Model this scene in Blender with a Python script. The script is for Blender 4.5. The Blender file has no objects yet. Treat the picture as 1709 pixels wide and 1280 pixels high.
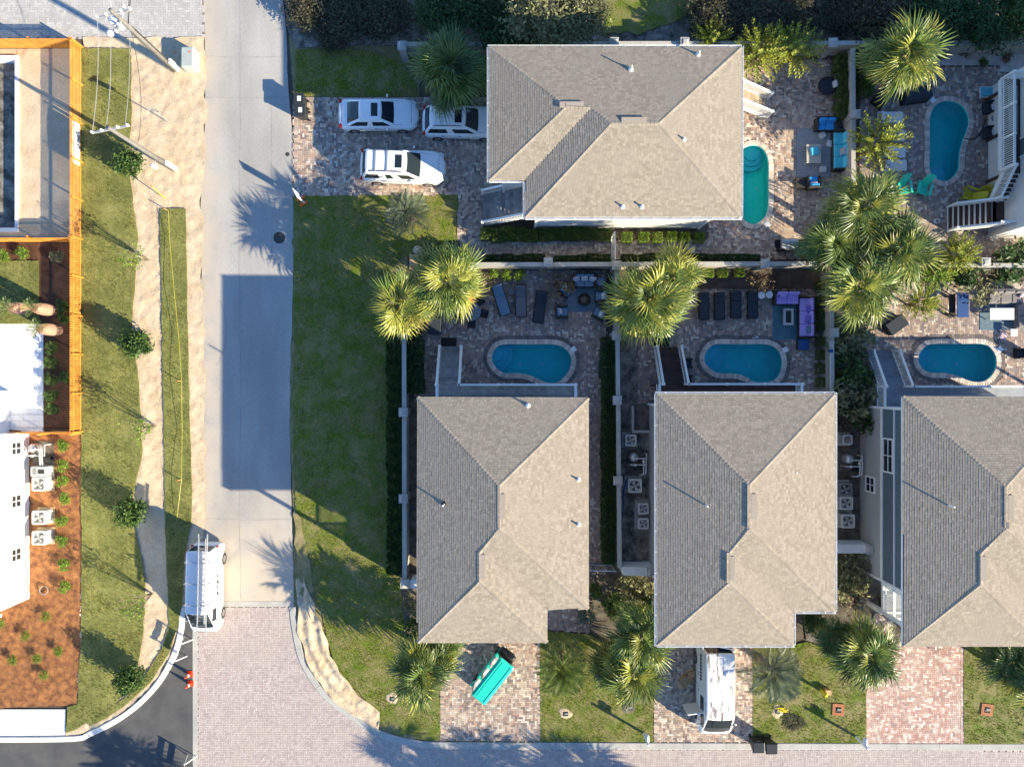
import bpy, bmesh, math, random
from mathutils import Vector, Matrix, noise
from mathutils.geometry import tessellate_polygon, delaunay_2d_cdt
random.seed(11)
R = math.radians
sc = bpy.context.scene
col = sc.collection
# ------------------------------------------------------------------ camera
H = 43.5            # flying height of the camera
S = 27.0            # photograph pixels per metre on the ground
CX, CY = 854.5, 640.0
cam = bpy.data.cameras.new('camera'); cam.sensor_width = 36.0
cam.lens = 18.0 / (854.5 / S / H); cam.clip_end = 2000; cam.clip_start = 0.5
cam_o = bpy.data.objects.new('camera', cam); cam_o.location = (0, 0, H); col.objects.link(cam_o)
sc.camera = cam_o
# ------------------------------------------------------------------ light
SUN_EL = R(22.1); SUN_AZ = R(119.9)
w = bpy.data.worlds.new('World'); sc.world = w; w.use_nodes = True
nt = w.node_tree; bg = nt.nodes['Background']
sky = nt.nodes.new('ShaderNodeTexSky'); sky.sky_type = 'NISHITA'; sky.sun_disc = False
sky.sun_elevation = SUN_EL; sky.sun_rotation = SUN_AZ; sky.altitude = 0; sky.air_density = 1.0; sky.dust_density = 0.0; sky.ozone_density = 6.0
nt.links.new(sky.outputs[0], bg.inputs[0]); bg.inputs[1].default_value = 0.115
sun = bpy.data.lights.new('sun', 'SUN'); sun.energy = 5.0; sun.angle = R(0.5); sun.color = (1.0, 0.87, 0.63)
sun_o = bpy.data.objects.new('sun', sun); col.objects.link(sun_o)
sd = Vector((math.sin(SUN_AZ) * math.cos(SUN_EL), math.cos(SUN_AZ) * math.cos(SUN_EL), math.sin(SUN_EL)))
sun_o.rotation_euler = sd.to_track_quat('Z', 'Y').to_euler(); sun_o.location = sd * 80
vs = sc.view_settings; vs.view_transform = 'Standard'; vs.look = 'None'; vs.gamma = 1.0; vs.use_curve_mapping = False
vs.exposure = 1.38

# ------------------------------------------------------------------ helpers
def g(px, py, z=0.0):
    """a photograph pixel, at height z, as metres on the plan"""
    k = (1 - z / H) / S
    return ((px - CX) * k, (CY - py) * k)
def g3(px, py, z=0.0):
    x, y = g(px, py, z); return Vector((x, y, z))
def rnd(a, b): return random.uniform(a, b)

class MB:
    """collects faces; build() links them as ONE mesh object"""
    def __init__(s): s.v = []; s.f = []; s.m = []
    def add(s, vs, fs, mi=0):
        o = len(s.v); s.v.extend(tuple(v) for v in vs); s.f.extend(tuple(i + o for i in f) for f in fs); s.m.extend([mi] * len(fs)); return s
    def box(s, c, d, rz=0.0, mi=0, rx=0.0, ry=0.0, top=1.0):
        hx, hy, hz = d[0] / 2, d[1] / 2, d[2] / 2
        m = Matrix.Translation(c) @ Matrix.Rotation(rz, 4, 'Z') @ Matrix.Rotation(ry, 4, 'Y') @ Matrix.Rotation(rx, 4, 'X')
        vs = [m @ Vector((x * hx * (top if z > 0 else 1), y * hy * (top if z > 0 else 1), z * hz)) for z in (-1, 1) for x, y in ((-1, -1), (1, -1), (1, 1), (-1, 1))]
        return s.add(vs, [(3, 2, 1, 0), (4, 5, 6, 7), (0, 1, 5, 4), (1, 2, 6, 5), (2, 3, 7, 6), (3, 0, 4, 7)], mi)
    def bar(s, a, b, w, h, mi=0, up=(0, 0, 1)):
        a = Vector(a); b = Vector(b); d = (b - a); L = d.length
        if L < 1e-6: return s
        d /= L; u = Vector(up)
        if abs(d.dot(u)) > .98: u = Vector((1, 0, 0))
        sd_ = d.cross(u).normalized(); u = sd_.cross(d)
        vs = [p + sd_ * x * w / 2 + u * z * h / 2 for p in (a, b) for x, z in ((-1, -1), (1, -1), (1, 1), (-1, 1))]
        return s.add(vs, [(0, 1, 2, 3), (7, 6, 5, 4), (0, 4, 5, 1), (1, 5, 6, 2), (2, 6, 7, 3), (3, 7, 4, 0)], mi)
    def tube(s, pts, r, n=6, mi=0, r1=None, cap=True):
        pts = [Vector(p) for p in pts]; rings = []
        for i, p in enumerate(pts):
            d = (pts[min(i + 1, len(pts) - 1)] - pts[max(i - 1, 0)]).normalized()
            u = Vector((0, 0, 1)) if abs(d.z) < .9 else Vector((1, 0, 0))
            a = d.cross(u).normalized(); b = a.cross(d)
            rr = r if r1 is None else r + (r1 - r) * i / max(1, len(pts) - 1)
            rings.append([p + a * rr * math.cos(2 * math.pi * k / n) + b * rr * math.sin(2 * math.pi * k / n) for k in range(n)])
        return s.loft(rings, mi, cap)
    def loft(s, rings, mi=0, cap=True):
        n = len(rings[0]); vs = [v for r in rings for v in r]; fs = []
        for j in range(len(rings) - 1):
            for k in range(n):
                a = j * n + k; b = j * n + (k + 1) % n
                fs.append((a, b, b + n, a + n))
        if cap:
            fs.append(tuple(reversed(range(n)))); fs.append(tuple((len(rings) - 1) * n + k for k in range(n)))
        return s.add(vs, fs, mi)
    def lathe(s, c, prof, n=16, mi=0, cap=True):
        return s.loft([[Vector(c) + Vector((r * math.cos(2 * math.pi * k / n), r * math.sin(2 * math.pi * k / n), z)) for k in range(n)] for r, z in prof], mi, cap)
    def prism(s, poly, z0, z1, mi=0):
        if area(poly) < 0: poly = poly[::-1]
        n = len(poly); vs = [(x, y, z0) for x, y in poly] + [(x, y, z1) for x, y in poly]
        tr = tessellate_polygon([[Vector((x, y, 0)) for x, y in poly]])
        fs = [tuple(i + n for i in up(t, poly)) for t in tr] + [tuple(reversed(up(t, poly))) for t in tr]
        fs += [(i, (i + 1) % n, (i + 1) % n + n, i + n) for i in range(n)]
        return s.add(vs, fs, mi)
    def cushion(s, c, d, rz=0.0, r=.05, mi=0, ry=0.0, rx=0.0):
        """a box with rounded corners and softened top and bottom edges"""
        m = Matrix.Translation(c) @ Matrix.Rotation(rz, 4, 'Z') @ Matrix.Rotation(ry, 4, 'Y') @ Matrix.Rotation(rx, 4, 'X')
        hx, hy, hz = d[0] / 2, d[1] / 2, d[2] / 2; r = min(r, hx * .9, hy * .9, hz)
        rings = []
        for ins, z in ((r, -hz), (r * .3, -hz + r * .4), (0, -hz + r), (0, hz - r), (r * .3, hz - r * .4), (r, hz)):
            o = rrect(-hx + ins, hx - ins, -hy + ins, hy - ins, r, 2)
            rings.append([m @ Vector((x, y, z)) for x, y in o])
        return s.loft(rings, mi)
    def build(s, name, mat, parent=None, smooth=False):
        me = bpy.data.meshes.new(name); me.from_pydata(s.v, [], s.f)
        for mm in (mat if isinstance(mat, (list, tuple)) else [mat]): me.materials.append(MAT[mm])
        if any(s.m): me.polygons.foreach_set('material_index', s.m)
        if smooth: me.polygons.foreach_set('use_smooth', [True] * len(me.polygons))
        me.update()
        return link(name, me, parent)
def link(name, me, parent=None, mw=None):
    o = bpy.data.objects.new(name, me); col.objects.link(o); o.parent = parent
    if mw is not None: o.matrix_local = mw
    return o
def area(p): return sum(p[i][0] * p[(i + 1) % len(p)][1] - p[(i + 1) % len(p)][0] * p[i][1] for i in range(len(p))) / 2
def up(t, p):
    a, b, c = (p[i] for i in t)
    return tuple(t) if (b[0] - a[0]) * (c[1] - a[1]) - (b[1] - a[1]) * (c[0] - a[0]) > 0 else tuple(reversed(t))
def rrect(x0, x1, y0, y1, r, nc=3):
    r = max(.001, min(r, (x1 - x0) / 2.001, (y1 - y0) / 2.001)); o = []
    for cx, cy, a in ((x1 - r, y1 - r, 0), (x0 + r, y1 - r, 90), (x0 + r, y0 + r, 180), (x1 - r, y0 + r, 270)):
        for k in range(nc + 1):
            t = R(a + 90 * k / nc); o.append((cx + r * math.cos(t), cy + r * math.sin(t)))
    return o
def inside(p, x, y):
    r = False; j = len(p) - 1
    for i in range(len(p)):
        xi, yi = p[i]; xj, yj = p[j]
        if (yi > y) != (yj > y) and x < (xj - xi) * (y - yi) / (yj - yi) + xi: r = not r
        j = i
    return r
def spans(p, v):
    """where the horizontal line y = v runs inside polygon p"""
    xs = []
    for i in range(len(p)):
        (xa, ya), (xb, yb) = p[i], p[(i + 1) % len(p)]
        if (ya > v) != (yb > v): xs.append(xa + (v - ya) * (xb - xa) / (yb - ya))
    xs.sort(); return list(zip(xs[::2], xs[1::2]))
def spline(pts, n=6, closed=False):
    out = []; N = len(pts); rng = range(N if closed else N - 1)
    for i in rng:
        p0, p1, p2, p3 = ((pts[(i + k) % N] if closed else pts[max(0, min(N - 1, i + k))]) for k in (-1, 0, 1, 2))
        for k in range(n):
            t = k / n
            out.append(tuple(.5 * (2 * b + (c - a) * t + (2 * a - 5 * b + 4 * c - d) * t * t + (3 * b - a - 3 * c + d) * t ** 3) for a, b, c, d in zip(p0, p1, p2, p3)))
    if not closed: out.append(tuple(pts[-1]))
    return out
def gp(pts): return [g(x, y) for x, y in pts]
def thing(name, label, cat, loc=(0, 0, 0), rz=0.0, group=None):
    o = bpy.data.objects.new(name, None); o.empty_display_size = .3; col.objects.link(o)
    o.location = loc if len(loc) == 3 else (loc[0], loc[1], 0); o.rotation_euler = (0, 0, rz)
    return tag(o, label, cat, group)
def tag(o, label, cat, group=None, kind=None):
    o['label'] = label; o['category'] = cat
    if group: o['group'] = group
    if kind: o['kind'] = kind
    return o
def struct(o, label=None):
    o['kind'] = 'structure'
    if label: o['label'] = label
    return o
def stuff(o): o['kind'] = 'stuff'; return o

# ------------------------------------------------------------------ materials
MAT = {}
def M(name, c1, c2=None, sc_=2.0, rough=.85, grain=.0, gsc=60.0, bump=0.0, bsc=50.0, rand=None, ramp=None, metal=0.0, spec=.3, trans=0.0, coat=0.0, detail=4.0, vary=.0, stretch=None, band=None):
    m = bpy.data.materials.new(name); m.use_nodes = True; MAT[name] = m
    nt = m.node_tree; N = nt.nodes; L = nt.links; b = N['Principled BSDF']
    b.inputs['Roughness'].default_value = rough; b.inputs['Metallic'].default_value = metal
    b.inputs['Specular IOR Level'].default_value = spec; b.inputs['Transmission Weight'].default_value = trans; b.inputs['Coat Weight'].default_value = coat
    geo = N.new('ShaderNodeNewGeometry'); pos = geo.outputs['Position']
    if stretch:
        mp = N.new('ShaderNodeMapping'); mp.inputs['Scale'].default_value = stretch; L.new(pos, mp.inputs[0]); pos = mp.outputs[0]
    def mix(fac, a, c, mode='MIX'):
        x = N.new('ShaderNodeMix'); x.data_type = 'RGBA'; x.blend_type = mode
        for sock, val in ((x.inputs[0], fac), (x.inputs[6], a), (x.inputs[7], c)):
            if hasattr(val, 'is_output'): L.new(val, sock)
            elif isinstance(val, (int, float)): sock.default_value = val
            else: sock.default_value = (*val, 1)
        return x.outputs[2]
    def nz(scale, det=4.0, rough_=.6):
        x = N.new('ShaderNodeTexNoise'); x.inputs['Scale'].default_value = scale; x.inputs['Detail'].default_value = det; x.inputs['Roughness'].default_value = rough_
        L.new(pos, x.inputs['Vector']); return x.outputs['Fac']
    def rmp(src, lo, hi):
        x = N.new('ShaderNodeMapRange'); x.inputs[1].default_value = lo; x.inputs[2].default_value = hi; L.new(src, x.inputs[0]); return x.outputs[0]
    if ramp:
        cr = N.new('ShaderNodeValToRGB'); cr.color_ramp.interpolation = 'CONSTANT'
        el = cr.color_ramp.elements
        while len(el) < len(ramp): el.new(.5)
        for i, c in enumerate(ramp): el[i].position = i / len(ramp); el[i].color = (*c, 1)
        if rand == 'object':
            oi = N.new('ShaderNodeObjectInfo'); L.new(oi.outputs['Random'], cr.inputs[0])
        else: L.new(geo.outputs['Random Per Island'], cr.inputs[0])
        c = cr.outputs[0]
        if c2: c = mix(rmp(nz(sc_), .45, .75), c, c2)
    elif c2: c = mix(rmp(nz(sc_, detail), .35, .65), c1, c2)
    else: c = c1
    if vary:
        if rand == 'object': src = N.new('ShaderNodeObjectInfo').outputs['Random']
        elif rand == 'island': src = geo.outputs['Random Per Island']
        else: src = rmp(nz(.35, 3), .3, .7)
        x = N.new('ShaderNodeMapRange'); x.inputs[3].default_value = 1 - vary; x.inputs[4].default_value = 1 + vary; L.new(src, x.inputs[0])
        cm = N.new('ShaderNodeCombineColor')
        for k in range(3): L.new(x.outputs[0], cm.inputs[k])
        c = mix(1.0, c, cm.outputs[0], 'MULTIPLY')
    if grain:
        x = N.new('ShaderNodeMapRange'); x.inputs[1].default_value = .3; x.inputs[2].default_value = .7; x.inputs[3].default_value = 1 - grain; x.inputs[4].default_value = 1 + grain; L.new(nz(gsc, 3, .7), x.inputs[0])
        cm = N.new('ShaderNodeCombineColor')
        for k in range(3): L.new(x.outputs[0], cm.inputs[k])
        c = mix(1.0, c, cm.outputs[0], 'MULTIPLY')
    if band:      # (scale, colour, width, axis): thin stripes
        wv = N.new('ShaderNodeTexWave'); wv.wave_type = 'BANDS'; wv.bands_direction = band[3]; wv.inputs['Scale'].default_value = band[0]; wv.inputs['Distortion'].default_value = band[4] if len(band) > 4 else 0
        tc = N.new('ShaderNodeTexCoord'); L.new(tc.outputs['Object'], wv.inputs[0])
        c = mix(rmp(wv.outputs['Fac'], band[2], band[2] + .1), c, band[1])
    if hasattr(c, 'is_output'): L.new(c, b.inputs['Base Color'])
    else: b.inputs['Base Color'].default_value = (*c, 1)
    if bump:
        bp = N.new('ShaderNodeBump'); bp.inputs['Strength'].default_value = min(1, bump); bp.inputs['Distance'].default_value = .03 * max(1, bump); L.new(nz(bsc, 5, .65), bp.inputs['Height']); L.new(bp.outputs[0], b.inputs['Normal'])
    return m
M('soil', (.13, .1, .075), (.07, .055, .04), 1.2, grain=.4, gsc=25, bump=.8, bsc=14)
M('dark_soil', (.07, .056, .042), (.17, .15, .12), 2.0, grain=.5, gsc=25, bump=.8, bsc=14)
M('sand', (.62, .5, .35), (.53, .4, .255), .8, grain=.16, gsc=9, bump=.9, bsc=9)
M('grey_sand', (.3, .275, .235), (.075, .065, .05), 1.7, grain=.45, gsc=14, bump=.6, bsc=12)
M('white_gravel', (.55, .53, .5), (.4, .38, .36), 1.5, grain=.35, gsc=22, bump=.6, bsc=25)
M('mulch', (.38, .165, .055), (.17, .07, .034), 2.8, grain=.5, gsc=22, bump=1, bsc=18)
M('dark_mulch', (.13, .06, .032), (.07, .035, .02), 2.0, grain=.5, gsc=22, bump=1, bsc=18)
M('sod', (.26, .25, .075), (.15, .165, .045), .8, grain=.3, gsc=16, bump=.5, bsc=20)
M('sod_blade', (.3, .29, .085), (.17, .2, .05), .9, rand='island', vary=.55)
M('lawn', (.105, .155, .012), (.24, .2, .09), 1.1, grain=.35, gsc=14, bump=.5, bsc=20)
M('lawn_blade', (.2, .3, .014), (.36, .34, .085), 1.0, rand='island', vary=.6)
M('dry_grass', (.3, .245, .13), (.17, .165, .06), 1.2, grain=.3, gsc=14, bump=.4, bsc=16)
M('asphalt', (.4, .385, .36), (.335, .322, .3), .5, grain=.12, gsc=18, bump=.2, bsc=60, stretch=(1, .25, 1), vary=.16, detail=10)
M('new_asphalt', (.075, .075, .075), (.11, .108, .103), .7, grain=.12, gsc=70, bump=.15, bsc=90)
M('concrete', (.46, .445, .41), (.37, .36, .33), .9, grain=.08, gsc=30, bump=.1, bsc=60)
M('white_concrete', (.72, .71, .68), (.62, .61, .585), .9, grain=.06, gsc=30, bump=.1, bsc=60)
M('joint', (.3, .25, .2), (.2, .17, .14), 2, grain=.3)
PV = [(.5, .37, .28), (.32, .23, .19), (.58, .48, .38), (.4, .33, .29), (.25, .185, .165), (.46, .3, .22), (.68, .6, .5), (.33, .29, .26), (.54, .42, .33), (.2, .16, .145)]
M('paver', PV[0], (.42, .33, .26), .8, ramp=PV, grain=.12, gsc=40, vary=.0)
PD = [(.4, .29, .24), (.27, .21, .19), (.5, .43, .36), (.33, .24, .21), (.2, .165, .16), (.43, .31, .24), (.62, .56, .48), (.27, .235, .225), (.38, .26, .2), (.23, .19, .175)]
M('patio_paver', PD[0], (.32, .25, .21), .9, ramp=PD, grain=.15, gsc=40)
PR = [(.5, .3, .24), (.42, .23, .19), (.56, .4, .33), (.46, .27, .22), (.74, .66, .57), (.36, .25, .22), (.52, .34, .29), (.66, .54, .45), (.44, .3, .26)]
M('red_paver', PR[0], (.5, .4, .34), .7, ramp=PR, grain=.12, gsc=40)
PS = [(.46, .385, .355), (.41, .34, .315), (.5, .435, .4), (.44, .36, .345), (.475, .405, .375)]
M('street_paver', PS[0], (.47, .4, .35), .4, ramp=PS, grain=.1, gsc=40)
PG = [(.46, .445, .42), (.41, .4, .38), (.51, .495, .47), (.44, .42, .4)]
M('grey_paver', PG[0], (.43, .41, .385), .5, ramp=PG, grain=.08, gsc=40)
M('terrace_paver', (.78, .77, .75), ramp=[(.78, .77, .75), (.7, .69, .67), (.83, .82, .8), (.74, .73, .71)], grain=.05, gsc=30)
M('dark_paver', (.15, .13, .125), ramp=[(.15, .13, .125), (.12, .108, .105), (.18, .155, .15)], grain=.12, gsc=40)
M('coping', (.6, .52, .45), ramp=[(.6, .52, .45), (.52, .44, .38), (.68, .6, .53), (.47, .4, .36), (.62, .52, .44)], rand='object', grain=.12, gsc=40)
SH = [(0.318, 0.273, 0.215), (0.293, 0.251, 0.197), (0.356, 0.307, 0.241), (0.306, 0.262, 0.206), (0.334, 0.287, 0.225), (0.269, 0.231, 0.180)]
M('shingle', SH[0], (.315, .27, .215), .4, ramp=SH, grain=.14, gsc=55, rough=.95, spec=.1)
M('ridge_shingle', SH[1], (.34, .29, .238), .7, ramp=SH, grain=.14, gsc=55, rough=.95, spec=.1)
M('underlay', (.12, .1, .085), rough=.95)
M('vent_shingle', (.36, .306, .252), (.34, .29, .238), 1, grain=.15, gsc=60, rough=.95, spec=.1)
M('white_paint', (.8, .8, .78), (.74, .74, .72), 1.2, rough=.5)
M('rail_white', (.78, .78, .76), rough=.45, spec=.4)
M('siding_white', (.72, .72, .69), (.66, .66, .64), 1.0, rough=.6)
M('siding_blue', (.115, .165, .195), (.1, .145, .175), 1.0, rough=.6, band=(3.2, (.07, .1, .12), .85, 'Z'))
M('siding_grey', (.42, .43, .42), (.38, .39, .38), 1.0, rough=.6, band=(3.2, (.3, .3, .3), .85, 'Z'))
M('stucco', (.84, .84, .83), (.8, .8, .79), .8, rough=.7, grain=.03, bump=.1, bsc=60)
M('wall_stucco', (.4, .375, .335), (.3, .275, .24), 1.3, rough=.85, grain=.1, gsc=14, bump=.2, bsc=40)
M('glass', (.02, .025, .03), rough=.08, spec=.6)
M('car_glass', (.016, .024, .03), rough=.05, spec=.6)
M('car_white', (.82, .82, .81), rough=.25, spec=.5, coat=.6)
M('car_silver', (.66, .67, .68), rough=.28, spec=.5, coat=.6, metal=.1)
M('van_white', (.8, .8, .79), rough=.35, spec=.5, coat=.3)
M('van_roof_worn', (.74, .74, .73), (.2, .165, .14), 1.5, rough=.45, stretch=(3.0, .5, 1), grain=.04)
def worn_roof():
    m = MAT['van_roof_worn']; N = m.node_tree.nodes; L = m.node_tree.links
    for n in N:
        if n.type == 'MAP_RANGE' and abs(n.inputs[1].default_value - .35) < .01: n.inputs[1].default_value = .545; n.inputs[2].default_value = .63
worn_roof()
M('rubber', (.018, .018, .018), rough=.8)
M('black_plastic', (.022, .023, .025), rough=.5)
M('black_metal', (.02, .02, .022), rough=.4, metal=.4)
M('chrome', (.5, .5, .5), rough=.25, metal=.9)
M('alu', (.55, .56, .58), (.48, .49, .5), 4, rough=.4, metal=.6)
M('red_lamp', (.45, .015, .012), rough=.2)
M('clear_lamp', (.6, .6, .6), rough=.15)
M('cedar', (.62, .27, .05), (.5, .195, .03), 2.5, rough=.75, grain=.15, gsc=30, rand='object', vary=.14)
M('timber', (.55, .38, .2), (.46, .3, .15), 3, rough=.8, grain=.15)
M('deck_grey', (.38, .37, .35), (.25, .24, .228), 3, rough=.85, grain=.2, gsc=30, rand='object', vary=.2)
M('deck_brown', (.085, .05, .04), (.065, .038, .03), 3, rough=.7, grain=.15, gsc=30, rand='object', vary=.15)
M('deck_blue', (.27, .3, .34), (.22, .25, .29), 3, rough=.7, grain=.12, rand='object', vary=.12)
M('deck_tan', (.5, .4, .28), (.42, .33, .23), 3, rough=.8, grain=.12, rand='object', vary=.12)
M('pool_plaster', (.1, .8, .76), (.09, .72, .7), 1.5, rough=.8)
M('pool_teal', (.06, .82, .72), (.16, .92, .8), 1.1, rough=.8)
M('pool_step', (.25, .7, .78), rough=.8)
M('ac_white', (.62, .61, .57), (.55, .54, .5), 4, rough=.5)
M('ac_grey', (.25, .25, .24), (.2, .2, .19), 4, rough=.6)
M('pvc', (.7, .7, .68), rough=.4)
M('green_box', (.4, .44, .42), (.36, .4, .38), 2, rough=.5)
M('pole_concrete', (.2, .19, .172), (.165, .155, .14), 3, rough=.85, grain=.1)
M('wire', (.05, .05, .05), rough=.6)
M('wire_grey', (.35, .35, .34), rough=.5, metal=.3)
M('porcelain', (.7, .69, .67), rough=.25)
M('teal_canopy', (.02, .6, .46), (.025, .56, .43), 2, rough=.35, spec=.4)
M('teal_chair', (.03, .62, .45), rough=.4)
M('yellow_chair', (.52, .46, .04), rough=.45)
M('blue_cushion', (.04, .32, .72), (.035, .28, .66), 6, rough=.9)
M('aqua_cushion', (.1, .55, .7), (.08, .5, .65), 6, rough=.9)
M('slate_cushion', (.12, .21, .31), (.1, .18, .28), 6, rough=.9)
M('purple_cushion', (.46, .36, .78), (.42, .32, .72), 6, rough=.9)
M('purple_dark', (.16, .14, .48), rough=.9)
M('grey_cushion', (.24, .22, .215), (.2, .185, .18), 6, rough=.9)
M('pale_cushion', (.55, .56, .58), (.48, .49, .52), 20, rough=.9)
M('pink_cushion', (.56, .46, .5), (.35, .25, .32), 30, rough=.9)
M('wicker', (.03, .028, .028), (.05, .045, .042), 40, rough=.7)
M('sling', (.03, .04, .055), (.025, .034, .046), 10, rough=.8)
M('sling_grey', (.13, .135, .155), (.11, .115, .135), 10, rough=.8)
M('sling_blue', (.1, .42, .55), rough=.8)
M('white_plastic', (.72, .74, .76), rough=.4)
M('table_glass', (.1, .16, .22), rough=.15, spec=.6)
M('blue_mat', (.02, .07, .22), rough=.6)
M('rug_grey', (.34, .35, .36), (.28, .29, .31), 3, rough=.95, band=(2.6, (.24, .25, .27), .7, 'Y', .6))
M('rug_teal', (.04, .12, .15), (.06, .16, .19), 2, rough=.95, band=(3.0, (.16, .26, .28), .86, 'Y', 3.5))
M('rug_blue', (.1, .16, .21), (.16, .22, .26), 6, rough=.95, grain=.25, gsc=14)
M('rug_stripe', (.04, .07, .12), rough=.95, band=(1.1, (.3, .34, .38), .6, 'Y', .0))
M('doormat', (.03, .026, .022), rough=.95)
M('stone', (.5, .46, .4), (.42, .38, .33), 3, rough=.85, grain=.1)
M('stone_white', (.66, .66, .66), (.56, .56, .56), 2, rough=.7)
M('cardboard', (.42, .29, .17), (.36, .24, .14), 3, rough=.85)
M('orange', (.75, .13, .02), rough=.5)
M('cone_red', (.75, .06, .015), rough=.5)
M('bin', (.025, .028, .03), rough=.45)
M('bin_lid', (.03, .034, .038), rough=.4)
M('sticker', (.78, .78, .76), rough=.6)
M('banner', (.74, .74, .73), (.3, .3, .36), 2.4, rough=.6, detail=2)
M('yellow', (.72, .58, .02), rough=.5)
M('yellow_tape', (.5, .46, .04), rough=.4)
M('blue_hose', (.01, .08, .35), rough=.5)
M('manhole', (.06, .058, .055), (.09, .085, .08), 6, rough=.6, metal=.4)
M('brick_box', (.42, .17, .08), (.34, .13, .06), 5, rough=.85, grain=.2)
M('bark', (.2, .15, .11), (.12, .09, .065), 5, rough=.9, grain=.3, bump=.6)
M('palm_bark', (.27, .2, .14), (.16, .115, .08), 6, rough=.9, grain=.3, bump=.8, bsc=18)
M('pine_bark', (.5, .29, .2), (.36, .19, .12), 6, rough=.9, grain=.2)
M('frond', (.19, .25, .06), (.11, .175, .038), 1.4, rough=.4, spec=.5, rand='object', vary=.35)
M('frond_yellow', (.4, .39, .075), (.29, .32, .06), 1.4, rough=.4, spec=.5, rand='object', vary=.3)
M('frond_dark', (.07, .15, .045), (.045, .105, .034), 1.4, rough=.4, spec=.5, rand='object', vary=.35)
M('frond_dead', (.4, .2, .055), (.32, .23, .12), 1.4, rough=.8, rand='object', vary=.3)
M('frond_silver', (.2, .235, .17), (.14, .185, .115), 1.4, rough=.5, rand='object', vary=.3)
M('leaf_dark', (.042, .09, .026), (.06, .12, .03), 1.2, rough=.5, rand='island', vary=.55)
M('leaf_mid', (.075, .14, .03), (.11, .17, .035), 1.2, rough=.5, rand='island', vary=.5)
M('leaf_bright', (.15, .26, .03), (.2, .29, .04), 1.2, rough=.5, rand='island', vary=.45)
M('leaf_yellow', (.34, .35, .05), (.22, .27, .04), 1.6, rough=.5, rand='island', vary=.4)
M('leaf_olive', (.18, .19, .085), (.24, .235, .12), 1.2, rough=.6, rand='island', vary=.5)
M('leaf_brown', (.2, .14, .08), (.3, .23, .13), 1.2, rough=.8, rand='island', vary=.5)
M('leaf_grey', (.2, .23, .18), (.15, .18, .13), 1.2, rough=.7, rand='island', vary=.4)
M('leaf_brush', (.1, .085, .055), (.07, .08, .045), 1.2, rough=.9, rand='island', vary=.6)
M('twig', (.24, .19, .14), (.15, .12, .09), 4, rough=.9)
for nm in [k for k in MAT if k.startswith(('leaf', 'frond', 'sod_b', 'lawn_b'))]:      # light shines through leaves
    m = MAT[nm]; N = m.node_tree.nodes; L = m.node_tree.links; b = N['Principled BSDF']; out = N['Material Output']
    t = N.new('ShaderNodeBsdfTranslucent'); mx = N.new('ShaderNodeMixShader'); mx.inputs[0].default_value = .3
    L.new(b.inputs['Base Color'].links[0].from_socket, t.inputs[0]); L.new(b.outputs[0], mx.inputs[1]); L.new(t.outputs[0], mx.inputs[2]); L.new(mx.outputs[0], out.inputs[0])
def water(name, tint):
    m = bpy.data.materials.new(name); m.use_nodes = True; MAT[name] = m
    N = m.node_tree.nodes; L = m.node_tree.links; N.remove(N['Principled BSDF'])
    tr = N.new('ShaderNodeBsdfTransparent'); tr.inputs[0].default_value = (*tint, 1)
    gl = N.new('ShaderNodeBsdfGlossy'); gl.inputs['Roughness'].default_value = .03
    fr = N.new('ShaderNodeFresnel'); fr.inputs[0].default_value = 1.33
    geo = N.new('ShaderNodeNewGeometry'); nz = N.new('ShaderNodeTexNoise'); nz.inputs['Scale'].default_value = 5; L.new(geo.outputs['Position'], nz.inputs['Vector'])
    bp = N.new('ShaderNodeBump'); bp.inputs['Strength'].default_value = .3; bp.inputs['Distance'].default_value = .03; L.new(nz.outputs['Fac'], bp.inputs['Height'])
    L.new(bp.outputs[0], gl.inputs['Normal']); L.new(bp.outputs[0], fr.inputs['Normal'])
    mx = N.new('ShaderNodeMixShader'); L.new(fr.outputs[0], mx.inputs[0]); L.new(tr.outputs[0], mx.inputs[1]); L.new(gl.outputs[0], mx.inputs[2]); L.new(mx.outputs[0], N['Material Output'].inputs[0])
def seams(name, sx, sy, dark, mort=.012):
    m = MAT[name]; N = m.node_tree.nodes; L = m.node_tree.links; b = N['Principled BSDF']; src = b.inputs['Base Color'].links[0].from_socket
    geo = N.new('ShaderNodeNewGeometry'); mp = N.new('ShaderNodeMapping'); mp.inputs['Rotation'].default_value = (0, 0, 1.5708); L.new(geo.outputs['Position'], mp.inputs[0])
    br = N.new('ShaderNodeTexBrick'); br.inputs['Scale'].default_value = 1; br.inputs['Brick Width'].default_value = sx; br.inputs['Row Height'].default_value = sy; br.inputs['Mortar Size'].default_value = mort; br.inputs['Mortar Smooth'].default_value = .6
    br.inputs['Color1'].default_value = (1, 1, 1, 1); br.inputs['Color2'].default_value = (.86, .88, .84, 1); br.inputs['Mortar'].default_value = (dark, dark, dark * .9, 1); L.new(mp.outputs[0], br.inputs[0])
    x = N.new('ShaderNodeMix'); x.data_type = 'RGBA'; x.blend_type = 'MULTIPLY'; x.inputs[0].default_value = .8; L.new(src, x.inputs[6]); L.new(br.outputs[0], x.inputs[7]); L.new(x.outputs[2], b.inputs['Base Color'])
seams('sod', 1.4, .48, .55)
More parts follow.
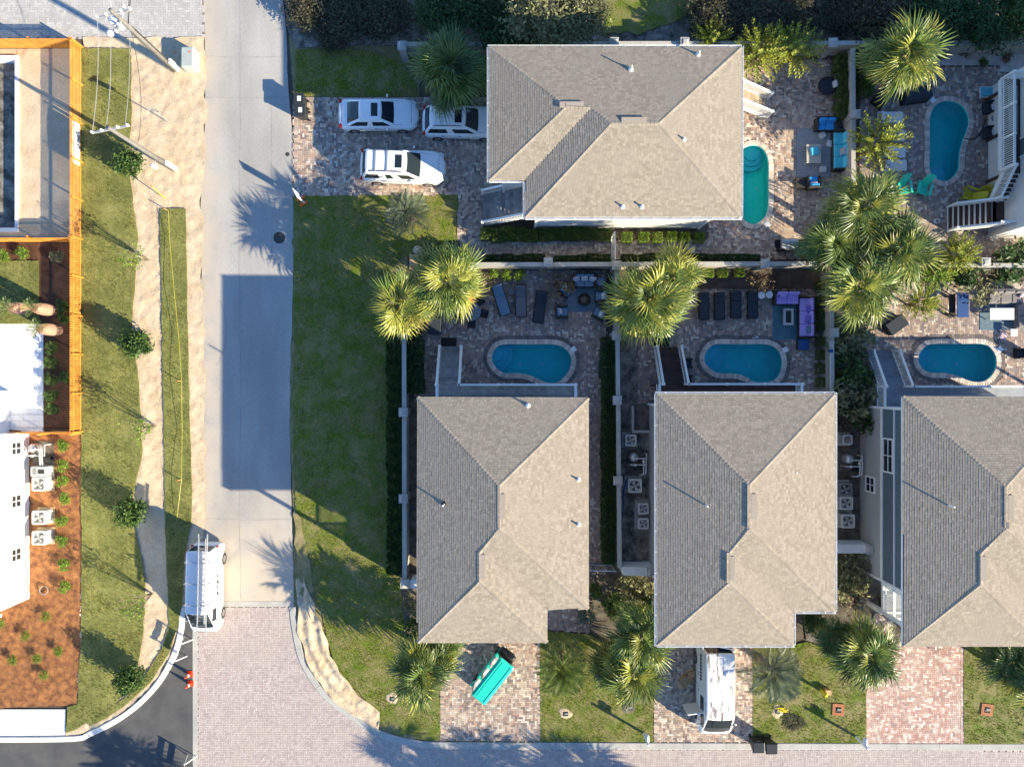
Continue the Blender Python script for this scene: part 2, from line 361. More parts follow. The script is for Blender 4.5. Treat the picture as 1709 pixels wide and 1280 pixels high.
def dusty():
    # sand carried onto the road along its western edge and its southern end
    m = MAT['asphalt']; N = m.node_tree.nodes; L = m.node_tree.links; b = N['Principled BSDF']; src = b.inputs['Base Color'].links[0].from_socket
    geo = N.new('ShaderNodeNewGeometry'); sp = N.new('ShaderNodeSeparateXYZ'); L.new(geo.outputs['Position'], sp.inputs[0])
    nz = N.new('ShaderNodeTexNoise'); nz.inputs['Scale'].default_value = .7; nz.inputs['Detail'].default_value = 5; L.new(geo.outputs['Position'], nz.inputs['Vector'])
    def rng(sock, a, c):
        x = N.new('ShaderNodeMapRange'); x.interpolation_type = 'SMOOTHSTEP'; x.inputs[1].default_value = a; x.inputs[2].default_value = c; L.new(sock, x.inputs[0]); return x.outputs[0]
    mx = N.new('ShaderNodeMath'); mx.operation = 'MAXIMUM'; L.new(rng(sp.outputs[0], -17.0, -19.6), mx.inputs[0]); L.new(rng(sp.outputs[1], -4.5, -13.0), mx.inputs[1])
    ml = N.new('ShaderNodeMath'); ml.operation = 'MULTIPLY'; L.new(mx.outputs[0], ml.inputs[0]); L.new(rng(nz.outputs['Fac'], .2, .6), ml.inputs[1])
    x = N.new('ShaderNodeMix'); x.data_type = 'RGBA'; L.new(ml.outputs[0], x.inputs[0]); L.new(src, x.inputs[6]); x.inputs[7].default_value = (.52, .44, .345, 1); L.new(x.outputs[2], b.inputs['Base Color'])
dusty()
M('seam', (.27, .26, .245), (.33, .32, .3), 3, rough=.9)
water('water', (.4, .86, .9)); water('water_teal', (.44, .98, .93))
# ================================================================== THE GROUND
POOLS = {
 'h1': [(839,575.4),(883,575),(927,575.4),(945,584),(953.5,600),(948,621),(932,637),(916,639),(898,633),(882,626),(863,623),(842,623),(829,614.5),(821,600),(825,585)],
 'h2': [(1194,575),(1237,575),(1279.6,575),(1298,585),(1305,602.6),(1301,624),(1291,635),(1275,638.6),(1258,637),(1248.4,631),(1235,625.5),(1220.5,623.6),(1199,623),(1183,614),(1175.4,601),(1179.5,586)],
 'h3': [(1553.4,574.3),(1597,574),(1641,574.3),(1657,586),(1662.6,602.7),(1658,621.6),(1644.5,635),(1627,637.4),(1612,633.6),(1594.7,626.7),(1577.5,623),(1550,621.6),(1536,611),(1532,597.5),(1538,583.8)],
 'ne': [(1584.4,169),(1565,173),(1553,190),(1551,215),(1551,250),(1551,283),(1559.6,297),(1575,303),(1591,295.6),(1600.5,280),(1602,254.7),(1608,233),(1615,215),(1617,197),(1606,177)],
 'nh': [(1257.5,242.6),(1240,249),(1233,265),(1233,300),(1233,345),(1241,366),(1257,375),(1273,366),(1282,347),(1282.5,300),(1282,268),(1274,250)],
}
POOLW = {k: spline(gp(v), 4, True) for k, v in POOLS.items()}
def offset(poly, d):
    """polygon moved outward by d (counter-clockwise ring)"""
    if area(poly) < 0: poly = poly[::-1]
    n = len(poly); out = []
    for i in range(n):
        a, b, c = Vector(poly[i - 1]), Vector(poly[i]), Vector(poly[(i + 1) % n])
        e1 = (b - a).normalized(); e2 = (c - b).normalized()
        n1 = Vector((e1.y, -e1.x)); n2 = Vector((e2.y, -e2.x)); m = (n1 + n2)
        m = m / max(.3, m.length_squared) * 2 if m.length > 1e-6 else n1
        out.append(tuple(b + m * d))
    return out
POOLO = {k: offset(v, .12) for k, v in POOLW.items()}
def sheet(name, poly, z, mat, holes=(), grid=0, amp=0.0, fs=1.2, jag=0.0, zf=None):
    """a flat or gently uneven piece of ground; poly in metres"""
    if area(poly) < 0: poly = poly[::-1]
    if jag:
        p2 = []
        for i in range(len(poly)):
            a, b = Vector(poly[i]), Vector(poly[(i + 1) % len(poly)]); n = max(1, int((b - a).length / .35)); e = (b - a).normalized(); nn = Vector((e.y, -e.x))
            for k in range(n):
                q = a.lerp(b, k / n); q += nn * jag * noise.noise((q.x * 1.1, q.y * 1.1, 3.3)) + nn * jag * .5 * noise.noise((q.x * 4, q.y * 4, 7.1)); p2.append(tuple(q))
        poly = p2
    if grid:
        pts = [Vector(p) for p in poly]; n = len(pts); edges = [(i, (i + 1) % n) for i in range(n)]; off = n
        x0, x1 = min(p[0] for p in poly), max(p[0] for p in poly); y0, y1 = min(p[1] for p in poly), max(p[1] for p in poly)
        y = y0 + grid / 2
        while y < y1:
            for a, b in spans(poly, y):
                x = math.ceil((a + .08) / grid) * grid
                while x < b - .08:
                    pts.append(Vector((x + rnd(-.3, .3) * grid, y + rnd(-.3, .3) * grid))); x += grid
            y += grid
        vs_, _, fs_, _, _, _ = delaunay_2d_cdt(pts, edges, [], 1, 1e-4)
        V = [(v.x, v.y, z + amp * (noise.fractal((v.x * fs, v.y * fs, z * 50), 1.0, 2.0, 4) * .5 + .5) + (zf(v.x, v.y) if zf else 0)) for v in vs_]
        F = [up(t, [(v[0], v[1]) for v in V]) if len(t) == 3 else tuple(t) for t in fs_]
        mb = MB().add(V, F)
    else:
        rings = [[Vector((x, y, 0)) for x, y in poly]] + [[Vector((x, y, 0)) for x, y in h] for h in holes]
        flat = [v for r in rings for v in r]; tr = tessellate_polygon(rings)
        p2 = [(v.x, v.y) for v in flat]
        mb = MB().add([(v.x, v.y, z) for v in flat], [up(t, p2) for t in tr])
    o = mb.build(name, mat, smooth=bool(grid)); struct(o); return o
PIT = [g(-70, 99), g(27.5, 99), g(27.5, 383), g(-70, 383)]
BIG = [(-210, -200), (210, -200), (210, 200), (-210, 200)]
sheet('ground', BIG, -.03, 'soil', list(POOLO.values()) + [PIT])
# --- streets
asph = gp([(338, -70), (470, -70), (472, 0), (478, 60), (482, 160), (489, 250), (490, 440), (486, 560), (483, 700), (487, 860), (491, 1004), (322, 1004), (338, 860), (336, 500), (334, 340), (342, 200), (342, 62)])
sheet('street', asph, .0, 'asphalt', jag=.06)
def crack(pts, wd=.035):
    P_ = [Vector(p) for p in spline(gp(pts), 8)]; V = []; F = []
    for i, p in enumerate(P_):
        e = (P_[min(i + 1, len(P_) - 1)] - P_[max(i - 1, 0)]).normalized(); n_ = Vector((-e.y, e.x)); w_ = wd * rnd(.3, 1.1); j = n_ * rnd(-.03, .03)
        V += [(p.x + n_.x * w_ + j.x, p.y + n_.y * w_ + j.y, .004), (p.x - n_.x * w_ + j.x, p.y - n_.y * w_ + j.y, .004)]
        if i: o = 2 * i; F.append((o - 2, o - 1, o + 1, o))
    o = MB().add(V, F).build('road_seam', 'seam'); struct(o)
for pts in ([(400, -30), (401, 200), (399, 420), (402, 640), (400, 850), (402, 1000)], [(343, 94), (400, 96), (480, 95)], [(343, 163), (410, 164), (483, 162)], [(340, 865), (420, 868), (487, 866)], [(366, 500), (378, 540), (374, 580), (362, 610)], [(452, 160), (455, 360), (452, 440)]): crack(pts, .022)
sheet('grey_paver_bed', gp([(-90, -70), (338, -70), (341, 65), (-90, 65)]), -.008, 'joint')
sheet('new_street', gp([(-90, 1236), (112, 1238), (150, 1229), (215, 1196), (262, 1151), (293, 1100), (306, 1060), (309, 1030), (322, 1030), (322, 1340), (-90, 1340)]), .0, 'new_asphalt')
STREET = gp([(330, 1013), (488, 1013), (495, 1060), (508, 1112), (543, 1164), (598, 1206), (640, 1229), (690, 1243), (760, 1248), (1780, 1252), (1780, 1345), (330, 1345)])
sheet('paver_street_bed', STREET, -.004, 'joint')
def bar_px(name, a, b, wpx, z0, z1, mat, parent=None):
    A, B = g(*a), g(*b); mb = MB(); mb.bar((A[0], A[1], (z0 + z1) / 2), (B[0], B[1], (z0 + z1) / 2), wpx / S, z1 - z0); return mb.build(name, mat, parent)
struct(bar_px('concrete_header', (322, 1008), (490, 1008), 9, -.05, .012, 'concrete'))
struct(bar_px('concrete_band', (325.5, 1030), (326, 1345), 8, -.05, .016, 'concrete'))
def ribbon(name, px, wpx, z0, z1, mat, seg=2.6):
    """a kerb cast in separate lengths along a line"""
    root = MB().box((*g(*px[0]), -.1), (.1, .1, .04)).build(name, mat); struct(root)
    pts = [Vector(p) for p in spline(gp(px), 10)]; d = [0]
    for i in range(1, len(pts)): d.append(d[-1] + (pts[i] - pts[i - 1]).length)
    def at(s):
        for i in range(1, len(pts)):
            if d[i] >= s: t = (s - d[i - 1]) / max(1e-6, d[i] - d[i - 1]); p = pts[i - 1].lerp(pts[i], t); e = (pts[i] - pts[i - 1]).normalized(); return p, Vector((-e.y, e.x))
        e = (pts[-1] - pts[-2]).normalized(); return pts[-1], Vector((-e.y, e.x))
    n = max(1, round(d[-1] / seg)); hw = wpx / S / 2
    for k in range(n):
        s0, s1 = d[-1] * k / n + .006, d[-1] * (k + 1) / n - .006; rings = []
        for j in range(7):
            p, nn = at(s0 + (s1 - s0) * j / 6); a, b = p + nn * hw, p - nn * hw; c = p + nn * hw * .85; e = p - nn * hw * .85
            rings.append([Vector((b.x, b.y, z0)), Vector((b.x, b.y, z1 - .02)), Vector((e.x, e.y, z1)), Vector((c.x, c.y, z1)), Vector((a.x, a.y, z1 - .02)), Vector((a.x, a.y, z0))])
        MB().loft(rings).build('kerb_stone', mat, root)
    return root
ribbon('kerb', [(488, 1012), (493, 1052), (506, 1104), (541, 1158), (597, 1202), (640, 1226), (692, 1239), (760, 1243), (1050, 1244), (1400, 1245), (1780, 1246)], 11, -.06, .05, 'concrete')
ribbon('new_kerb', [(-80, 1233), (112, 1232), (152, 1223), (212, 1190), (259, 1146), (289, 1097), (302, 1055), (305, 1012)], 9, -.06, .1, 'white_concrete')
sheet('sidewalk', gp([(-80, 1183), (110, 1183), (110, 1227.5), (-80, 1228.5)]), .03, 'white_concrete')
# --- left verge
sheet('sand_verge', gp([(138, 63), (341, 64), (344, 200), (338, 345), (341, 600), (343, 860), (337, 1000), (306, 1012), (300, 1055), (287, 1096), (256, 1143), (208, 1187), (150, 1219), (111, 1228), (112, 1180), (130, 1175), (138, 900)]), .006, 'sand', grid=.16, amp=.08, fs=2.6, jag=.2)
SOD1 = gp([(137, 82), (221, 82), (221, 200), (215, 275), (222, 320), (231, 400), (226, 480), (222, 545), (230, 610), (237, 690), (240, 760), (222, 830), (226, 880), (238, 930), (244, 980), (243, 1040), (232, 1110), (206, 1160), (180, 1188), (112, 1222), (114, 1178), (131, 1174), (138, 1050)])
SOD2 = gp([(268, 349), (311, 349), (314, 500), (318, 700), (322, 830), (319, 880), (309, 930), (305, 1008), (297, 1050), (283, 1090), (253, 1137), (206, 1180), (170, 1201), (151, 1210), (148, 1204), (200, 1170), (240, 1133), (270, 1083), (284, 1040), (281, 990), (277, 880), (275, 700), (271, 500)])
sheet('sod', SOD1, .085, 'sod', grid=.3, amp=.04, fs=.8, jag=.1)
sheet('sod_strip', SOD2, .085, 'sod', grid=.3, amp=.04, fs=.8, jag=.05)
sheet('mulch_bed', gp([(-80, 700), (50, 722), (137, 724), (137, 1050), (130, 1176), (-80, 1183)]), .0, 'mulch', grid=.16, amp=.11, fs=2.6, jag=.05)
# --- yard behind the cedar fence
sheet('yard_sand', gp([(28, 82), (136, 82), (136, 402), (-70, 402), (-70, 388), (28, 388)]), .0, 'sand', grid=.25, amp=.05, jag=.0)
sheet('yard_sand_strip', gp([(-70, 82), (28, 82), (28, 97), (-70, 97)]), .0, 'sand')
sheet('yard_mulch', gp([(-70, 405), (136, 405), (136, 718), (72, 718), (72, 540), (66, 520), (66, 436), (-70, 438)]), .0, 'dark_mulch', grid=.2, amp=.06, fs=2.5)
YL = gp([(-70, 436), (67, 436), (67, 541), (-70, 541)])
sheet('yard_lawn', YL, .08, 'sod', grid=.3, amp=.04)
t = sheet('terrace', gp([(-70, 540), (73, 540), (73, 717), (-70, 717)]), .0, 'joint')
row = 0
for j in range(17):
    for i in range(-4, 5):
        x = g(73, 0)[0] - .3 - i * .602 - (.3 if j % 2 else 0); y = g(0, 540.5)[1] - .2 - j * .4
        if x + .3 > g(73, 0)[0] + .31 or x < g(-40, 0)[0]: continue
        x1 = min(x + .298, g(73, 0)[0]); x0 = x - .298
        if x1 - x0 < .1: continue
        MB().box(((x0 + x1) / 2, y, .02), (x1 - x0 - .006, .392, .04 + rnd(-.003, .003))).build('paving_slab', 'terrace_paver', t)
# --- pit of the unfinished pool
pit = thing('unfinished_pool', 'unfinished pool shell with white block walls and bare dirt floor', 'pool', (*g(-20, 240), 0))
PX, PY = g(-20, 240)
def lp(px, py): x, y = g(px, py); return (x - PX, y - PY)
MB().prism([lp(-70, 95), lp(32, 95), lp(32, 388), lp(-70, 388)][::1], -.42, -.35).build('floor', 'grey_sand', pit)
for a, b in (((-70, 95), (32, 102)), ((27.5, 102.2), (32, 381)), ((-70, 381.2), (32, 388))):
    p0, p1 = lp(*a), lp(*b); MB().box(((p0[0] + p1[0]) / 2, (p0[1] + p1[1]) / 2, -.55), (abs(p1[0] - p0[0]), abs(p1[1] - p0[1]), 1.4)).build('block_wall', 'stucco', pit)
# --- right of the street
LAWN = gp([(491, 328), (764, 326), (764, 402), (720, 408), (665, 432), (640, 470), (640, 560), (655, 600), (665, 900), (668, 980), (676, 1062), (733, 1062), (735, 1232), (700, 1232), (660, 1222), (632, 1210), (630, 1192), (597, 1156), (570, 1124), (553, 1090), (540, 1040), (524, 985), (510, 930), (502, 880), (493, 840), (489, 700), (491, 560)])
sheet('verge_soil', gp([(482, 60), (700, 60), (700, 164), (490, 164)]), -.014, 'dry_grass')
sheet('verge_soil', gp([(484, 320), (680, 320), (680, 1238), (690, 1243), (640, 1229), (598, 1206), (543, 1164), (508, 1112), (495, 1060), (488, 1013), (490, 860), (482, 700), (485, 560), (489, 440)]), -.012, 'dry_grass')
sheet('verge_soil', gp([(681, 1225), (1780, 1225), (1780, 1249), (760, 1246), (681, 1242)]), -.012, 'dry_grass')
sheet('lawn', LAWN, .02, 'lawn', grid=.3, amp=.05, fs=.7, jag=.18)
KL = [Vector(p) for p in spline(gp([(488, 960), (493, 1052), (506, 1104), (541, 1158), (597, 1202), (640, 1226)]), 12)]
def rut(x, y):
    d = min((Vector((x, y)) - p).length for p in KL); w_ = noise.noise((x * .5, y * .5, 2)) * 1.2
    return .05 * math.sin(d * 9 + w_) + .035 * abs(noise.noise((x * 3, y * 3, 5))) - (.05 if d < .25 else 0)
sheet('sand_bank', gp([(494, 965), (506, 960), (520, 992), (538, 1040), (552, 1092), (572, 1128), (600, 1158), (633, 1188), (631, 1215), (590, 1194), (545, 1155), (513, 1105), (499, 1052)]), .05, 'sand', grid=.1, amp=.1, fs=2.2, jag=.16, zf=rut)
sheet('dry_patch', gp([(493, 850), (502, 866), (512, 925), (528, 985), (512, 1000), (496, 985)]), .05, 'dry_grass', grid=.25, amp=.06, fs=2, jag=.2)
TLAWN = gp([(494, 86), (560, 81), (630, 88), (672, 108), (694, 140), (697, 162), (494, 162)])
sheet('lawn_patch', TLAWN, .02, 'lawn', grid=.3, amp=.04)
sheet('scrub_ground', gp([(474, -80), (1790, -80), (1790, 66), (820, 74), (700, 77), (560, 77), (494, 81), (480, 50)]), .0, 'grey_sand', grid=.4, amp=.09, fs=.5)
GPATCH = gp([(1000, -70), (1200, -70), (1160, 25), (1090, 52), (1005, 60)])
sheet('grass_patch', GPATCH, .09, 'lawn', grid=.35, amp=.05, jag=.3)
F1 = gp([(902, 1052), (985, 1058), (1010, 1075), (1090, 1100), (1090, 1237), (902, 1236)])
F2 = gp([(1256, 1075), (1330, 1075), (1345, 1070), (1445, 1100), (1446, 1239), (1256, 1238)])
F3 = gp([(1608, 1060), (1790, 1060), (1790, 1240), (1608, 1240)])
for nm, p in (('front_lawn', F1), ('front_lawn', F2), ('front_lawn', F3)): sheet(nm, p, .02, 'lawn', grid=.3, amp=.05, jag=.06)
sheet('planting_bed', gp([(985, 940), (1100, 940), (1100, 1098), (1012, 1072), (986, 1056)]), .0, 'dark_soil', grid=.3, amp=.06)
sheet('planting_bed', gp([(1330, 925), (1500, 930), (1508, 1075), (1446, 1098), (1345, 1068)]), .0, 'dark_soil', grid=.3, amp=.06)
sheet('side_yard', gp([(1036, 560), (1066, 560), (1066, 662), (1130, 662), (1130, 940), (1036, 940)]), -.004, 'grey_sand', grid=.35, amp=.04)
sheet('side_yard', gp([(1378, 450), (1440, 450), (1450, 662), (1460, 930), (1330, 930), (1378, 662)]), -.004, 'dark_soil', grid=.35, amp=.05)
sheet('side_yard', gp([(668, 560), (692, 560), (692, 662), (735, 662), (735, 1060), (676, 1060), (668, 980)]), -.004, 'dark_soil', grid=.35, amp=.05)
sheet('gravel_bed', gp([(1548, 84), (1790, 84), (1790, 121), (1668, 121), (1668, 110), (1548, 110)]), .02, 'white_gravel', grid=.3, amp=.04)
# --- paved areas (bed + herringbone bricks)
A_ = .122
def pavers(name, px, mat, holes=(), a=A_, border=True, zt=.03, bed=True, m=False):
    poly = px if m else gp(px)
    if bed: b = sheet(name, poly, -.001, 'joint', [POOLO[k] for k in POOLO if any(h is HOLE[k] for h in holes)])
    mb = MB(); x0, x1 = min(p[0] for p in poly), max(p[0] for p in poly); y0, y1 = min(p[1] for p in poly), max(p[1] for p in poly)
    hb = [(min(p[0] for p in h), max(p[0] for p in h), min(p[1] for p in h), max(p[1] for p in h), h) for h in holes]
    gap = .005; V = []; F = []
    for j in range(int((y1 - y0) / a) + 2):
        for i in range(int((x1 - x0) / a) + 2):
            d = (i - j) % 4
            if d == 0: bx0, by0, bx1, by1 = i, j, i + 2, j + 1
            elif d == 3: bx0, by0, bx1, by1 = i, j, i + 1, j + 2
            else: continue
            X0, Y0, X1, Y1 = x0 + (bx0 - .5) * a + gap, y0 + (by0 - .5) * a + gap, x0 + (bx1 - .5) * a - gap, y0 + (by1 - .5) * a - gap
            cx, cy = (X0 + X1) / 2, (Y0 + Y1) / 2
            if not inside(poly, cx, cy): continue
            if any(q[0] < cx < q[1] and q[2] < cy < q[3] and inside(q[4], cx, cy) for q in hb): continue
            z = zt + rnd(-.003, .003); t1 = rnd(-.0025, .0025); t2 = rnd(-.0025, .0025); o = len(V)
            V += [(X0, Y0, z - t1 - t2), (X1, Y0, z + t1 - t2), (X1, Y1, z + t1 + t2), (X0, Y1, z - t1 + t2), (X0, Y0, 0), (X1, Y0, 0), (X1, Y1, 0), (X0, Y1, 0)]
            F += [(o, o + 1, o + 2, o + 3), (o + 4, o + 5, o + 1, o), (o + 5, o + 6, o + 2, o + 1), (o + 6, o + 7, o + 3, o + 2), (o + 7, o + 4, o, o + 3)]
    mb.add(V, F); o = mb.build('paving_bricks', mat, b if bed else None); stuff(o)
    return b if bed else o
HOLE = {k: offset(v, .36 if k in ('ne', 'nh') else .55) for k, v in POOLW.items()}
north = pavers('driveway', [(490, 165), (840, 165), (840, 340), (805, 345), (805, 402), (1030, 402), (1182, 402), (1182, 385), (1182, 100), (1416, 100), (1416, 432), (767, 432), (767, 326), (490, 326)], 'paver', [HOLE['nh']])
pavers('pool_patio', [(1436, 112), (1668, 112), (1668, 122), (1790, 122), (1790, 434), (1436, 434)], 'patio_paver', [HOLE['ne']])
pavers('pool_patio', [(693, 452), (1012, 452), (1012, 960), (985, 960), (985, 1056), (905, 1050), (905, 960), (940, 900), (940, 672), (693, 672)], 'patio_paver', [HOLE['h1']])
pavers('pool_patio', [(1066, 484), (1376, 484), (1376, 672), (1066, 672)], 'patio_paver', [HOLE['h2']])
pavers('pool_patio', [(1441, 470), (1790, 470), (1790, 672), (1441, 672)], 'patio_paver', [HOLE['h3']])
fd1 = pavers('driveway', [(736, 985), (902, 985), (902, 1237), (736, 1235)], 'paver')
fd2 = pavers('driveway', [(1094, 985), (1255, 985), (1255, 1239), (1092, 1238)], 'paver')
fd3 = pavers('driveway', [(1446, 1095), (1462, 1000), (1606, 1000), (1608, 1241), (1446, 1240)], 'red_paver')
o = pavers('paver_street', STREET, 'street_paver', m=True, a=.11, zt=.012, bed=False); o.name = 'paver_street'; del o['kind']; struct(o)
o = pavers('grey_paver_street', gp([(-90, -40), (338, -40), (341, 64), (-90, 64)]), 'grey_paver', m=True, a=.15, zt=.01, bed=False); o.name = 'grey_paver_street'; del o['kind']; struct(o)
# soldier courses along drive edges
def soldier(px, mat, parent, wd=.22, z=.034):
    mb = MB()
    for a, b in zip(px[:-1], px[1:]):
        A, B = Vector(g(*a)), Vector(g(*b)); L = (B - A).length; n = int(L / .115); e = (B - A) / L
        for k in range(n):
            c = A + e * (k + .5) * L / n; mb.box((c.x, c.y, z / 2), (L / n - .006, wd, z + rnd(-.002, .003)), math.atan2(e.y, e.x))
    o = mb.build('border_course', mat, parent); stuff(o)
soldier([(738, 1075), (738, 1236)], 'paver', fd1); soldier([(900, 1060), (900, 1236)], 'paver', fd1); soldier([(1095, 1075), (1094, 1238)], 'paver', fd2); soldier([(1254, 1080), (1254, 1238)], 'paver', fd2); soldier([(1448, 1100), (1448, 1240)], 'red_paver', fd3); soldier([(1606, 1080), (1606, 1240)], 'red_paver', fd3)
soldier([(491, 166), (817, 166)], 'paver', north); soldier([(491, 325), (766, 325), (766, 402)], 'paver', north); soldier([(494, 166), (494, 326)], 'paver', north)
# --- grass blades
def tufts(name, polys, mat, dens, label, h=.07, z0=.03):
    V = []; F = []
    for poly in polys:
        x0, x1 = min(p[0] for p in poly), max(p[0] for p in poly); y0, y1 = min(p[1] for p in poly), max(p[1] for p in poly)
        for _ in range(int(dens * (x1 - x0) * (y1 - y0))):
            x, y = rnd(x0, x1), rnd(y0, y1)
            if not inside(poly, x, y): continue
            q = noise.noise((x * .5, y * .5, 1.7)) + .6 * noise.noise((x * 2, y * 2, 4))
            if q < rnd(-.75, -.1): continue
            o = len(V); hh = h * rnd(.5, 1.3); a = rnd(0, 6.28)
            for k in range(3):
                t = a + k * 2.1; dx, dy = math.cos(t), math.sin(t); w_ = .018
                V += [(x - dy * w_, y + dx * w_, z0), (x + dy * w_, y - dx * w_, z0), (x + dx * hh * .9, y + dy * hh * .9, z0 + .01 + hh)]
                F.append((o + 3 * k, o + 3 * k + 1, o + 3 * k + 2))
    o = MB().add(V, F).build(name, mat); tag(o, label, 'grass', kind='stuff')
tufts('grass', [SOD1, SOD2, YL], 'sod_blade', 130, 'short olive blades of freshly laid sod beside the street', .06, .09)
tufts('grass', [LAWN, TLAWN, F1, F2, F3], 'lawn_blade', 170, 'green lawn blades around the grey roofed houses', .055)
tufts('grass', [GPATCH], 'lawn_blade', 120, 'rough grass growing behind the long boundary wall', .12)
# --- pools
def pool(key, label, step, rads, wmat='water', pmat='pool_plaster', lid=None):
    W = POOLW[key]; c = Vector((sum(p[0] for p in W) / len(W), sum(p[1] for p in W) / len(W)))
    t = thing('swimming_pool', label, 'pool', (c.x, c.y, 0))
    L = [(p[0] - c.x, p[1] - c.y) for p in W]
    if area(L) < 0: L = L[::-1]
    n = len(L); Lo = offset(L, .14); mb = MB()
    rings = [[Vector((x, y, z)) for x, y in P] for P, z in ((Lo, -.02), (L, -.02), (L, -.9), (offset(L, -.25), -1.25))]
    # shell: rim, wall, floor seen from inside
    V = [v for r in rings for v in r]; F = []
    for j in range(3):
        for k in range(n):
            a = j * n + k; b = j * n + (k + 1) % n; F.append((a, b, b + n, a + n))
    fl = offset(L, -.25); F += [tuple(i + 3 * n for i in up(q, fl)) for q in tessellate_polygon([[Vector((x, y, 0)) for x, y in fl]])]
    mb.add(V, F).build('basin', pmat, t)
    p2 = L; MB().add([(x, y, -.11) for x, y in L], [up(q, p2) for q in tessellate_polygon([[Vector((x, y, 0)) for x, y in L]])]).build('water', wmat, t)
    sx, sy = Vector(g(*step)) - c
    for k, r in enumerate(rads):
        poly = []
        for q in range(48):
            a = 2 * math.pi * q / 48; d = r / S; dx, dy = math.cos(a), math.sin(a); s_ = .02
            while s_ < d and inside(L, sx + dx * s_, sy + dy * s_): s_ += .02
            poly.append((sx + dx * (s_ - .02), sy + dy * (s_ - .02)))
        MB().prism(poly, -1.2, -.3 - .25 * k).build('pool_step', 'pool_step', t)
    # coping bricks
    P = [Vector(p) for p in offset(L, .15)]; per = 0; seg = []
    for i in range(n): d = (P[(i + 1) % n] - P[i]).length; seg.append((per, d)); per += d
    N = int(per / .155); me = None
    for k in range(N):
        s_ = per * k / N
        for i in range(n):
            if seg[i][0] <= s_ < seg[i][0] + seg[i][1]:
                q = P[i].lerp(P[(i + 1) % n], (s_ - seg[i][0]) / seg[i][1]); e = (P[(i + 1) % n] - P[i]).normalized(); break
        if me is None:
            o = MB().cushion((0, 0, 0), (per / N - .008, .31, .06), r=.015).build('coping_brick', 'coping', t); me = o.data
        else: o = link('coping_brick', me, t)
        o.location = (q.x, q.y, .02); o.rotation_euler = (0, 0, math.atan2(e.y, e.x))
    if key not in ('ne', 'nh'):
        Q = [Vector(p) for p in offset(L, .43)]; rb = MB()
        for i in range(n):
            a, b = Q[i], Q[(i + 1) % n]; d = (b - a).length; m_ = max(1, round(d / .125)); e = (b - a).normalized()
            for j in range(m_): q = a.lerp(b, (j + .5) / m_); rb.box((q.x, q.y, .015), (d / m_ - .006, .235, .035 + rnd(-.002, .002)), math.atan2(e.y, e.x))
        stuff(rb.build('border_course', 'dark_paver', t))
    for dx in (-.35, .35):
        MB().lathe((dx * 2 + (L[0][0] * 0), 0, -1.245), [(.13, 0), (.13, .02), (.1, .03)], 14).build('drain', 'white_plastic', t)
    if lid:
        q = Vector(g(*lid[:2])) - c; MB().cushion((q.x, q.y, .05), (.32, .32, .04), R(lid[2]), .012).build('skimmer_lid', 'white_plastic', t)
    return t
pool('h1', 'blue kidney pool beside the plain grey deck with a round glass table near it', (825.5, 590), (14, 22, 30), lid=(957, 583, 35))
pool('h2', 'blue kidney pool beside the purple sectional sofa', (1180, 590), (15, 24, 33), lid=(1310, 584, 25))
pool('h3', 'blue kidney pool beside the blue grey slatted stairs', (1536.5, 592), (14, 21, 28), lid=(1668, 583, 45))
pool('ne', 'blue kidney pool between the white slatted loungers and the brown deck stairs', (1567, 293), (12, 21), lid=(1556, 168, 35))
pool('nh', 'turquoise green pool half under the eave of the long hip roof', (1258, 252), (14, 21, 28), 'water_teal', 'pool_teal', lid=(1280, 375, 35))
# ================================================================== HOUSES
ZE, ZR = 6.05, 7.27
def window(parent, c, d, w_, h_, name='window', panes=2):
    """d: outward direction; frame, glass panes as sub-parts"""
    ang = {'E': 0, 'N': 90, 'W': 180, 'S': 270}[d]; m = Matrix.Translation(c) @ Matrix.Rotation(R(ang), 4, 'Z')
    mb = MB(); t = .09
    for y, z, sy, sz in ((0, h_ / 2, w_ + t, t), (0, -h_ / 2, w_ + t, t), (-w_ / 2, 0, t, h_ - t), (w_ / 2, 0, t, h_ - t), (0, 0, .04, h_ - t), (0, .02, w_ - t, .035)): mb.box((.02, y, z), (.09, sy, sz))
    f = mb.build(name, 'white_paint', parent); f.matrix_local = m
    for s in (-1, 1): MB().box((.0, s * w_ / 4, 0), (.05, w_ / 2 - .02, h_ - .02)).build('pane', 'glass', f)
    return f
def door(parent, c, d):
    ang = {'E': 0, 'N': 90, 'W': 180, 'S': 270}[d]; m = Matrix.Translation(c) @ Matrix.Rotation(R(ang), 4, 'Z')
    f = MB().box((.02, 0, 0), (.06, .95, 2.1)).build('door', 'siding_blue', parent); f.matrix_local = m
    mb = MB()
    for y in (-.53, .53): mb.box((.03, y, .03), (.09, .09, 2.2))
    mb.box((.03, 0, 1.12), (.09, .97, .09)); mb.build('door_frame', 'white_paint', f)
    MB().tube([(.05, .36, 0), (.12, .36, 0)], .03, 8).build('door_handle', 'chrome', f)
